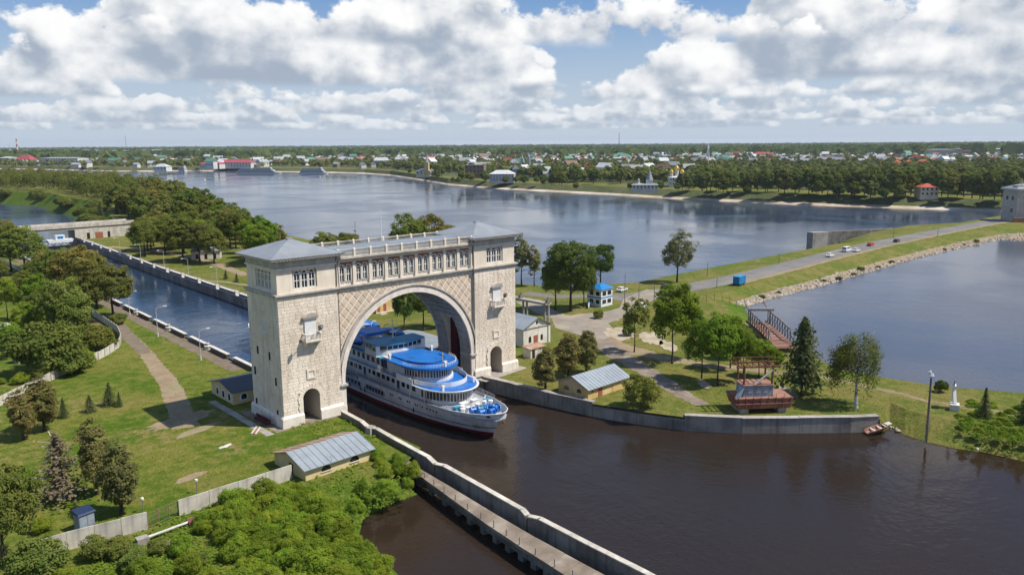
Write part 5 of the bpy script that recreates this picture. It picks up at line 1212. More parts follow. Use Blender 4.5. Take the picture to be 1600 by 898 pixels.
# --- belt of trees on the far bank
for i in range(64):
    px = 868 + i * 11.2 + rt.uniform(-5, 5); f = (px - 868) / 720
    for row in range(2):
        pb = 290 + 21 * f + (-6 if row else 0) + rt.uniform(-1.5, 1.5)
        if 925 < px < 990 and row == 0: continue
        if 984 < px < 1082: continue
        if 1432 < px < 1470 and row == 0: continue
        if px < 1100 and rt.random() < .45: continue
        plant('fartree', G(px, pb, -2.5), rt.uniform(19, 25) * (1 - .12 * (1 - f)), None, 'tall dense tree in the belt along the far bank', 'tree belt along the far bank', 1.0)
for px, pb, h in [(1010, 291, 16), (1066, 296, 17), (1098, 298, 15), (1130, 300, 15), (1168, 305, 9), (1278, 305, 14), (1310, 308, 13), (1335, 309, 15), (1360, 309, 15), (1380, 311, 10), (1405, 310, 12), (716, 287, 9), (708, 285, 7), (900, 296, 8), (1120, 297, 14), (652, 268, 14), (690, 275, 16), (700, 272, 18)]:
    plant('fartree', G(px, pb, -3), h, None, 'single tree on the grassy far embankment', 'single trees on the far embankment', 1.25)
for i in range(46):
    px = rt.uniform(545, 872); sh = 262 + (px - 545) * .066; pb = sh - rt.uniform(1.5, 9)
    if 645 < px < 676 and pb > sh - 5: continue
    if (722 < px < 808) and pb > sh - 6: continue
    plant('fartree', G(px, pb, -2), rt.uniform(11, 17), None, 'leafy tree among the houses of the far left bank', 'trees among the houses of the far bank', 1.2)
for px, pb in [(722, 281), (760, 283.5), (757, 282), (806, 286), (812, 285), (820, 287), (640, 271), (676, 276), (683, 278), (735, 284), (790, 287.5), (850, 288), (838, 286), (862, 289), (874, 289), (985, 296), (1032, 296), (1076, 296), (1084, 294), (1058, 298)]:
    plant('fartree', G(px, pb, -3), rt.uniform(8, 14), None, 'leafy tree on the far waterfront beside the old buildings', 'trees on the far waterfront', 1.3)
# --- woods and garden trees too far off to count
def mass(name, label, cells, mat, q, sz):
    mb = MB(); rr = random.Random(5)
    for p, h, r in cells:
        b = rr.random(); n = max(6, int(q * rr.uniform(.8, 1.2)))
        for j in range(n):
            d = rdir(rr); d.z = abs(d.z) * 1.0 if rr.random() < .8 else d.z * .5; c = Vector((p[0] + d.x * r, p[1] + d.y * r, p[2] + h * .45 + d.z * h * .55))
            mb.tint = min(1, b * .7 + rr.uniform(0, .3)); leaf_quad(mb, c, d + rdir(rr) * .35 + Vector((0, 0, .2)), sz * r * rr.uniform(.8, 1.3), rr)
    mb.tint = None; o = mb.build(name, mat); tag(o, kind='stuff'); o['label'] = label; o['category'] = 'trees'; return o
mass('spit_wood', 'far end of the wood on the spit, one closed canopy', SPITFAR, LEAF['lime'], 420, .17)
cells = []; rr = random.Random(17)
TOWNSKIP = []
for _ in range(5200):
    px = rr.uniform(-60, 1660); f = rr.random() ** 1.15; sh = 262 if px < 560 else 262 + (px - 560) * .062 if px < 870 else 285
    pb = sh - 2 - f * (sh - 241.5); p = G(px, pb, -1)
    if p.y > 9000 or p.x > 9000: continue
    cells.append((p, rr.uniform(8, 15), rr.uniform(4, 7.5)))
mass('town_trees', 'green garden and street trees spread through the town across the river', cells, LEAF['far'], 20, .95)
cells = []
for _ in range(6500):
    px = rr.uniform(-150, 1750); d = rr.uniform(0, 1) ** 1.6; dist = 3000 + 8500 * (1 - d)
    v = ray(px, 226); v = Vector((v.x, v.y, 0)).normalized(); p = Vector((CAM.x, CAM.y, 0)) + v * dist; p.z = 2 + max(0, (dist - 4500)) * .0022 + (max(0, px - 1050) * .012 if dist < 7000 else 0)
    cells.append((p, rr.uniform(16, 24), rr.uniform(16, 30)))
mass('far_forest', 'dark forest closing the plain along the horizon', cells, LEAF['dark'], 8, 1.2)
# tall weeds and reeds where the turf is rough
def weeds(name, label, polys, n, h, mat, z=0.0, seed=3):
    mb = MB(); rr = random.Random(seed)
    for poly, k in polys:
        for p in scatter(poly, int(n * k), 0.0, z, seed):
            s = rr.uniform(.5, 1.2) * h; b = rr.random()
            for j in range(7):
                mb.tint = b * .6 + rr.uniform(0, .4); d = rdir(rr); d.z = abs(d.z); leaf_quad(mb, Vector(p) + Vector((d.x * s * .8, d.y * s * .8, d.z * s)), d + Vector((0, 0, .5)), s * .55, rr)
    mb.tint = None; o = mb.build(name, mat); tag(o, kind='stuff'); o['label'] = label; o['category'] = 'weeds'; return o
weeds('tall_weeds', 'rough tall weeds on the slope round the thicket and inlet', [([(225, 830), (300, 800), (480, 745), (585, 720), (640, 745), (645, 775), (600, 790), (560, 812), (545, 850), (600, 898), (100, 898), (140, 870)], 1.0), ([(440, 665), (540, 655), (600, 685), (590, 705), (500, 690)], .12), ([(1496, 672), (1492, 648), (1600, 649), (1690, 662), (1690, 708), (1600, 695), (1540, 684)], .35)], 2600, .42, LEAF['bright'], -.1)
weeds('lawn_tufts', 'scattered tufts of longer grass on the lawns', [([(0, 700), (200, 560), (300, 600), (330, 690), (430, 690), (470, 730), (250, 800), (60, 850), (0, 830)], 1.0), ([(820, 560), (1000, 560), (1120, 640), (1380, 645), (1440, 690), (1480, 690), (1440, 625), (1300, 600), (1100, 560)], .7), ([(150, 385), (380, 460), (380, 430), (220, 390)], .2)], 4200, .12, LEAF['bright'], 0, 13)

# ------------------------------------------------------------------ buildings and things around the lock
def gabled(name, label, cat, A, B, C, base, eave, ridge, wall, roof, roof2=None, over=.35, seams=0, hip=0.0):
    """house from three eave corners: A->B along the ridge, A->C across; z of base, eaves, ridge"""
    A, B, C = (Vector((p[0], p[1], 0)) for p in (A, B, C)); u = (B - A); L = u.length; u.normalize(); v = Vector((-u.y, u.x, 0)); w = (C - A).dot(v)
    if w < 0: A, B = B, A; u = -u; v = -v; w = -w
    t = thing(name, label, cat, (A.x, A.y, 0), atan2(u.y, u.x))
    m = MB(); m.box(0, L, 0, w, base, eave)
    if not hip:
        m.add([(0, 0, eave), (0, w, eave), (0, w / 2, ridge - .03)], [(0, 1, 2)]); m.add([(L, 0, eave), (L, w, eave), (L, w / 2, ridge - .03)], [(2, 1, 0)])
    m.build('wall', wall, t)
    k = (ridge - eave) / (w / 2); dz = over * k; rh = hip
    for sd, mt in ((0, roof), (1, roof2 or roof)):
        y0 = -over if sd == 0 else w + over; m = MB(); th = .09
        q = [(-over, y0, eave - dz + .02), (L + over, y0, eave - dz + .02), (L + over - rh - (over if rh else 0), w / 2, ridge), (-over + rh + (over if rh else 0), w / 2, ridge)]
        m.frustum(q if sd == 0 else q[::-1], [(p[0], p[1], p[2] + th) for p in (q if sd == 0 else q[::-1])]); r = m.build('roof_slope', mt, t)
        if seams:
            m = MB(); n = int(L / seams)
            for i in range(n + 1):
                x = -over + (L + 2 * over) * i / n
                if rh and (x < rh or x > L - rh): continue
                m.bar((x, y0, eave - dz + .15), (x, w / 2, ridge + .12), .05, .06)
            tag(m.build('roof_seams', mt, r), kind='stuff')
    if hip:
        for x0, x1 in ((-over, rh), (L + over, L - rh)):
            m = MB(); q = [(x0, -over, eave - dz + .03), (x0, w + over, eave - dz + .03), (x1, w / 2, ridge + .02)]; m.frustum(q, [(p[0], p[1], p[2] + .08) for p in q]); m.build('roof_hip', roof, t)
    return t, L, w
def onwall(t, name, side, a, z0, wd, ht, mat, L, w, arch=False, proud=.04, d=.09):
    """opening on a wall: side 0 = y0 wall, 1 = x0 wall, 2 = x1 wall, 3 = y1 wall; a = position along it"""
    r = [(a - wd / 2, z0), (a + wd / 2, z0), (a + wd / 2, z0 + ht)] + (arc(a, z0 + ht, wd / 2, 0, pi, 8)[1:-1] if arch else []) + [(a - wd / 2, z0 + ht)]
    fn = {0: lambda u, v, q: (u, -q, v), 1: lambda u, v, q: (-q, u, v), 2: lambda u, v, q: (L + q, u, v), 3: lambda u, v, q: (u, w + q, v)}[side]
    m = MB(); m.slab(r, [], fn, -d + proud, proud); return m.build(name, mat, t)
# low yellow gate house below the left tower
A, B, C = G(477, 733, 1.7), G(580, 700, 1.7), G(438, 704, 1.7)
t, L, w = gabled('gate_house', 'low cream house with half rusty metal roof below the left tower', 'house', A, B, C, -.6, 1.7, 3.0, M['cream'], M['roofpale'], M['roofrust'], .45, .9)
for a in (.3, .73): 
    onwall(t, 'vent_window', 0, L * a, .62, 1.5, .05, M['glass'], L, w, True); onwall(t, 'window_sill', 0, L * a, .5, 1.7, .1, M['trimwhite'], L, w, False, .12)
onwall(t, 'door', 1, w * .45, 0, 1.0, 1.5, M['dark'], L, w); m = MB(); m.bar((L * .38, -.2, 1.6), (L * .36, -.1, 2.6), .04); m.build('roof_pipe', M['steel'], t)
# yellow building on the right quay
A, B, C = G(919, 607.3, 2.1), G(980, 587.5, 2.1), G(870, 595, 2.1)
t, L, w = gabled('yellow_store', 'yellow storehouse with grey metal roof on the right quay', 'building', A, B, C, 0, 2.1, 3.7, M['yellow'], M['roofpale'], None, .5, .75)
onwall(t, 'door', 0, L * .30, .02, 1.2, 1.9, M['door'], L, w); onwall(t, 'double_door', 0, L * .72, .02, 2.2, 1.6, M['yellow'], L, w, False, .06); onwall(t, 'lamp_box', 0, L * .11, 1.2, .2, .3, M['dark'], L, w)
for a in (.3, .72): onwall(t, 'vent_window', 1, w * a, .9, 1.1, .15, M['glass'], L, w, True)
onwall(t, 'drain_pipe', 0, L * .92, .1, .1, 1.9, M['door'], L, w)
# white hall behind the right tower
A = G(818, 543); B = G(859, 533.5); d = (B - A).normalized(); n = Vector((-d.y, d.x, 0)); C_ = A + n * 17
t, L, w = gabled('white_hall', 'whitewashed gabled hall with arched window behind the right tower', 'building', B, B + n * 17, A, 0, 4.3, 6.3, M['whitewash'], M['roofpale'], None, .45, 1.0)
for s_, nm in ((1, 'gable'),):
    onwall(t, 'arched_window', 1, w * .5, .1, 4.2, .8, M['trimwhite'], L, w, True, .05); onwall(t, 'door', 1, w * .55, .1, 1.3, 2.2, M['door'], L, w, False, .1)
    onwall(t, 'lunette', 1, w * .32, .9, .7, 1.0, M['dark'], L, w, True, .08); onwall(t, 'lunette', 1, w * .76, .9, .7, 1.0, M['dark'], L, w, True, .08); onwall(t, 'attic_vent', 1, w * .5, 4.8, .5, .7, M['dark'], L, w)
    onwall(t, 'cornice', 1, w * .5, 4.1, w + .3, .3, M['trim'], L, w, False, .18); onwall(t, 'buttress', 1, w * .04, 0, .6, 4.1, M['whitewash'], L, w, False, .2)
t = thing('rusty_shed', 'small grey shed with rusty flat roof beside the white hall', 'shed', G(834, 556), radians(4)); MB().box(-2.2, 2.6, -1.1, 1.1, 0, 2.0).build('wall', M['concretepale'], t)
MB().frustum([(-2.4, -1.3, 2.0), (2.8, -1.3, 2.0), (2.8, 1.3, 2.3), (-2.4, 1.3, 2.3)], [(-2.4, -1.3, 2.1), (2.8, -1.3, 2.1), (2.8, 1.3, 2.4), (-2.4, 1.3, 2.4)]).build('roof', M['roofrust'], t); MB().box(-1.7, -.9, -1.16, -1.1, 0, 1.8).build('door', M['dark'], t)
# annex behind the left tower
t = thing('lock_annex', 'low cream annex with dark flat roof and arched windows behind left tower', 'building', (-26.6, 17.2, 0)); MB().box(0, 11.5, 0, 9.6, 0, 2.3).build('wall', M['cream'], t)
m = MB(); m.add([(0, 0, 2.3), (0, 9.6, 2.3), (0, 4.8, 3.35)], [(0, 2, 1)]); m.build('gable', M['cream'], t)
for sd in (0, 1):
    y0 = -.4 if sd == 0 else 10.0; q = [(-.4, y0, 2.22), (11.8, y0, 2.22), (11.8, 4.8, 3.42), (-.4, 4.8, 3.42)]; q = q if sd == 0 else q[::-1]
    m = MB(); m.frustum(q, [(p[0], p[1], p[2] + .1) for p in q]); m.build('roof_slope', M['navygrey'], t)
for a in (1.6, 4.2, 6.8): onwall(t, 'arched_window', 1, a, .5, .9, .8, M['glass'], 11.5, 9.6, True); onwall(t, 'window_surround', 1, a, .3, 1.5, .95, M['white'], 11.5, 9.6, True, .02)
onwall(t, 'round_window', 0, 2.0, .7, 1.0, .5, M['glass'], 11.5, 9.6, True); onwall(t, 'window_surround', 0, 2.0, .45, 1.6, .65, M['white'], 11.5, 9.6, True, .02)
t = thing('lockside_shed', 'light grey metal roofed shed on the lock edge seen through the arch', 'shed', (18.6, 19, 0), -.02); MB().box(0, 7, 0, 15, 0, 1.9).build('wall', M['rustpale'], t); MB().frustum([(-.4, -.4, 1.902), (7.4, -.4, 1.902), (7.4, 15.4, 1.902), (-.4, 15.4, 1.902)], [(3, -.4, 2.7), (4, -.4, 2.7), (4, 15.4, 2.7), (3, 15.4, 2.7)]).build('roof', M['roofpale'], t)
# yellow house framed by the arch
A = G(588, 490); B = G(620, 484.5); d = (B - A).normalized(); n = Vector((-d.y, d.x, 0))
t, L, w = gabled('yellow_house', 'yellow house with red doors glimpsed through the arch', 'house', A, B, A + n * 7, 0, 4.2, 6.2, M['yellow'], M['roofmetal'], None, .4)
for a in (.12, .42, .86): onwall(t, 'door', 0, L * a, .3, .9, 2.1, M['door'], L, w)
onwall(t, 'base_course', 0, L * .5, .0, L + .1, .3, M['trimwhite'], L, w, False, .06)
# small white pavilion under the park trees, grey roofed house by the river, guard booth
A, B = G(299, 406), G(345, 404); d = (B - A).normalized(); n = Vector((-d.y, d.x, 0))
t, L, w = gabled('park_pavilion', 'small white pavilion under the park trees', 'pavilion', A, B, A + n * 6, 0, 3.4, 4.6, M['whitewash'], M['roofmetal'], None, .4, 0, 2.0)
for a in (.2, .5, .8): onwall(t, 'arched_opening', 0, L * a, .1, 1.1, 1.6, M['dark'], L, w, True)
A, B = G(368, 376), G(408, 374); d = (B - A).normalized(); n = Vector((-d.y, d.x, 0))
t, L, w = gabled('river_house', 'grey roofed brown house by the river behind the left tower', 'house', A, B, A + n * 9, 0, 4, 6.5, M['rustpale'], M['roofmetal'], None, .5, 0, 3.0)
p = G(948, 478); bt = thing('guard_booth', 'two-storey white guard booth with bright blue roof', 'booth', p, .06)
MB().box(-2.6, 2.6, 0, 5.0, 0, 5.0).build('wall', M['white'], bt); MB().pyr(-3.0, 3.0, -.4, 5.4, 5.001, 6.2, .8, .6).build('roof', M['roadblue'], bt)
m = MB(); m.box(-2.63, 2.63, -.03, 5.03, 2.4, 2.75); m.build('blue_band', M['roadblue'], bt)
for a in (-1.3, 1.0):
    for z in (.9, 3.2): m = MB(); m.box(a - .7, a + .9, -.06, 0, z, z + 1.1); m.build('window', M['glass'], bt)
for a in (1.2, 3.4):
    for z in (.9, 3.2): m = MB(); m.box(-2.66, -2.6, a - .6, a + .6, z, z + 1.1); m.build('window', M['glass'], bt)
fb = thing('board_fence', 'short light blue board fence beside the guard booth', 'fence', G(919, 482), .5)
for i in range(5): MB().box(i * 1.45, i * 1.45 + 1.35, -.04, .04, .2, 1.5).build('board', M['turq' if i % 2 else 'white'], fb)
# elevated pipe gantry between tower and road
g0, g1 = G(800, 490), G(857, 502); gt = thing('pipe_gantry', 'elevated concrete gantry on columns beside the right tower', 'gantry', g0); v = g1 - g0
MB().bar((0, 0, 4.6), (v.x, v.y, 4.6), 2.2, .5).build('deck', M['concrete'], gt)
for f in (.05, .32, .42, .9, 1.0):
    c = v * f; MB().cyl((c.x, c.y, 0), (c.x, c.y, 4.35), .28, n=8).build('column', M['concrete'], gt)
for f in (.25, .98): c = v * f; m = MB(); m.box(c.x - .5, c.x + .5, c.y - .4, c.y + .4, 4.86, 5.6); m.cyl((c.x, c.y, 5.6), (c.x + .3, c.y, 6.2), .3); m.build('machinery', M['steel'], gt)
# lamps
lm = {'base': MB().cyl((0, 0, 0), (0, 0, 1.1), .22, .17, 8).mesh('lamp_base', M['caps']), 'pole': MB().cyl((0, 0, 1.1), (0, 0, 7.3), .09, .06, 8).mesh('lamp_pole', M['lampmetal'])}
m = MB(); m.tube([(0, 0, 7.3), (.25, 0, 7.65), (.8, 0, 7.85), (2.0, 0, 8.0)], .05, 6); lm['arm'] = m.mesh('lamp_arm', M['lampmetal'])
m = MB(); m.box(1.8, 2.7, -.16, .16, 7.92, 8.1); lm['head'] = m.mesh('lamp_head', M['white'])
def lamp(px, pb, pt, rz, base, grp):
    p = G(px, pb); h = zat(px, pt, p); o = thing('lamp_post', None, None, p, rz); o.scale = (h / 8,) * 3; alike(o, base, 'lamp', grp)
    for k in ('base', 'pole', 'arm', 'head'): inst({'base': 'base', 'pole': 'pole', 'arm': 'arm', 'head': 'lamp_head'}[k], lm[k], o)
for px, pb, pt in [(247, 526, 479), (314, 563, 514), (203, 492, 455)]: lamp(px, pb, pt, -.2, 'curved grey lamp post on the left lock bank', 'lamps on the left lock bank')
for px, pb, pt in [(188, 397, 371), (220.5, 408, 381), (257, 420, 390), (295, 435, 403), (340, 449, 416)]: lamp(px, pb, pt, pi + .2, 'curved grey lamp post on the park lawn', 'lamps on the park lawn')
# utility poles and thin posts
def pole(px, pb, pt, label, arm=True, mat='steel', r=.10):
    p = G(px, pb); h = zat(px, pt, p); t = thing('utility_pole', label, 'pole', p, .3); MB().cyl((0, 0, 0), (0, 0, h), r * 1.3, r * .7, 6).build('pole', M[mat], t)
    if arm: MB().bar((-.7, 0, h - .5), (.7, 0, h - .5), .1).build('crossarm', M[mat], t)
for px, pb, pt, lab in [(976, 476, 428, 'dark utility pole behind the guard booth'), (1105, 432, 410, 'thin pole on the dam verge beside the willow'), (998, 476, 444, 'thin pole at the road junction'), (1120, 450, 432, 'short sign post left of the blue truck'), (1217, 412, 396, 'thin post on the dam verge beyond the truck'), (1465, 370, 355, 'thin post at the dam end'), (1396, 372, 352, 'thin post on the far part of the dam'), (145, 352, 335, 'pole behind the bridge'), (177, 351, 333, 'second pole behind the bridge'), (1022, 470, 443, 'thin pole by the parked dark car')]: pole(px, pb, pt, lab, arm=px < 1000)
# curved concrete panel wall of the left bank
def panel_fence(name, label, pts, pw, h, gap=.04, posts_=True, mat='concretepale', z0=0.0):
    ps = [Vector((p[0], p[1], 0)) for p in pts]; t = thing(name, label, 'fence', (ps[0].x, ps[0].y, 0)); pm = MB().box(gap, pw - gap, -.06, .06, z0, h).mesh('panel', M[mat]); qm = MB().box(-.12, .12, -.12, .12, 0, h + .08).mesh('post', M['concrete'])
    tot = sum((b - a).length for a, b in zip(ps, ps[1:])); s_ = 0
    while s_ + pw <= tot + .01:
        p, d = along(ps, s_); p2, _ = along(ps, s_ + pw); a = atan2(p2.y - p.y, p2.x - p.x)
        o = inst('panel', pm, t, (p.x - ps[0].x, p.y - ps[0].y, random.uniform(-.05, .05)), a)
        if posts_: inst('post', qm, t, (p.x - ps[0].x, p.y - ps[0].y, 0), a)
        s_ += pw
    return t
panel_fence('panel_wall', 'pale concrete panel wall curving round the left bank lawn', [G(px, py) for px, py in [(-30, 650), (0, 634), (60, 604), (110, 580), (160, 559), (186, 543), (190, 533), (184, 519), (165, 506), (150, 496), (100, 462), (45, 431), (0, 408)]], 2.6, 1.75)
panel_fence('concrete_fence', 'row of big pale concrete panels below the metal cabinet', [G(62, 872), G(86, 864), G(232, 826)], (G(232, 826) - G(62, 872)).length / 4.001, 2.2, .03, False)
panel_fence('concrete_fence', 'row of big pale concrete panels running up to the gate house', [G(280, 806), G(360, 780), G(440, 753), G(478, 741)], 3.9, 2.1, .03, False)
gf = thing('wire_gate', 'see-through wire mesh gate between the two concrete fences', 'gate', G(232, 826)); v = G(279, 805) - G(232, 826)
for f in (0, .35, .7, 1.0): c = v * f; MB().cyl((c.x, c.y, 0), (c.x, c.y, 2.0), .06, n=6).build('post', M['rustpale'], gf)
m = MB()
for z in (.3, .9, 1.5, 1.95): m.tube([(0, 0, z), (v.x, v.y, z)], .018, 3)
for i in range(24): c = v * (i / 24); m.cyl((c.x, c.y, .25), (c.x, c.y, 1.95), .012, n=3)
tag(m.build('wire_mesh', M['steel'], gf), kind='stuff')
t = thing('metal_cabinet', 'small grey-blue metal cabinet with pitched lid behind the concrete fence', 'cabinet', G(133, 826), .2); MB().box(-.9, .9, -.7, .7, 0, 2.2).build('body', M['steelblue'], t); MB().frustum([(-1.05, -.9, 2.2), (1.05, -.9, 2.2), (1.05, .9, 2.2), (-1.05, .9, 2.2)], [(-1.0, -.8, 2.35), (1.0, -.8, 2.35), (1.0, .8, 2.6), (-1.0, .8, 2.6)]).build('lid', M['navy'], t)
for x in (-.45, .45): MB().box(x - .4, x + .4, -.74, -.7, .2, 2.0).build('door', M['steelblue'], t)
t = thing('pipe_run', 'pale pipe on concrete block in front of the wire gate', 'pipe', G(225, 848)); v = G(300, 818) - G(225, 848); MB().tube([(0, 0, .55), (v.x, v.y, .4)], .16, 8).build('pipe', M['caps'], t); MB().box(-.8, .5, -.5, .5, 0, .8).build('block', M['concrete'], t); MB().box(v.x - .5, v.x + .9, v.y - .5, v.y + .5, 0, .6).build('rusty_tank', M['rust'], t)
for px, pb, pt, lab in [(308, 770, 752, 'small lamp on a thin post above the concrete fence'), (224, 800, 781, 'white lamp on a thin post by the wire gate')]:
    p = G(px, pb); h = zat(px, pt, p); t = thing('garden_lamp', lab, 'lamp', p); MB().cyl((0, 0, 0), (0, 0, h), .05, n=6).build('post', M['steel'], t); MB().lathe([(.02, 0), (.2, .1), (.2, .35), (.03, .42)], (0, 0, h)).build('globe', M['white'], t)
t = thing('plank_pile', 'short pile of weathered planks left of the left tower', 'planks', G(404, 673), .9)
for i in range(3): MB().box(-1.6, 1.6, i * .3, i * .3 + .22, .02, .14 + .05 * i).build('plank', M['caps' if i != 1 else 'rustpale'], t)
t = thing('red_bench', 'long dark red bench against the shaded side of the left tower', 'bench', (-26.9, 2.2, 0)); MB().box(-.5, .0, 0, 5.2, .35, .5).build('seat', M['darkred'], t); MB().box(.05, .15, 0, 5.2, .5, 1.1).build('backrest', M['darkred'], t)
for y in (.3, 4.9): MB().box(-.45, .1, y - .1, y + .1, 0, .35).build('leg', M['steel'], t)
t = thing('stone_block', 'grey concrete block behind the guide wall by the left tower', 'block', G(580, 676), .3); MB().frustum([(-.9, -.6, 0), (.9, -.6, 0), (.9, .6, 0), (-.9, .6, 0)], [(-.7, -.45, 1.0), (.6, -.45, 1.1), (.6, .45, 1.1), (-.7, .45, 1.0)]).build('block', M['concrete'], t)
t = thing('garden_shed', 'small shed with pale corrugated roof at the left edge', 'shed', G(-4, 527), .2); MB().box(-3, 3, -2, 2, 0, 2.2).build('wall', M['concrete'], t); MB().frustum([(-3.4, -2.4, 2.2), (3.4, -2.4, 2.2), (3.4, 2.4, 2.7), (-3.4, 2.4, 2.7)], [(-3.4, -2.4, 2.3), (3.4, -2.4, 2.3), (3.4, 2.4, 2.8), (-3.4, 2.4, 2.8)]).build('roof', M['caps'], t)
t = thing('garden_shed', 'narrow grey shed beside the round dark shrub', 'shed', G(32, 566), .3); MB().box(-.9, .9, -.9, .9, 0, 2.6).build('wall', M['concrete'], t); MB().box(-1.1, 1.1, -1.1, 1.1, 2.602, 2.75).build('roof', M['caps'], t)
# ------------------------------------------------------------------ bridge over the lower end of the lock
br_ = thing('road_bridge', 'pale concrete road bridge across the lower end of the lock', 'bridge', (6, 320, 0), .06)
MB().box(-160, 46, -1.5, 8.5, 4.9, 6.9).build('deck', M['concrete'], br_); MB().box(-160, 46, -1.9, -1.5, 6.0, 7.8).build('parapet', M['concretepale'], br_); MB().box(-160, 46, 8.5, 8.9, 6.0, 7.8).build('parapet', M['concretepale'], br_)
ab = MB().box(17.4, 44, -1.7, 8.6, -3, 4.9).build('abutment', M['concretepale'], br_); MB().box(-40, -16.5, -1.7, 8.6, -3, 4.9).build('abutment', M['concretepale'], br_)
for x, wd, c in ((23.5, 1.4, 'dark'), (28.5, 3.6, 'door'), (33.2, 1.2, 'dark')): MB().box(x - wd / 2, x + wd / 2, -1.78, -1.7, .1, 3.0).build('door', M[c], ab)
m = MB(); m.frustum([(44, -1.7, -.2), (75, 0, -.2), (75, 10, -.2), (44, 8.6, -.2)], [(44, -1.0, 6.8), (46, 0, 6.8), (60, 8, 3), (44, 8.6, 6.8)]); m.build('embankment', M['grassdry'], br_)
lg = thing('lower_gate', 'dark steel footbridge truss across the lower lock gate', 'lock gate', (-9.8, 309, 0), .02)
MB().box(0, 31, -.5, .5, -3, -1.2).build('gate_leaf', M['dark'], lg); m = MB()
for i in range(11): m.bar((i * 3.05, 0, -1.2), (i * 3.05 + 1.5, 0, .9), .2); m.bar((i * 3.05 + 1.5, 0, .9), (i * 3.05 + 3.05, 0, -1.2), .2)
m.bar((0, 0, 1.0), (31, 0, 1.0), .3); tag(m.build('truss', M['dark'], lg), kind='stuff')
t = thing('control_cabin', 'small white cabin with blue panel on the lower lock gate', 'cabin', (14.5, 310.5, .3)); m = MB(); m.frustum([(-5, -2, 0), (5, -2, 0), (5, 2, 0), (-5, 2, 0)], [(-5.6, -2, 1.4), (5.6, -2, 1.4), (5.6, 2, 1.4), (-5.6, 2, 1.4)]); m.box(-2, 2, -1.6, 1.6, 1.4, 3.4); m.build('body', M['white'], t); MB().box(-1.2, 1.2, -1.66, -1.6, 1.8, 3.0).build('window', M['roadblue'], t)
# ------------------------------------------------------------------ rusty barge, steel footway, boat, beacon, pole on the right quay
p = G(1150, 648); q = G(1238, 645); d = (q - p).normalized(); bg_ = thing('rusty_barge', 'rusty red workboat hull with grey-blue cabin parked on the quay lawn', 'barge', (p.x, p.y, 0), atan2(d.y, d.x))
L_ = (q - p).length; W_ = 5.2; m = MB(); m.frustum([(0.5, .2, .9), (L_ - .5, .2, .9), (L_ - .5, W_ - .2, .9), (.5, W_ - .2, .9)], [(-.1, 0, 2.7), (L_ + .1, 0, 2.7), (L_ + .1, W_, 2.7), (-.1, W_, 2.7)]); m.build('hull', M['rust'], bg_)
for i in range(8): x = .4 + (L_ - .8) * i / 7; MB().box(x - .07, x + .07, -.12, .06, 1.0, 2.85).build('hull_rib', M['rust'], bg_)
MB().box(-.2, L_ + .2, -.13, .02, 1.75, 1.9).build('rubbing_bar', M['rustpale'], bg_); MB().box(.1, L_ - .1, .15, W_ - .1, 2.702, 2.74).build('deck', M['rustpale'], bg_)
MB().box(1.5, L_ * .68, 1.0, W_ - .8, 2.75, 4.7).build('cabin', M['steelblue'], bg_); MB().box(1.3, L_ * .70, .8, W_ - .6, 4.702, 4.82).build('cabin_roof', M['rustpale'], bg_)
for x in (2.3, 3.7, 5.0): MB().box(x, x + .8, .93, 1.0, 3.4, 4.2).build('cabin_panel', M['shipgrey'], bg_)
m = MB()
for x in (1.6, L_ * .66): 
    for y in (1.2, W_ - 1.0): m.cyl((x, y, 4.82), (x, y, 8.2), .16, n=6)
m.bar((.2, 1.2, 7.9), (L_ * .8, 1.2, 7.9), .26); m.bar((.2, W_ - 1, 7.9), (L_ * .8, W_ - 1, 7.9), .26); m.bar((.2, 1.2, 8.8), (L_ * .78, 1.2, 8.8), .12); m.bar((.2, W_ - 1, 8.8), (L_ * .78, W_ - 1, 8.8), .12)
for i in range(7): x = 1 + (L_ * .7 - 1) * i / 6; m.bar((x, 1.2, 7.9), (x, 1.2, 8.8), .1); m.bar((x, W_ - 1, 7.9), (x, W_ - 1, 8.8), .1); m.bar((x, 1.2, 7.9), (x, W_ - 1, 7.9), .14)
tag(m.build('gantry_frame', M['rust'], bg_), kind='stuff'); MB().bar((3.4, 1.0, 4.9), (L_ * .66, 1.1, 7.4), .22).build('boom', M['caps'], bg_)
m = MB()
for i in range(8): x = .2 + (L_ - .4) * i / 7; m.cyl((x, .1, 2.7), (x, .1, 3.5), .035, n=4)
tag(m.build('railing', M['rust'], bg_), kind='stuff')
for x in (1.6, L_ - 1.6): MB().box(x - .7, x + .7, .4, W_ - .4, 0, .9).build('keel_block', M['concrete'], bg_)
MB().bar((.3, .5, 2.7), (1.5, 1.4, 4.8), .9, .1).build('gangway', M['steelblue'], bg_)
a0, a1 = G(1184, 506, .5), G(1230, 548, .5); d = a1 - a0; L_ = d.length; fw = thing('steel_footway', 'long rusty plank footway with steel truss frame at the reservoir shore', 'footway', (a0.x, a0.y, .3), atan2(d.y, d.x))
pw_ = MB().box(0, .82, -2.2, 2.2, .55, .68).mesh('plank', M['rustdeck']); pw2 = MB().box(0, .82, -2.2, 2.2, .55, .70).mesh('plank_b', M['rust'])
n_ = int(L_ / .9)
for i in range(n_): inst('plank', pw_ if i % 3 else pw2, fw, (i * .9, 0, .25 * sin(pi * i / n_)))
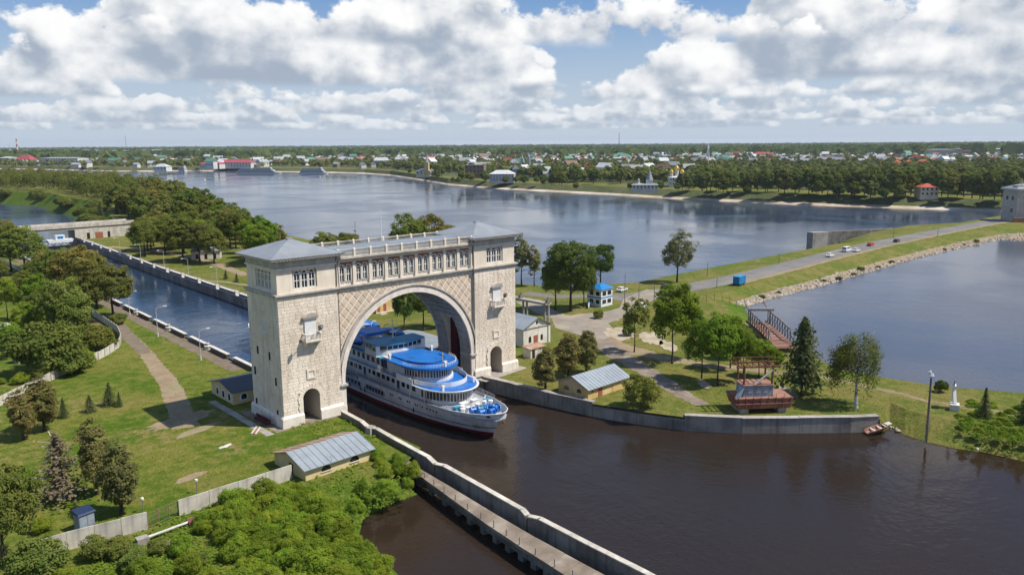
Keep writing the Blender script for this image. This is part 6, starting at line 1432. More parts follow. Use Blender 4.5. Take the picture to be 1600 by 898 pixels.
for y in (-2.4, 2.4):
    m = MB(); m.bar((-2, y, .45), (L_ + .5, y, .45), .25, .4); k_ = 9
    for i in range(k_ + 1): m.bar((i * L_ / k_ * .75, y, .5), (i * L_ / k_ * .75, y, 3.9 - .8 * abs(i / k_ - .5)), .18)
    m.bar((-5, y, 5.0), (0, y, 3.9), .25); m.bar((0, y, 3.8), (L_ * .75, y, 3.5), .25); m.bar((L_ * .75, y, 3.5), (L_ * .88, y, .6), .22)
    for i in range(k_): m.bar((i * L_ / k_ * .75, y, .6), ((i + 1) * L_ / k_ * .75, y, 3.5), .09); m.build('side_truss', M['steelpale'], fw)
m = MB(); m.bar((2.0, -3.0, 4.3), (2.0, 3.2, 4.3), .7, .6); m.bar((2.0, -2.4, 0), (2.0, -2.4, 4.1), .3); m.bar((2.0, 2.4, 0), (2.0, 2.4, 4.1), .3); m.build('portal', M['steelpale'], fw)
p = G(1354, 678, ZW + .12); q = G(1394, 664, -1.3); d = q - p; bo = thing('rowing_boat', 'old brown wooden boat pulled up beside the end of the quay wall', 'boat', p, atan2(d.y, d.x)); bo.rotation_euler = (0.1, -math.asin(d.z / d.length), atan2(d.y, d.x)); L_ = d.length
S_ = [(0, .65, .1), (L_ * .2, .8, 0), (L_ * .55, .8, 0), (L_ * .85, .45, .15), (L_, .03, .45)]
m = MB(); m.loft([[(x, -w_, .62), (x, -w_ * .8, z + .1), (x, 0, z), (x, w_ * .8, z + .1), (x, w_, .62), (x, w_ * .85, .62), (x, w_ * .66, z + .2), (x, 0, z + .12), (x, -w_ * .66, z + .2), (x, -w_ * .85, .62)] for x, w_, z in S_], close=True); m.build('hull', M['rustpale'], bo)
for f in (.25, .5, .7): MB().box(L_ * f - .15, L_ * f + .15, -.62, .62, .42, .48).build('thwart', M['caps'], bo)
MB().box(L_ * .74, L_ * .93, -.42, .42, .58, .63).build('foredeck', M['caps'], bo)
p = G(1491, 640); t = thing('beacon', 'white sloping beacon with dark board on the peninsula', 'beacon', p, .35); MB().box(-.9, .9, -.7, .7, 0, 1.1).build('base', M['caps'], t); MB().bar((0, 0, 1.1), (1.1, .3, 3.6), .5, .5).build('stem', M['white'], t); MB().bar((1.5, .4, .6), (1.1, .3, 3.6), .3, .3).build('strut', M['white'], t); MB().box(.2, 2.0, 0, .5, 3.5, 4.1).build('cap', M['white'], t); MB().box(.3, 2.1, .2, .3, 4.1, 5.0).build('board', M['concretedark'], t)
p = G(1447, 690, -1.8); h = 14.0; t = thing('power_pole', 'tall dark two-legged pole with curved lamps on the peninsula shore', 'pole', p, .5); zt_ = zat(1465, 592, p) - p.z; t.rotation_euler = (0, .05, .5)
for s_ in (-1, 1): MB().cyl((s_ * .5, 0, 0), (s_ * .3, 0, zt_), .13, .10, 6).build('leg', M['concretedark'], t)
m = MB()
for i in range(9): z = zt_ * (i + .5) / 9; m.bar((-.33, 0, z), (.33, 0, z), .08)
tag(m.build('rungs', M['steel'], t), kind='stuff')
for s_ in (-1, 1): m = MB(); m.tube([(s_ * .2, 0, zt_), (s_ * .5, 0, zt_ + .7), (s_ * 1.0, 0, zt_ + .9), (s_ * 1.4, 0, zt_ + .6)], .07, 5); m.box(s_ * 1.4 - .2, s_ * 1.4 + .2, -.2, .2, zt_ + .3, zt_ + .6); m.build('lamp_arm', M['white'], t)
for px, py in [(1136, 671), (1173, 671), (1218, 669)]:
    p = G(px, py - 4, -1.6); t = thing('tyre_fender', None, None, p); alike(t, 'black tyre fender hanging on the quay wall', 'tyre', 'tyre fenders on the quay wall')
    m = MB(); m.loft([[((.42 + .16 * cos(b)) * cos(a), .16 * sin(b), (.42 + .16 * cos(b)) * sin(a)) for b in [2 * pi * j / 6 for j in range(6)]] for a in [2 * pi * i / 12 for i in range(13)]], close=True, cap=False); m.build('tyre', M['tyre'], t, (0, 0, 0), -.6)
# loose rocks on the dam foot
rk = []
for i in range(4):
    r_ = random.Random(i); m = MB(); b = [(cos(a) * r_.uniform(.6, 1), sin(a) * r_.uniform(.6, 1), 0) for a in [2 * pi * j / 7 for j in range(7)]]; m.frustum(b, [(x * .6, y * .6, r_.uniform(.35, .6)) for x, y, z in b]); rk.append(m)
m = MB(); r_ = random.Random(4); m.tint = None
for i in range(900):
    k_ = r_.uniform(0, len(damfoot) - 2.01); j = int(k_); a, b = damfoot[j], damfoot[j + 1]; p = a.lerp(b, k_ - j); c = mid[j].lerp(mid[j + 1], k_ - j); q = p.lerp(c, r_.random() ** 1.6 * 1.0); s_ = r_.uniform(.3, 1.0)
    src = rk[i % 4]; kk = len(m.v); an = r_.uniform(0, 6.28)
    m.v += [(q.x + (v_[0] * cos(an) - v_[1] * sin(an)) * s_ * 1.3, q.y + (v_[0] * sin(an) + v_[1] * cos(an)) * s_, q.z - .1 + v_[2] * s_) for v_ in src.v]; m.f += [tuple(i_ + kk for i_ in f) for f in src.f]
o = m.build('rubble_stones', M['rocks']); tag(o, kind='stuff'); o['label'] = 'pale rubble stones along the foot of the dam'; o['category'] = 'rubble'
m = MB()
for i in range(120):
    px = r_.uniform(1385, 1530); py = 668 + (px - 1385) * .23 + r_.uniform(-5, 1); q = G(px, py, ZW + .15); s_ = r_.uniform(.15, .45); src = rk[i % 4]; kk = len(m.v)
    m.v += [(q.x + v_[0] * s_, q.y + v_[1] * s_, q.z + v_[2] * s_) for v_ in src.v]; m.f += [tuple(i_ + kk for i_ in f) for f in src.f]
o = m.build('shore_stones', M['rocks']); tag(o, kind='stuff'); o['label'] = 'small stones along the peninsula waterline'; o['category'] = 'stones'
# ------------------------------------------------------------------ vehicles
def car(label, px, py, rz, colour, van=False, cat='car', z=.02):
    mt = pmat('paint_' + label[:12].replace(' ', '_'), colour, .3, spec=.6); t = thing('parked_car' if cat == 'car' else cat.replace(' ', '_'), label, cat, G(px, py, z), rz)
    L_, w_ = (4.3, .88) if not van else (5.6, 1.0)
    prof = [(-L_ / 2, .35), (L_ / 2, .35), (L_ / 2, .8), (L_ * .28, .95), (-L_ * .42, .98), (-L_ / 2, .85)] if not van else [(-L_ / 2, .35), (L_ / 2, .35), (L_ / 2, 1.0), (L_ * .40, 1.25), (-L_ / 2, 1.25)]
    m = MB(); m.slab(prof, [], lambda u, v, d: (u, d, v), -w_, w_); m.build('body', mt, t)
    top = [(L_ * .22, .955), (L_ * .08, 1.42), (-L_ * .30, 1.45), (-L_ * .42, .985)] if not van else [(L_ * .40, 1.255), (L_ * .28, 2.1), (-L_ * .5, 2.15), (-L_ * .5, 1.255)]
    m = MB(); m.slab(top, [], lambda u, v, d: (u, d, v), -w_ * .9, w_ * .9); cab = m.build('cabin', mt, t)
    cx = sum(p[0] for p in top) / 4; cz = sum(p[1] for p in top) / 4
    for s_ in (-1, 1):
        g = [(cx + (p[0] - cx) * .84, cz + (p[1] - cz) * .66) for p in top]; m = MB(); m.slab(g, [], lambda u, v, d: (u, d, v), s_ * w_ * .905, s_ * w_ * .925); m.build('side_window', M['glass'], cab)
    for (a, b) in ((top[0], top[1]), (top[3], top[2])):
        a, b = Vector(a), Vector(b); p0, p1 = a.lerp(b, .15), a.lerp(b, .88); nx = .03 if a.x > 0 else -.03; m = MB(); m.frustum([(p0.x + nx, -w_ * .78, p0.y), (p0.x + nx, w_ * .78, p0.y), (p1.x + nx, w_ * .74, p1.y), (p1.x + nx, -w_ * .74, p1.y)], [(p0.x, -w_ * .78, p0.y), (p0.x, w_ * .78, p0.y), (p1.x, w_ * .74, p1.y), (p1.x, -w_ * .74, p1.y)]); m.build('windscreen', M['glass'], cab)
    for x in (-L_ * .31, L_ * .31):
        for s_ in (-1, 1): m = MB(); m.cyl((x, s_ * (w_ - .16), .33), (x, s_ * (w_ + .02), .33), .33, n=12); o = m.build('wheel', M['tyre'], t); m = MB(); m.cyl((x, s_ * (w_ + .02), .33), (x, s_ * (w_ + .035), .33), .18, n=8); m.build('rim', M['lampmetal'], o)
    for s_ in (-1, 1): MB().box(L_ / 2 - .02, L_ / 2 + .02, s_ * w_ * .72 - .18, s_ * w_ * .72 + .18, .62, .78).build('headlight', M['white'], t); MB().box(-L_ / 2 - .02, -L_ / 2 + .02, s_ * w_ * .75 - .14, s_ * w_ * .75 + .14, .66, .82).build('tail_light', M['boot'], t)
    return t
car('white sedan, nearest of the cars driving on the dam', 1297, 401, .06, (.75, .75, .74)); car('white minivan on the dam road', 1323, 393, .06, (.75, .75, .75), True, 'van'); car('white car just right of the minivan on the dam', 1338, 393, .06, (.7, .7, .68))
car('red car on the dam road', 1360, 384, .06, (.45, .02, .02)); car('dark car farthest along the dam road', 1401, 378, .06, (.03, .03, .035)); car('black car at the start of the dam beside the willow', 1041, 451, .1, (.02, .02, .022)); car('silver car parked behind the young maples at the junction', 1005, 481, .4, (.5, .52, .53)); car('white car beside the guard booth', 972, 455, .2, (.7, .7, .7))
p = G(1155, 445); t = thing('blue_trailer', 'bright blue box trailer parked on the dam verge', 'trailer', p, .12); MB().box(-2.4, 2.4, -1.1, 1.1, .6, 2.9).build('box', M['roadblue'], t); MB().box(-2.45, 2.45, -1.15, 1.15, 2.9, 3.0).build('roof', M['turq'], t)
for x in (-1.3, 1.3):
    for s_ in (-1, 1): MB().cyl((x, s_ * .85, .4), (x, s_ * 1.1, .4), .4, n=10).build('wheel', M['tyre'], t)
car('white pickup parked behind the blue trailer', 1156, 438, .12, (.72, .72, .72))
# fence posts along the inner dam foot
t = thing('wire_fence', 'thin post fence on the grass below the dam road', 'fence', G(1072, 478))
o_ = G(1072, 478)
for px, py in [(1072, 478), (1082, 476), (1092, 473), (1104, 471), (1116, 470), (1128, 472), (1140, 476), (1150, 481), (1060, 474), (1045, 470)]:
    c = G(px, py) - o_; MB().cyl((c.x, c.y, 0), (c.x, c.y, 2.2), .07, n=5).build('post', M['rustpale'], t)
t = thing('lockside_railing', 'long thin railing along the riverside road right of the arch', 'railing', G(808, 468)); o_ = G(808, 468); R_ = [G(px, py) - o_ for px, py in [(808, 468), (835, 471), (870, 474), (905, 474)]]
for z in (.5, 1.1): m = MB(); m.tube([(c.x, c.y, z) for c in R_], .05, 4); m.build('rail', M['steel'], t)
for c in resample(R_, 4): MB().cyl((c.x, c.y, 0), (c.x, c.y, 1.2), .06, n=5).build('post', M['steel'], t)
# ------------------------------------------------------------------ hydro power hall at the dam end and the dividing wall in the river
hp = thing('power_station', 'pale stone power station hall at the end of the dam, right edge', 'building', (436, 26, 0), -.82)
body = MB().box(0, 80, 0, 16, -4, 17.5).build('wall', M['trim'], hp); MB().box(-1.2, 81, -1.2, 17, 17.502, 18.6).build('cornice', M['trim'], hp); MB().pyr(-1, 81, -1, 17, 18.602, 21, 36, .5).build('roof', M['roofmetal'], hp)
for i in range(5):
    x = 9 + i * 14.5; MB().box(x - 2, x + 2, -2.2, 0, -4, 17.4).build('pilaster', M['ashlar'], hp); q = MB().box(x + 3.2, x + 11.2, -.15, 0, 2, 14.5).build('window', M['soffit'], hp)
    MB().box(x + 5, x + 9, -.25, -.15, 8, 14).build('pane', M['glass'], q)
for y, z in ((5, 12), (5, 5), (11, 12)): MB().box(-.15, 0, y - 1, y + 1, z, z + 2.2).build('side_window', M['glass'], hp)
MB().box(-3, 40, -4, -2.6, -4, 2.5).build('base_wall', M['rustpale'], hp); MB().box(8, 26, -6, -4.05, 0, 3.5).build('blue_shed', M['steelblue'], hp)
m = MB(); m.box(1, 7, 3, 8, 18.6, 20.4); m.cyl((4, 5, 20.4), (4, 5, 24), .3); m.build('roof_statue_base', M['trim'], hp)
w0 = G(1264, 388, ZR); w1 = G(1345, 358, -1.5); zt_ = zat(1264, 355, w0); t = thing('dividing_wall', 'grey concrete dividing wall jutting into the river beside the dam', 'wall', w0); v = w1 - w0; v.z = 0; v = v.normalized() * 150
v = Vector((62, -27, 0)); n = Vector((-v.y, v.x, 0)).normalized() * 2.2
MB().prism([(0, 0), (v.x, v.y), (v.x + n.x, v.y + n.y), (n.x, n.y)], -1.5, zt_ - ZR - 3.0).build('wall', M['concretedark'], t); MB().prism([(-1, -2.4), (9, -6.2), (9.6, -3), (0, 1.4)], -1.5, zt_ - ZR - 2.7).build('pier_head', M['concrete'], t)
strip('dividing_wall_bank', [(268, 49.5, .03), (300, 50, .03), (330, 50, .03), (410, 46, .03)], [(w0.x - 6, w0.y - 22, ZR), (w0.x + v.x * .25, w0.y + v.y * .25 - 2, -9.5), (w0.x + v.x * .6, w0.y + v.y * .6 - .5, -5.0), (w0.x + v.x, w0.y + v.y, -2.0)], M['grassdry'])

# ------------------------------------------------------------------ the town across the river
for nm, c in dict(tw_white=(.66, .65, .62), tw_cream=(.62, .56, .44), tw_grey=(.42, .41, .40), tw_brown=(.24, .18, .14), tw_pink=(.55, .42, .38), tr_grey=(.30, .32, .34), tr_red=(.40, .09, .06), tr_green=(.10, .24, .18), tr_brown=(.20, .13, .10), tr_pale=(.52, .54, .55), tr_blue=(.08, .14, .26), pinkred=(.36, .07, .09), orange=(.45, .20, .10)).items(): M[nm] = pmat(nm, c, .8, tuple(x * .85 for x in c), .2, 3, rnd=.12)
def winmesh(L, h, n, rows, y, s=1.0):
    m = MB()
    for r in range(rows):
        for i in range(n): x = L * (i + .5) / n; z = h * (r + .38) / rows; m.box(x - .55 * s, x + .55 * s, y - .12, y, z, z + h / rows * .45)
    return m
def block(name, label, cat, px0, px1, pb, pt, z=-1.0, depth=14, wall='tw_white', roof='tr_grey', rf=.28, win=(0, 0), turn=0.0):
    A = G(px0, pb, z); B = G(px1, pb, z); d = B - A; L = d.length; H_ = max(3, zat((px0 + px1) / 2, pt, (A + B) / 2) - z); a = atan2(d.y, d.x) + turn
    t = thing(name, label, cat, A, a); hw = H_ * (1 - rf); MB().box(0, L, 0, depth, -3, hw).build('wall', M[wall], t)
    if rf > 0: MB().pyr(-.8, L + .8, -.8, depth + .8, hw + .002, H_, L / 2 - min(depth, L) / 2 + .1, .2).build('roof', M[roof], t)
    if win[0]: tag(winmesh(L, hw, win[0], win[1], 0, max(1, L / win[0] / 3.2)).build('windows', M['glass'], t), kind='stuff')
    return t, L, hw
block('riverside_hotel', 'long white riverside hotel with crimson roof, left wing of the quay', 'hotel', 312, 343, 262, 252, -3, 24, 'tw_white', 'pinkred', .4, (9, 2))
block('riverside_hotel', 'white riverside hotel main wing with crimson roof', 'hotel', 337, 392, 261.5, 249.5, -3, 26, 'tw_white', 'pinkred', .38, (12, 3))
block('ruined_mill', 'square brown-grey ruined brick building on the far bank', 'building', 727, 756, 278, 258, -2, 22, 'tw_brown', 'tr_brown', 0, (5, 3))
block('bank_house', 'long pale house with grey roof right of the ruined building', 'building', 765, 803, 283, 266, -2, 16, 'tw_grey', 'tr_pale', .35, (8, 3))
block('red_roof_house', 'white two-storey house with red roof among trees, far right bank', 'house', 1438, 1466, 307, 287, -2.5, 14, 'tw_cream', 'tr_red', .28, (4, 2))
block('slab_block', 'long dark apartment slab on the right horizon', 'apartments', 1448, 1492, 244, 233, 0, 40, 'tw_grey', 'tr_grey', .08, (14, 4)); block('slab_block', 'orange ended apartment block on the right horizon', 'apartments', 1490, 1503, 243, 232, 0, 40, 'tw_pink', 'tr_grey', .05, (4, 4)); block('slab_block', 'brown apartment slab right of the orange ended block', 'apartments', 1503, 1538, 243, 235, 0, 40, 'orange', 'tr_grey', .05, (9, 3)); block('slab_block', 'long pale apartment row at the right horizon', 'apartments', 1515, 1580, 240, 232, 0, 40, 'tw_grey', 'tr_pale', .1, (16, 3))
block('red_roof_row', 'long low building with red roof in the middle of the town', 'building', 1175, 1208, 245, 237.5, 0, 30, 'tw_pink', 'tr_red', .5)
for i, (a, b, y0, y1) in enumerate([(1370, 1392, 264, 252), (1394, 1412, 263, 250), (1412, 1432, 262, 250), (1432, 1456, 262, 249), (1455, 1476, 256, 246)]): alike(block('red_roof_block', None, 'apartments', a, b, y0, y1, -1, 18, 'tw_pink', 'tr_red', .45, (5, 2))[0], 'pink apartment block with red roof, right part of the town', 'apartments', 'red-roofed blocks in the right part of the town')
for i, (a, b, y0, y1) in enumerate([(122, 150, 243, 234), (152, 182, 243.5, 235), (184, 206, 243, 235), (208, 232, 242, 234), (234, 262, 241.5, 233.5), (264, 286, 240, 233), (288, 310, 240, 233.5)]): alike(block('apartment_block', None, 'apartments', a, b, y0, y1, 0, 40, ('tw_white', 'tw_cream', 'tw_pink')[i % 3], 'tr_grey', .1, (10, 4))[0], 'pale apartment block on the left horizon', 'apartments', 'apartment row on the left horizon')
block('white_factory', 'white factory block behind the wooded spit', 'building', 62, 122, 258, 246, -1, 40, 'tw_white', 'tr_grey', .1, (14, 3)); block('crimson_roof_house', 'house with crimson roof behind the spit at the left edge', 'building', 24, 47, 256, 242, -1, 30, 'tw_cream', 'pinkred', .55, (4, 2)); block('boathouse', 'small white boathouse on the far left shore', 'building', 240, 260, 266, 256, -4, 20, 'tw_white', 'tr_pale', .45, (4, 1)); block('warehouse', 'white warehouse at the left edge of the town', 'building', -5, 14, 254, 245, 0, 40, 'tw_grey', 'tr_pale', .2, (4, 2))
block('long_white_hall', 'long white hall roof in the middle of the town', 'building', 870, 925, 276, 262, -1.5, 30, 'tw_cream', 'tr_pale', .5, (10, 2)); block('green_roof_hall', 'green roofed hall near the white bell tower', 'building', 1115, 1145, 252, 242, 0, 30, 'tw_white', 'tr_green', .6); block('green_roof_hall', 'low green roofed hall below the tall mast', 'building', 952, 985, 249, 240, 0, 30, 'tw_white', 'tr_green', .6)
def onion(t, x, y, z, r, mat, drum='tw_white', dh=2.0, nm='dome'):
    MB().cyl((x, y, z), (x, y, z + dh), r * .72, n=10).build('drum', M[drum], t); o = MB().lathe([(r * .7, 0), (r, r * .55), (r * .85, r * 1.1), (r * .3, r * 1.7), (.05, r * 2.3)], (x, y, z + dh), 12).build(nm, M[mat], t)
    m = MB(); m.bar((x, y, z + dh + r * 2.2), (x, y, z + dh + r * 3.1), .18); m.bar((x - r * .25, y, z + dh + r * 2.75), (x + r * .25, y, z + dh + r * 2.75), .16); m.build('cross', M['gold'], o)
t, L, h = block('golden_domed_church', 'white church with five golden domes on the far bank', 'church', 1046, 1070, 291, 275, -2, 20, 'tw_white', 'tr_pale', .15, (6, 2))
for fx_, fy, dz, r in ((.15, 4, 1, 2.1), (.5, 10, 4, 3.0), (.85, 4, 1, 2.1), (.15, 16, 1, 2.1), (.85, 16, 1, 2.1)): onion(t, L * fx_, fy, h + .5, r, 'gold', dh=3.0 + dz)
t, L, h = block('tent_roof_church', 'cream riverside church with grey tent-shaped spire', 'church', 988, 1028, 297, 287, -2.5, 14, 'tw_cream', 'tr_grey', .2, (7, 1)); MB().box(L * .55, L * .8, 4, 11, h, h + 5).build('tower', M['tw_white'], t); MB().lathe([(3.6, 0), (.2, 11)], (L * .675, 7.5, h + 5), 8).build('spire', M['tr_grey'], t); onion(t, L * .25, 7, h + 1, 1.5, 'tr_grey', dh=2.5)
t, L, h = block('white_bell_tower_church', 'white church with tall slender bell tower in the town', 'church', 1090, 1108, 252, 243, 0, 24, 'tw_white', 'tr_grey', .2); MB().box(L * .75, L * 1.0, -6, 3, 0, 22).build('bell_tower', M['tw_white'], t); MB().box(L * .79, L * .96, -5, 2, 22, 32).build('upper_tier', M['tw_white'], t); MB().lathe([(3.5, 0), (.3, 13)], (L * .875, -1.5, 32), 8).build('spire', M['tr_pale'], t)
t, L, h = block('blue_domed_church', 'white church with cluster of dark blue domes in the town', 'church', 1028, 1048, 249, 243, 0, 24, 'tw_white', 'tr_grey', .2)
for fx_, fy in ((.2, 4), (.5, 12), (.8, 4)): onion(t, L * fx_, fy, h, 3.6, 'tr_blue', dh=6)
t, L, h = block('yellow_spire_church', 'yellow church with tall spire on the left far bank', 'church', 650, 672, 274, 264, -3, 14, 'tw_cream', 'tr_grey', .3, (4, 1)); MB().box(L * .62, L * .9, -1, 6, 0, h + 14).build('bell_tower', M['yellow'], t); MB().lathe([(3.4, 0), (1.2, 5), (.2, 15)], (L * .76, 2.5, h + 14), 8).build('spire', M['tr_grey'], t)
t, L, h = block('twin_tower_church', 'grey church with twin towers behind the far trees', 'church', 812, 829, 266, 256, -1, 14, 'tw_grey', 'tr_grey', .2)
for fx_, hh in ((.2, 12), (.8, 15)): MB().box(L * fx_ - 2.5, L * fx_ + 2.5, 0, 5, 0, h + hh).build('tower', M['tw_grey'], t); MB().lathe([(2.8, 0), (1.2, 4), (.1, 9)], (L * fx_, 2.5, h + hh), 8).build('spire', M['tr_grey'], t)
def mast(label, px, pb, pt, r, bands=None, z=0.0, name='radio_mast', cat='mast'):
    p = G(px, pb, z); h = zat(px, pt, p) - z; t = thing(name, label, cat, p); n = 7 if bands else 1
    for i in range(n): MB().cyl((0, 0, h * i / n), (0, 0, h * (i + 1) / n), r * (1 - .5 * i / n), r * (1 - .5 * (i + 1) / n), 8).build('section', M[bands[i % 2] if bands else 'steel'], t)
    if not bands:
        m = MB()
        for i in range(6): m.bar((-r * 1.6, 0, h * (.6 + i * .07)), (r * 1.6, 0, h * (.6 + i * .07)), r * .3)
        tag(m.build('antennas', M['steel'], t), kind='stuff')
mast('red and white banded chimney at the far left', 28.5, 246, 217, 5.0, ('door', 'tw_white'), 0, 'chimney', 'chimney'); mast('shorter thin chimney left of the banded one', 16.5, 244, 226, 3.0, ('tw_grey', 'tw_white'), 0, 'chimney', 'chimney'); mast('thin radio mast on the left horizon', 198, 240, 212, 1.8); mast('tall radio mast on the middle horizon', 967, 238, 207, 2.2); mast('red and white mast beside the white bell tower', 1106, 262, 247, 1.6, ('tr_red', 'tw_white')); mast('small white water tower on the left horizon', 462, 236, 228, 3.0, ('tw_white', 'tw_white'), 0, 'water_tower', 'tower')
# houses: built once per kind, then copied
HK = []
for i, (wl, rf) in enumerate([('tw_white', 'tr_grey'), ('tw_cream', 'tr_red'), ('tw_white', 'tr_green'), ('tw_brown', 'tr_grey'), ('tw_white', 'tr_brown'), ('tw_grey', 'tr_pale'), ('tw_cream', 'tr_grey')]):
    L, w, h = (12, 9, 4.5 + (i % 3)); wm = MB().box(-L / 2, L / 2, -w / 2, w / 2, -3, h); wm.add([(-L / 2, -w / 2, h), (-L / 2, w / 2, h), (-L / 2, 0, h + 3.2)], [(0, 1, 2)]); wm.add([(L / 2, -w / 2, h), (L / 2, w / 2, h), (L / 2, 0, h + 3.2)], [(2, 1, 0)])
    rm = MB(); rm.frustum([(-L / 2 - .5, -w / 2 - .5, h - .3), (L / 2 + .5, -w / 2 - .5, h - .3), (L / 2 + .5, w / 2 + .5, h - .3), (-L / 2 - .5, w / 2 + .5, h - .3)], [(-L / 2 - .5, -.1, h + 3.4), (L / 2 + .5, -.1, h + 3.4), (L / 2 + .5, .1, h + 3.4), (-L / 2 - .5, .1, h + 3.4)])
    vm = MB()
    for sd in (-1, 1):
        for k_ in range(3): x = -3.8 + 3.8 * k_; vm.box(x - .6, x + .6, sd * (w / 2 + .02) - .03, sd * (w / 2 + .02) + .03, 1.3, 2.9)
    HK.append((wm.mesh('house_wall', M[wl]), rm.mesh('house_roof', M[rf]), vm.mesh('house_windows', M['glass']), '%s house with %s roof in the town across the river' % ({'tw_white': 'white', 'tw_cream': 'cream', 'tw_brown': 'brown', 'tw_grey': 'grey'}[wl], {'tr_grey': 'grey', 'tr_red': 'red', 'tr_green': 'green', 'tr_brown': 'brown', 'tr_pale': 'pale metal'}[rf])))
rr = random.Random(31); cnt = 0
while cnt < 290:
    px = rr.uniform(330, 1600) if rr.random() < .9 else rr.uniform(0, 330); sh = 262 if px < 560 else 262 + (px - 560) * .062 if px < 870 else 276
    pb = 239.5 + (sh - 241) * rr.random() ** 1.3; p = G(px, pb, 0)
    if pb > 258 and px > 1080: continue
    i = rr.choice((0, 0, 1, 2, 3, 4, 5, 5, 6, 0)); o = thing('town_house', None, None, p, rr.uniform(0, pi)); s_ = rr.uniform(.9, 1.7); o.scale = (s_ * rr.uniform(.9, 1.5), s_, s_ * rr.uniform(1, 1.3)); alike(o, HK[i][3], 'house', 'houses of the town across the river')
    inst('wall', HK[i][0], o); inst('roof', HK[i][1], o); tag(inst('windows', HK[i][2], o), kind='stuff'); cnt += 1
m_ = bpy.data.materials.new('far_houses'); m_.use_nodes = True; n_ = NT(m_.node_tree); at_ = n_.n('ShaderNodeAttribute', attribute_name='tint'); cr_ = n_.n('ShaderNodeValToRGB'); cr_.color_ramp.interpolation = 'CONSTANT'
for i_, (q_, c_) in enumerate([(0, (.66, .65, .62)), (.3, (.60, .54, .42)), (.5, (.33, .34, .36)), (.68, (.38, .10, .07)), (.8, (.52, .53, .54)), (.92, (.12, .25, .20))]):
    e_ = cr_.color_ramp.elements[i_] if i_ < 2 else cr_.color_ramp.elements.new(q_); e_.position = q_; e_.color = (*c_, 1)
m_.node_tree.links.new(at_.outputs['Fac'], cr_.inputs[0]); m_.node_tree.links.new(cr_.outputs[0], m_.node_tree.nodes['Principled BSDF'].inputs['Base Color']); m_.node_tree.nodes['Principled BSDF'].inputs['Roughness'].default_value = .85
mb = MB(); rr = random.Random(77)
for _ in range(1100):
    px = rr.uniform(320, 1620) if rr.random() < .85 else rr.uniform(0, 320); pb = 237.5 + 17 * rr.random() ** 1.4; p = G(px, pb, 0); a_ = rr.uniform(0, pi); L = rr.uniform(9, 20); w = rr.uniform(8, 11); h = rr.uniform(4, 8); s_ = 1.0
    R_ = lambda x, y: (p.x + x * cos(a_) - y * sin(a_), p.y + x * sin(a_) + y * cos(a_)); q = [R_(-L / 2, -w / 2), R_(L / 2, -w / 2), R_(L / 2, w / 2), R_(-L / 2, w / 2)]
    mb.tint = rr.uniform(0, .49); mb.prism(q, -1, h); mb.tint = rr.uniform(.5, 1); g = [R_(-L / 2, -.1), R_(L / 2, -.1), R_(L / 2, .1), R_(-L / 2, .1)]; mb.frustum([(*v, h) for v in q], [(*v, h + 3.5) for v in g])
mb.tint = None; o = mb.build('far_houses', m_); tag(o, kind='stuff'); o['label'] = 'tiny distant houses of the town reaching to the forest'; o['category'] = 'houses'
# moored cruise ships at the town quay and a buoy
def moored(label, px0, px1, pb, hgt):
    A, B = G(px0, pb, ZR), G(px1, pb, ZR); d = B - A; L = d.length; t = thing('moored_ship', label, 'ship', A, atan2(d.y, d.x))
    m = MB(); m.loft([[(x, -w_, 2.6 + s_), (x, -w_ * .85, -.5), (x, w_ * .85, -.5), (x, w_, 2.6 + s_)] for x, w_, s_ in ((0, 3, .3), (L * .1, 6, 0), (L * .85, 6, 0), (L * .95, 3.5, .5), (L, .3, 1.2))], close=True); m.build('hull', M['tw_white'], t)
    for i, (a, b, z0) in enumerate(((.06, .88, 2.6), (.08, .84, 5.3), (.12, .80, 8.0))):
        MB().box(L * a, L * b, -5.2, 5.2, z0, z0 + 2.5).build('deck_house', M['tw_white'], t); MB().box(L * a + 1, L * b - 1, -5.3, -5.2, z0 + .9, z0 + 1.9).build('window_band', M['tr_blue'], t); MB().box(L * a - 1, L * b + 1, -5.8, 5.8, z0 + 2.5, z0 + 2.7).build('deck', M['tr_blue' if i == 2 else 'tr_pale'], t)
    MB().box(L * .70, L * .78, -4, 4, 10.7, 13).build('wheelhouse', M['tw_white'], t)
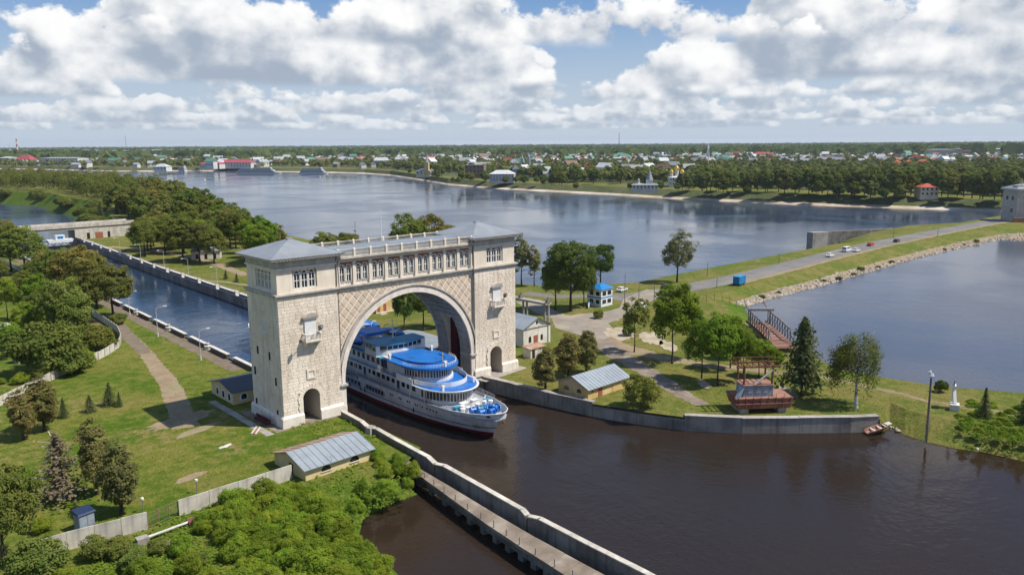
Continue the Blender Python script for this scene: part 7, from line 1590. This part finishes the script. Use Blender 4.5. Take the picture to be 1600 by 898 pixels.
moored('white cruise ship moored at the town quay, the longer one', 369, 440, 271.5, 12); moored('shorter white cruise ship moored right of the longer one', 468, 513, 271.5, 10)
moored('small white launch off the left quay', 280, 292, 268.5, 5)
for px, py in ((320, 281.5), (500, 277)):
    t = thing('river_buoy', None, None, G(px, py, ZR)); alike(t, 'tiny white buoy on the wide river', 'buoy', 'river buoys'); MB().lathe([(.2, -.4), (1.3, 0), (1.1, .8), (.3, 2.4), (.1, 3.2)], n=10).build('float', M['tw_white'], t)
rr = random.Random(44)
for i in range(9):
    px = 264 + i * 6.5; t = thing('beached_boat', None, None, G(px, 267.3, ZR), rr.uniform(0, 3)); alike(t, 'small boat moored at the left far shore', 'boat', 'boats at the left far shore'); m = MB(); m.loft([[(x, -w_, 1.5), (x, -w_ * .6, -.3), (x, w_ * .6, -.3), (x, w_, 1.5)] for x, w_ in ((0, 1.6), (6, 1.8), (10, .1))], close=True); m.build('hull', M[('tw_white', 'tr_red', 'tr_blue')[i % 3]], t); MB().box(2, 5, -1, 1, 1.5, 3).build('cabin', M['tw_white'], t)
p = G(183, 266, ZR); t = thing('jetty_crane', 'dark floating landing stage on the left far shore', 'landing stage', G(184, 267, ZR)); MB().box(0, 26, -4, 4, -.4, 3).build('pontoon', M['tw_grey'], t); MB().pyr(2, 20, -3.5, 3.5, 3.002, 9, 4, .5).build('shelter', M['tr_grey'], t)

finish_labels()

# ------------------------------------------------------------------ summer haze over the plain
hz = MB().box(-17000, 17000, -17000, 17000, -15.5, 130).build('haze', None); tag(hz, kind='stuff'); hz['label'] = 'thin summer haze over the whole plain'; hz['category'] = 'haze'
m = bpy.data.materials.new('haze'); m.use_nodes = True; m.node_tree.nodes.clear(); n = NT(m.node_tree)
v = n.n('ShaderNodeVolumePrincipled'); v.inputs['Color'].default_value = (.80, .88, 1.0, 1); v.inputs['Density'].default_value = 3.5e-5; v.inputs['Anisotropy'].default_value = .1
o = n.n('ShaderNodeOutputMaterial'); m.node_tree.links.new(v.outputs[0], o.inputs['Volume']); hz.data.materials.append(m)
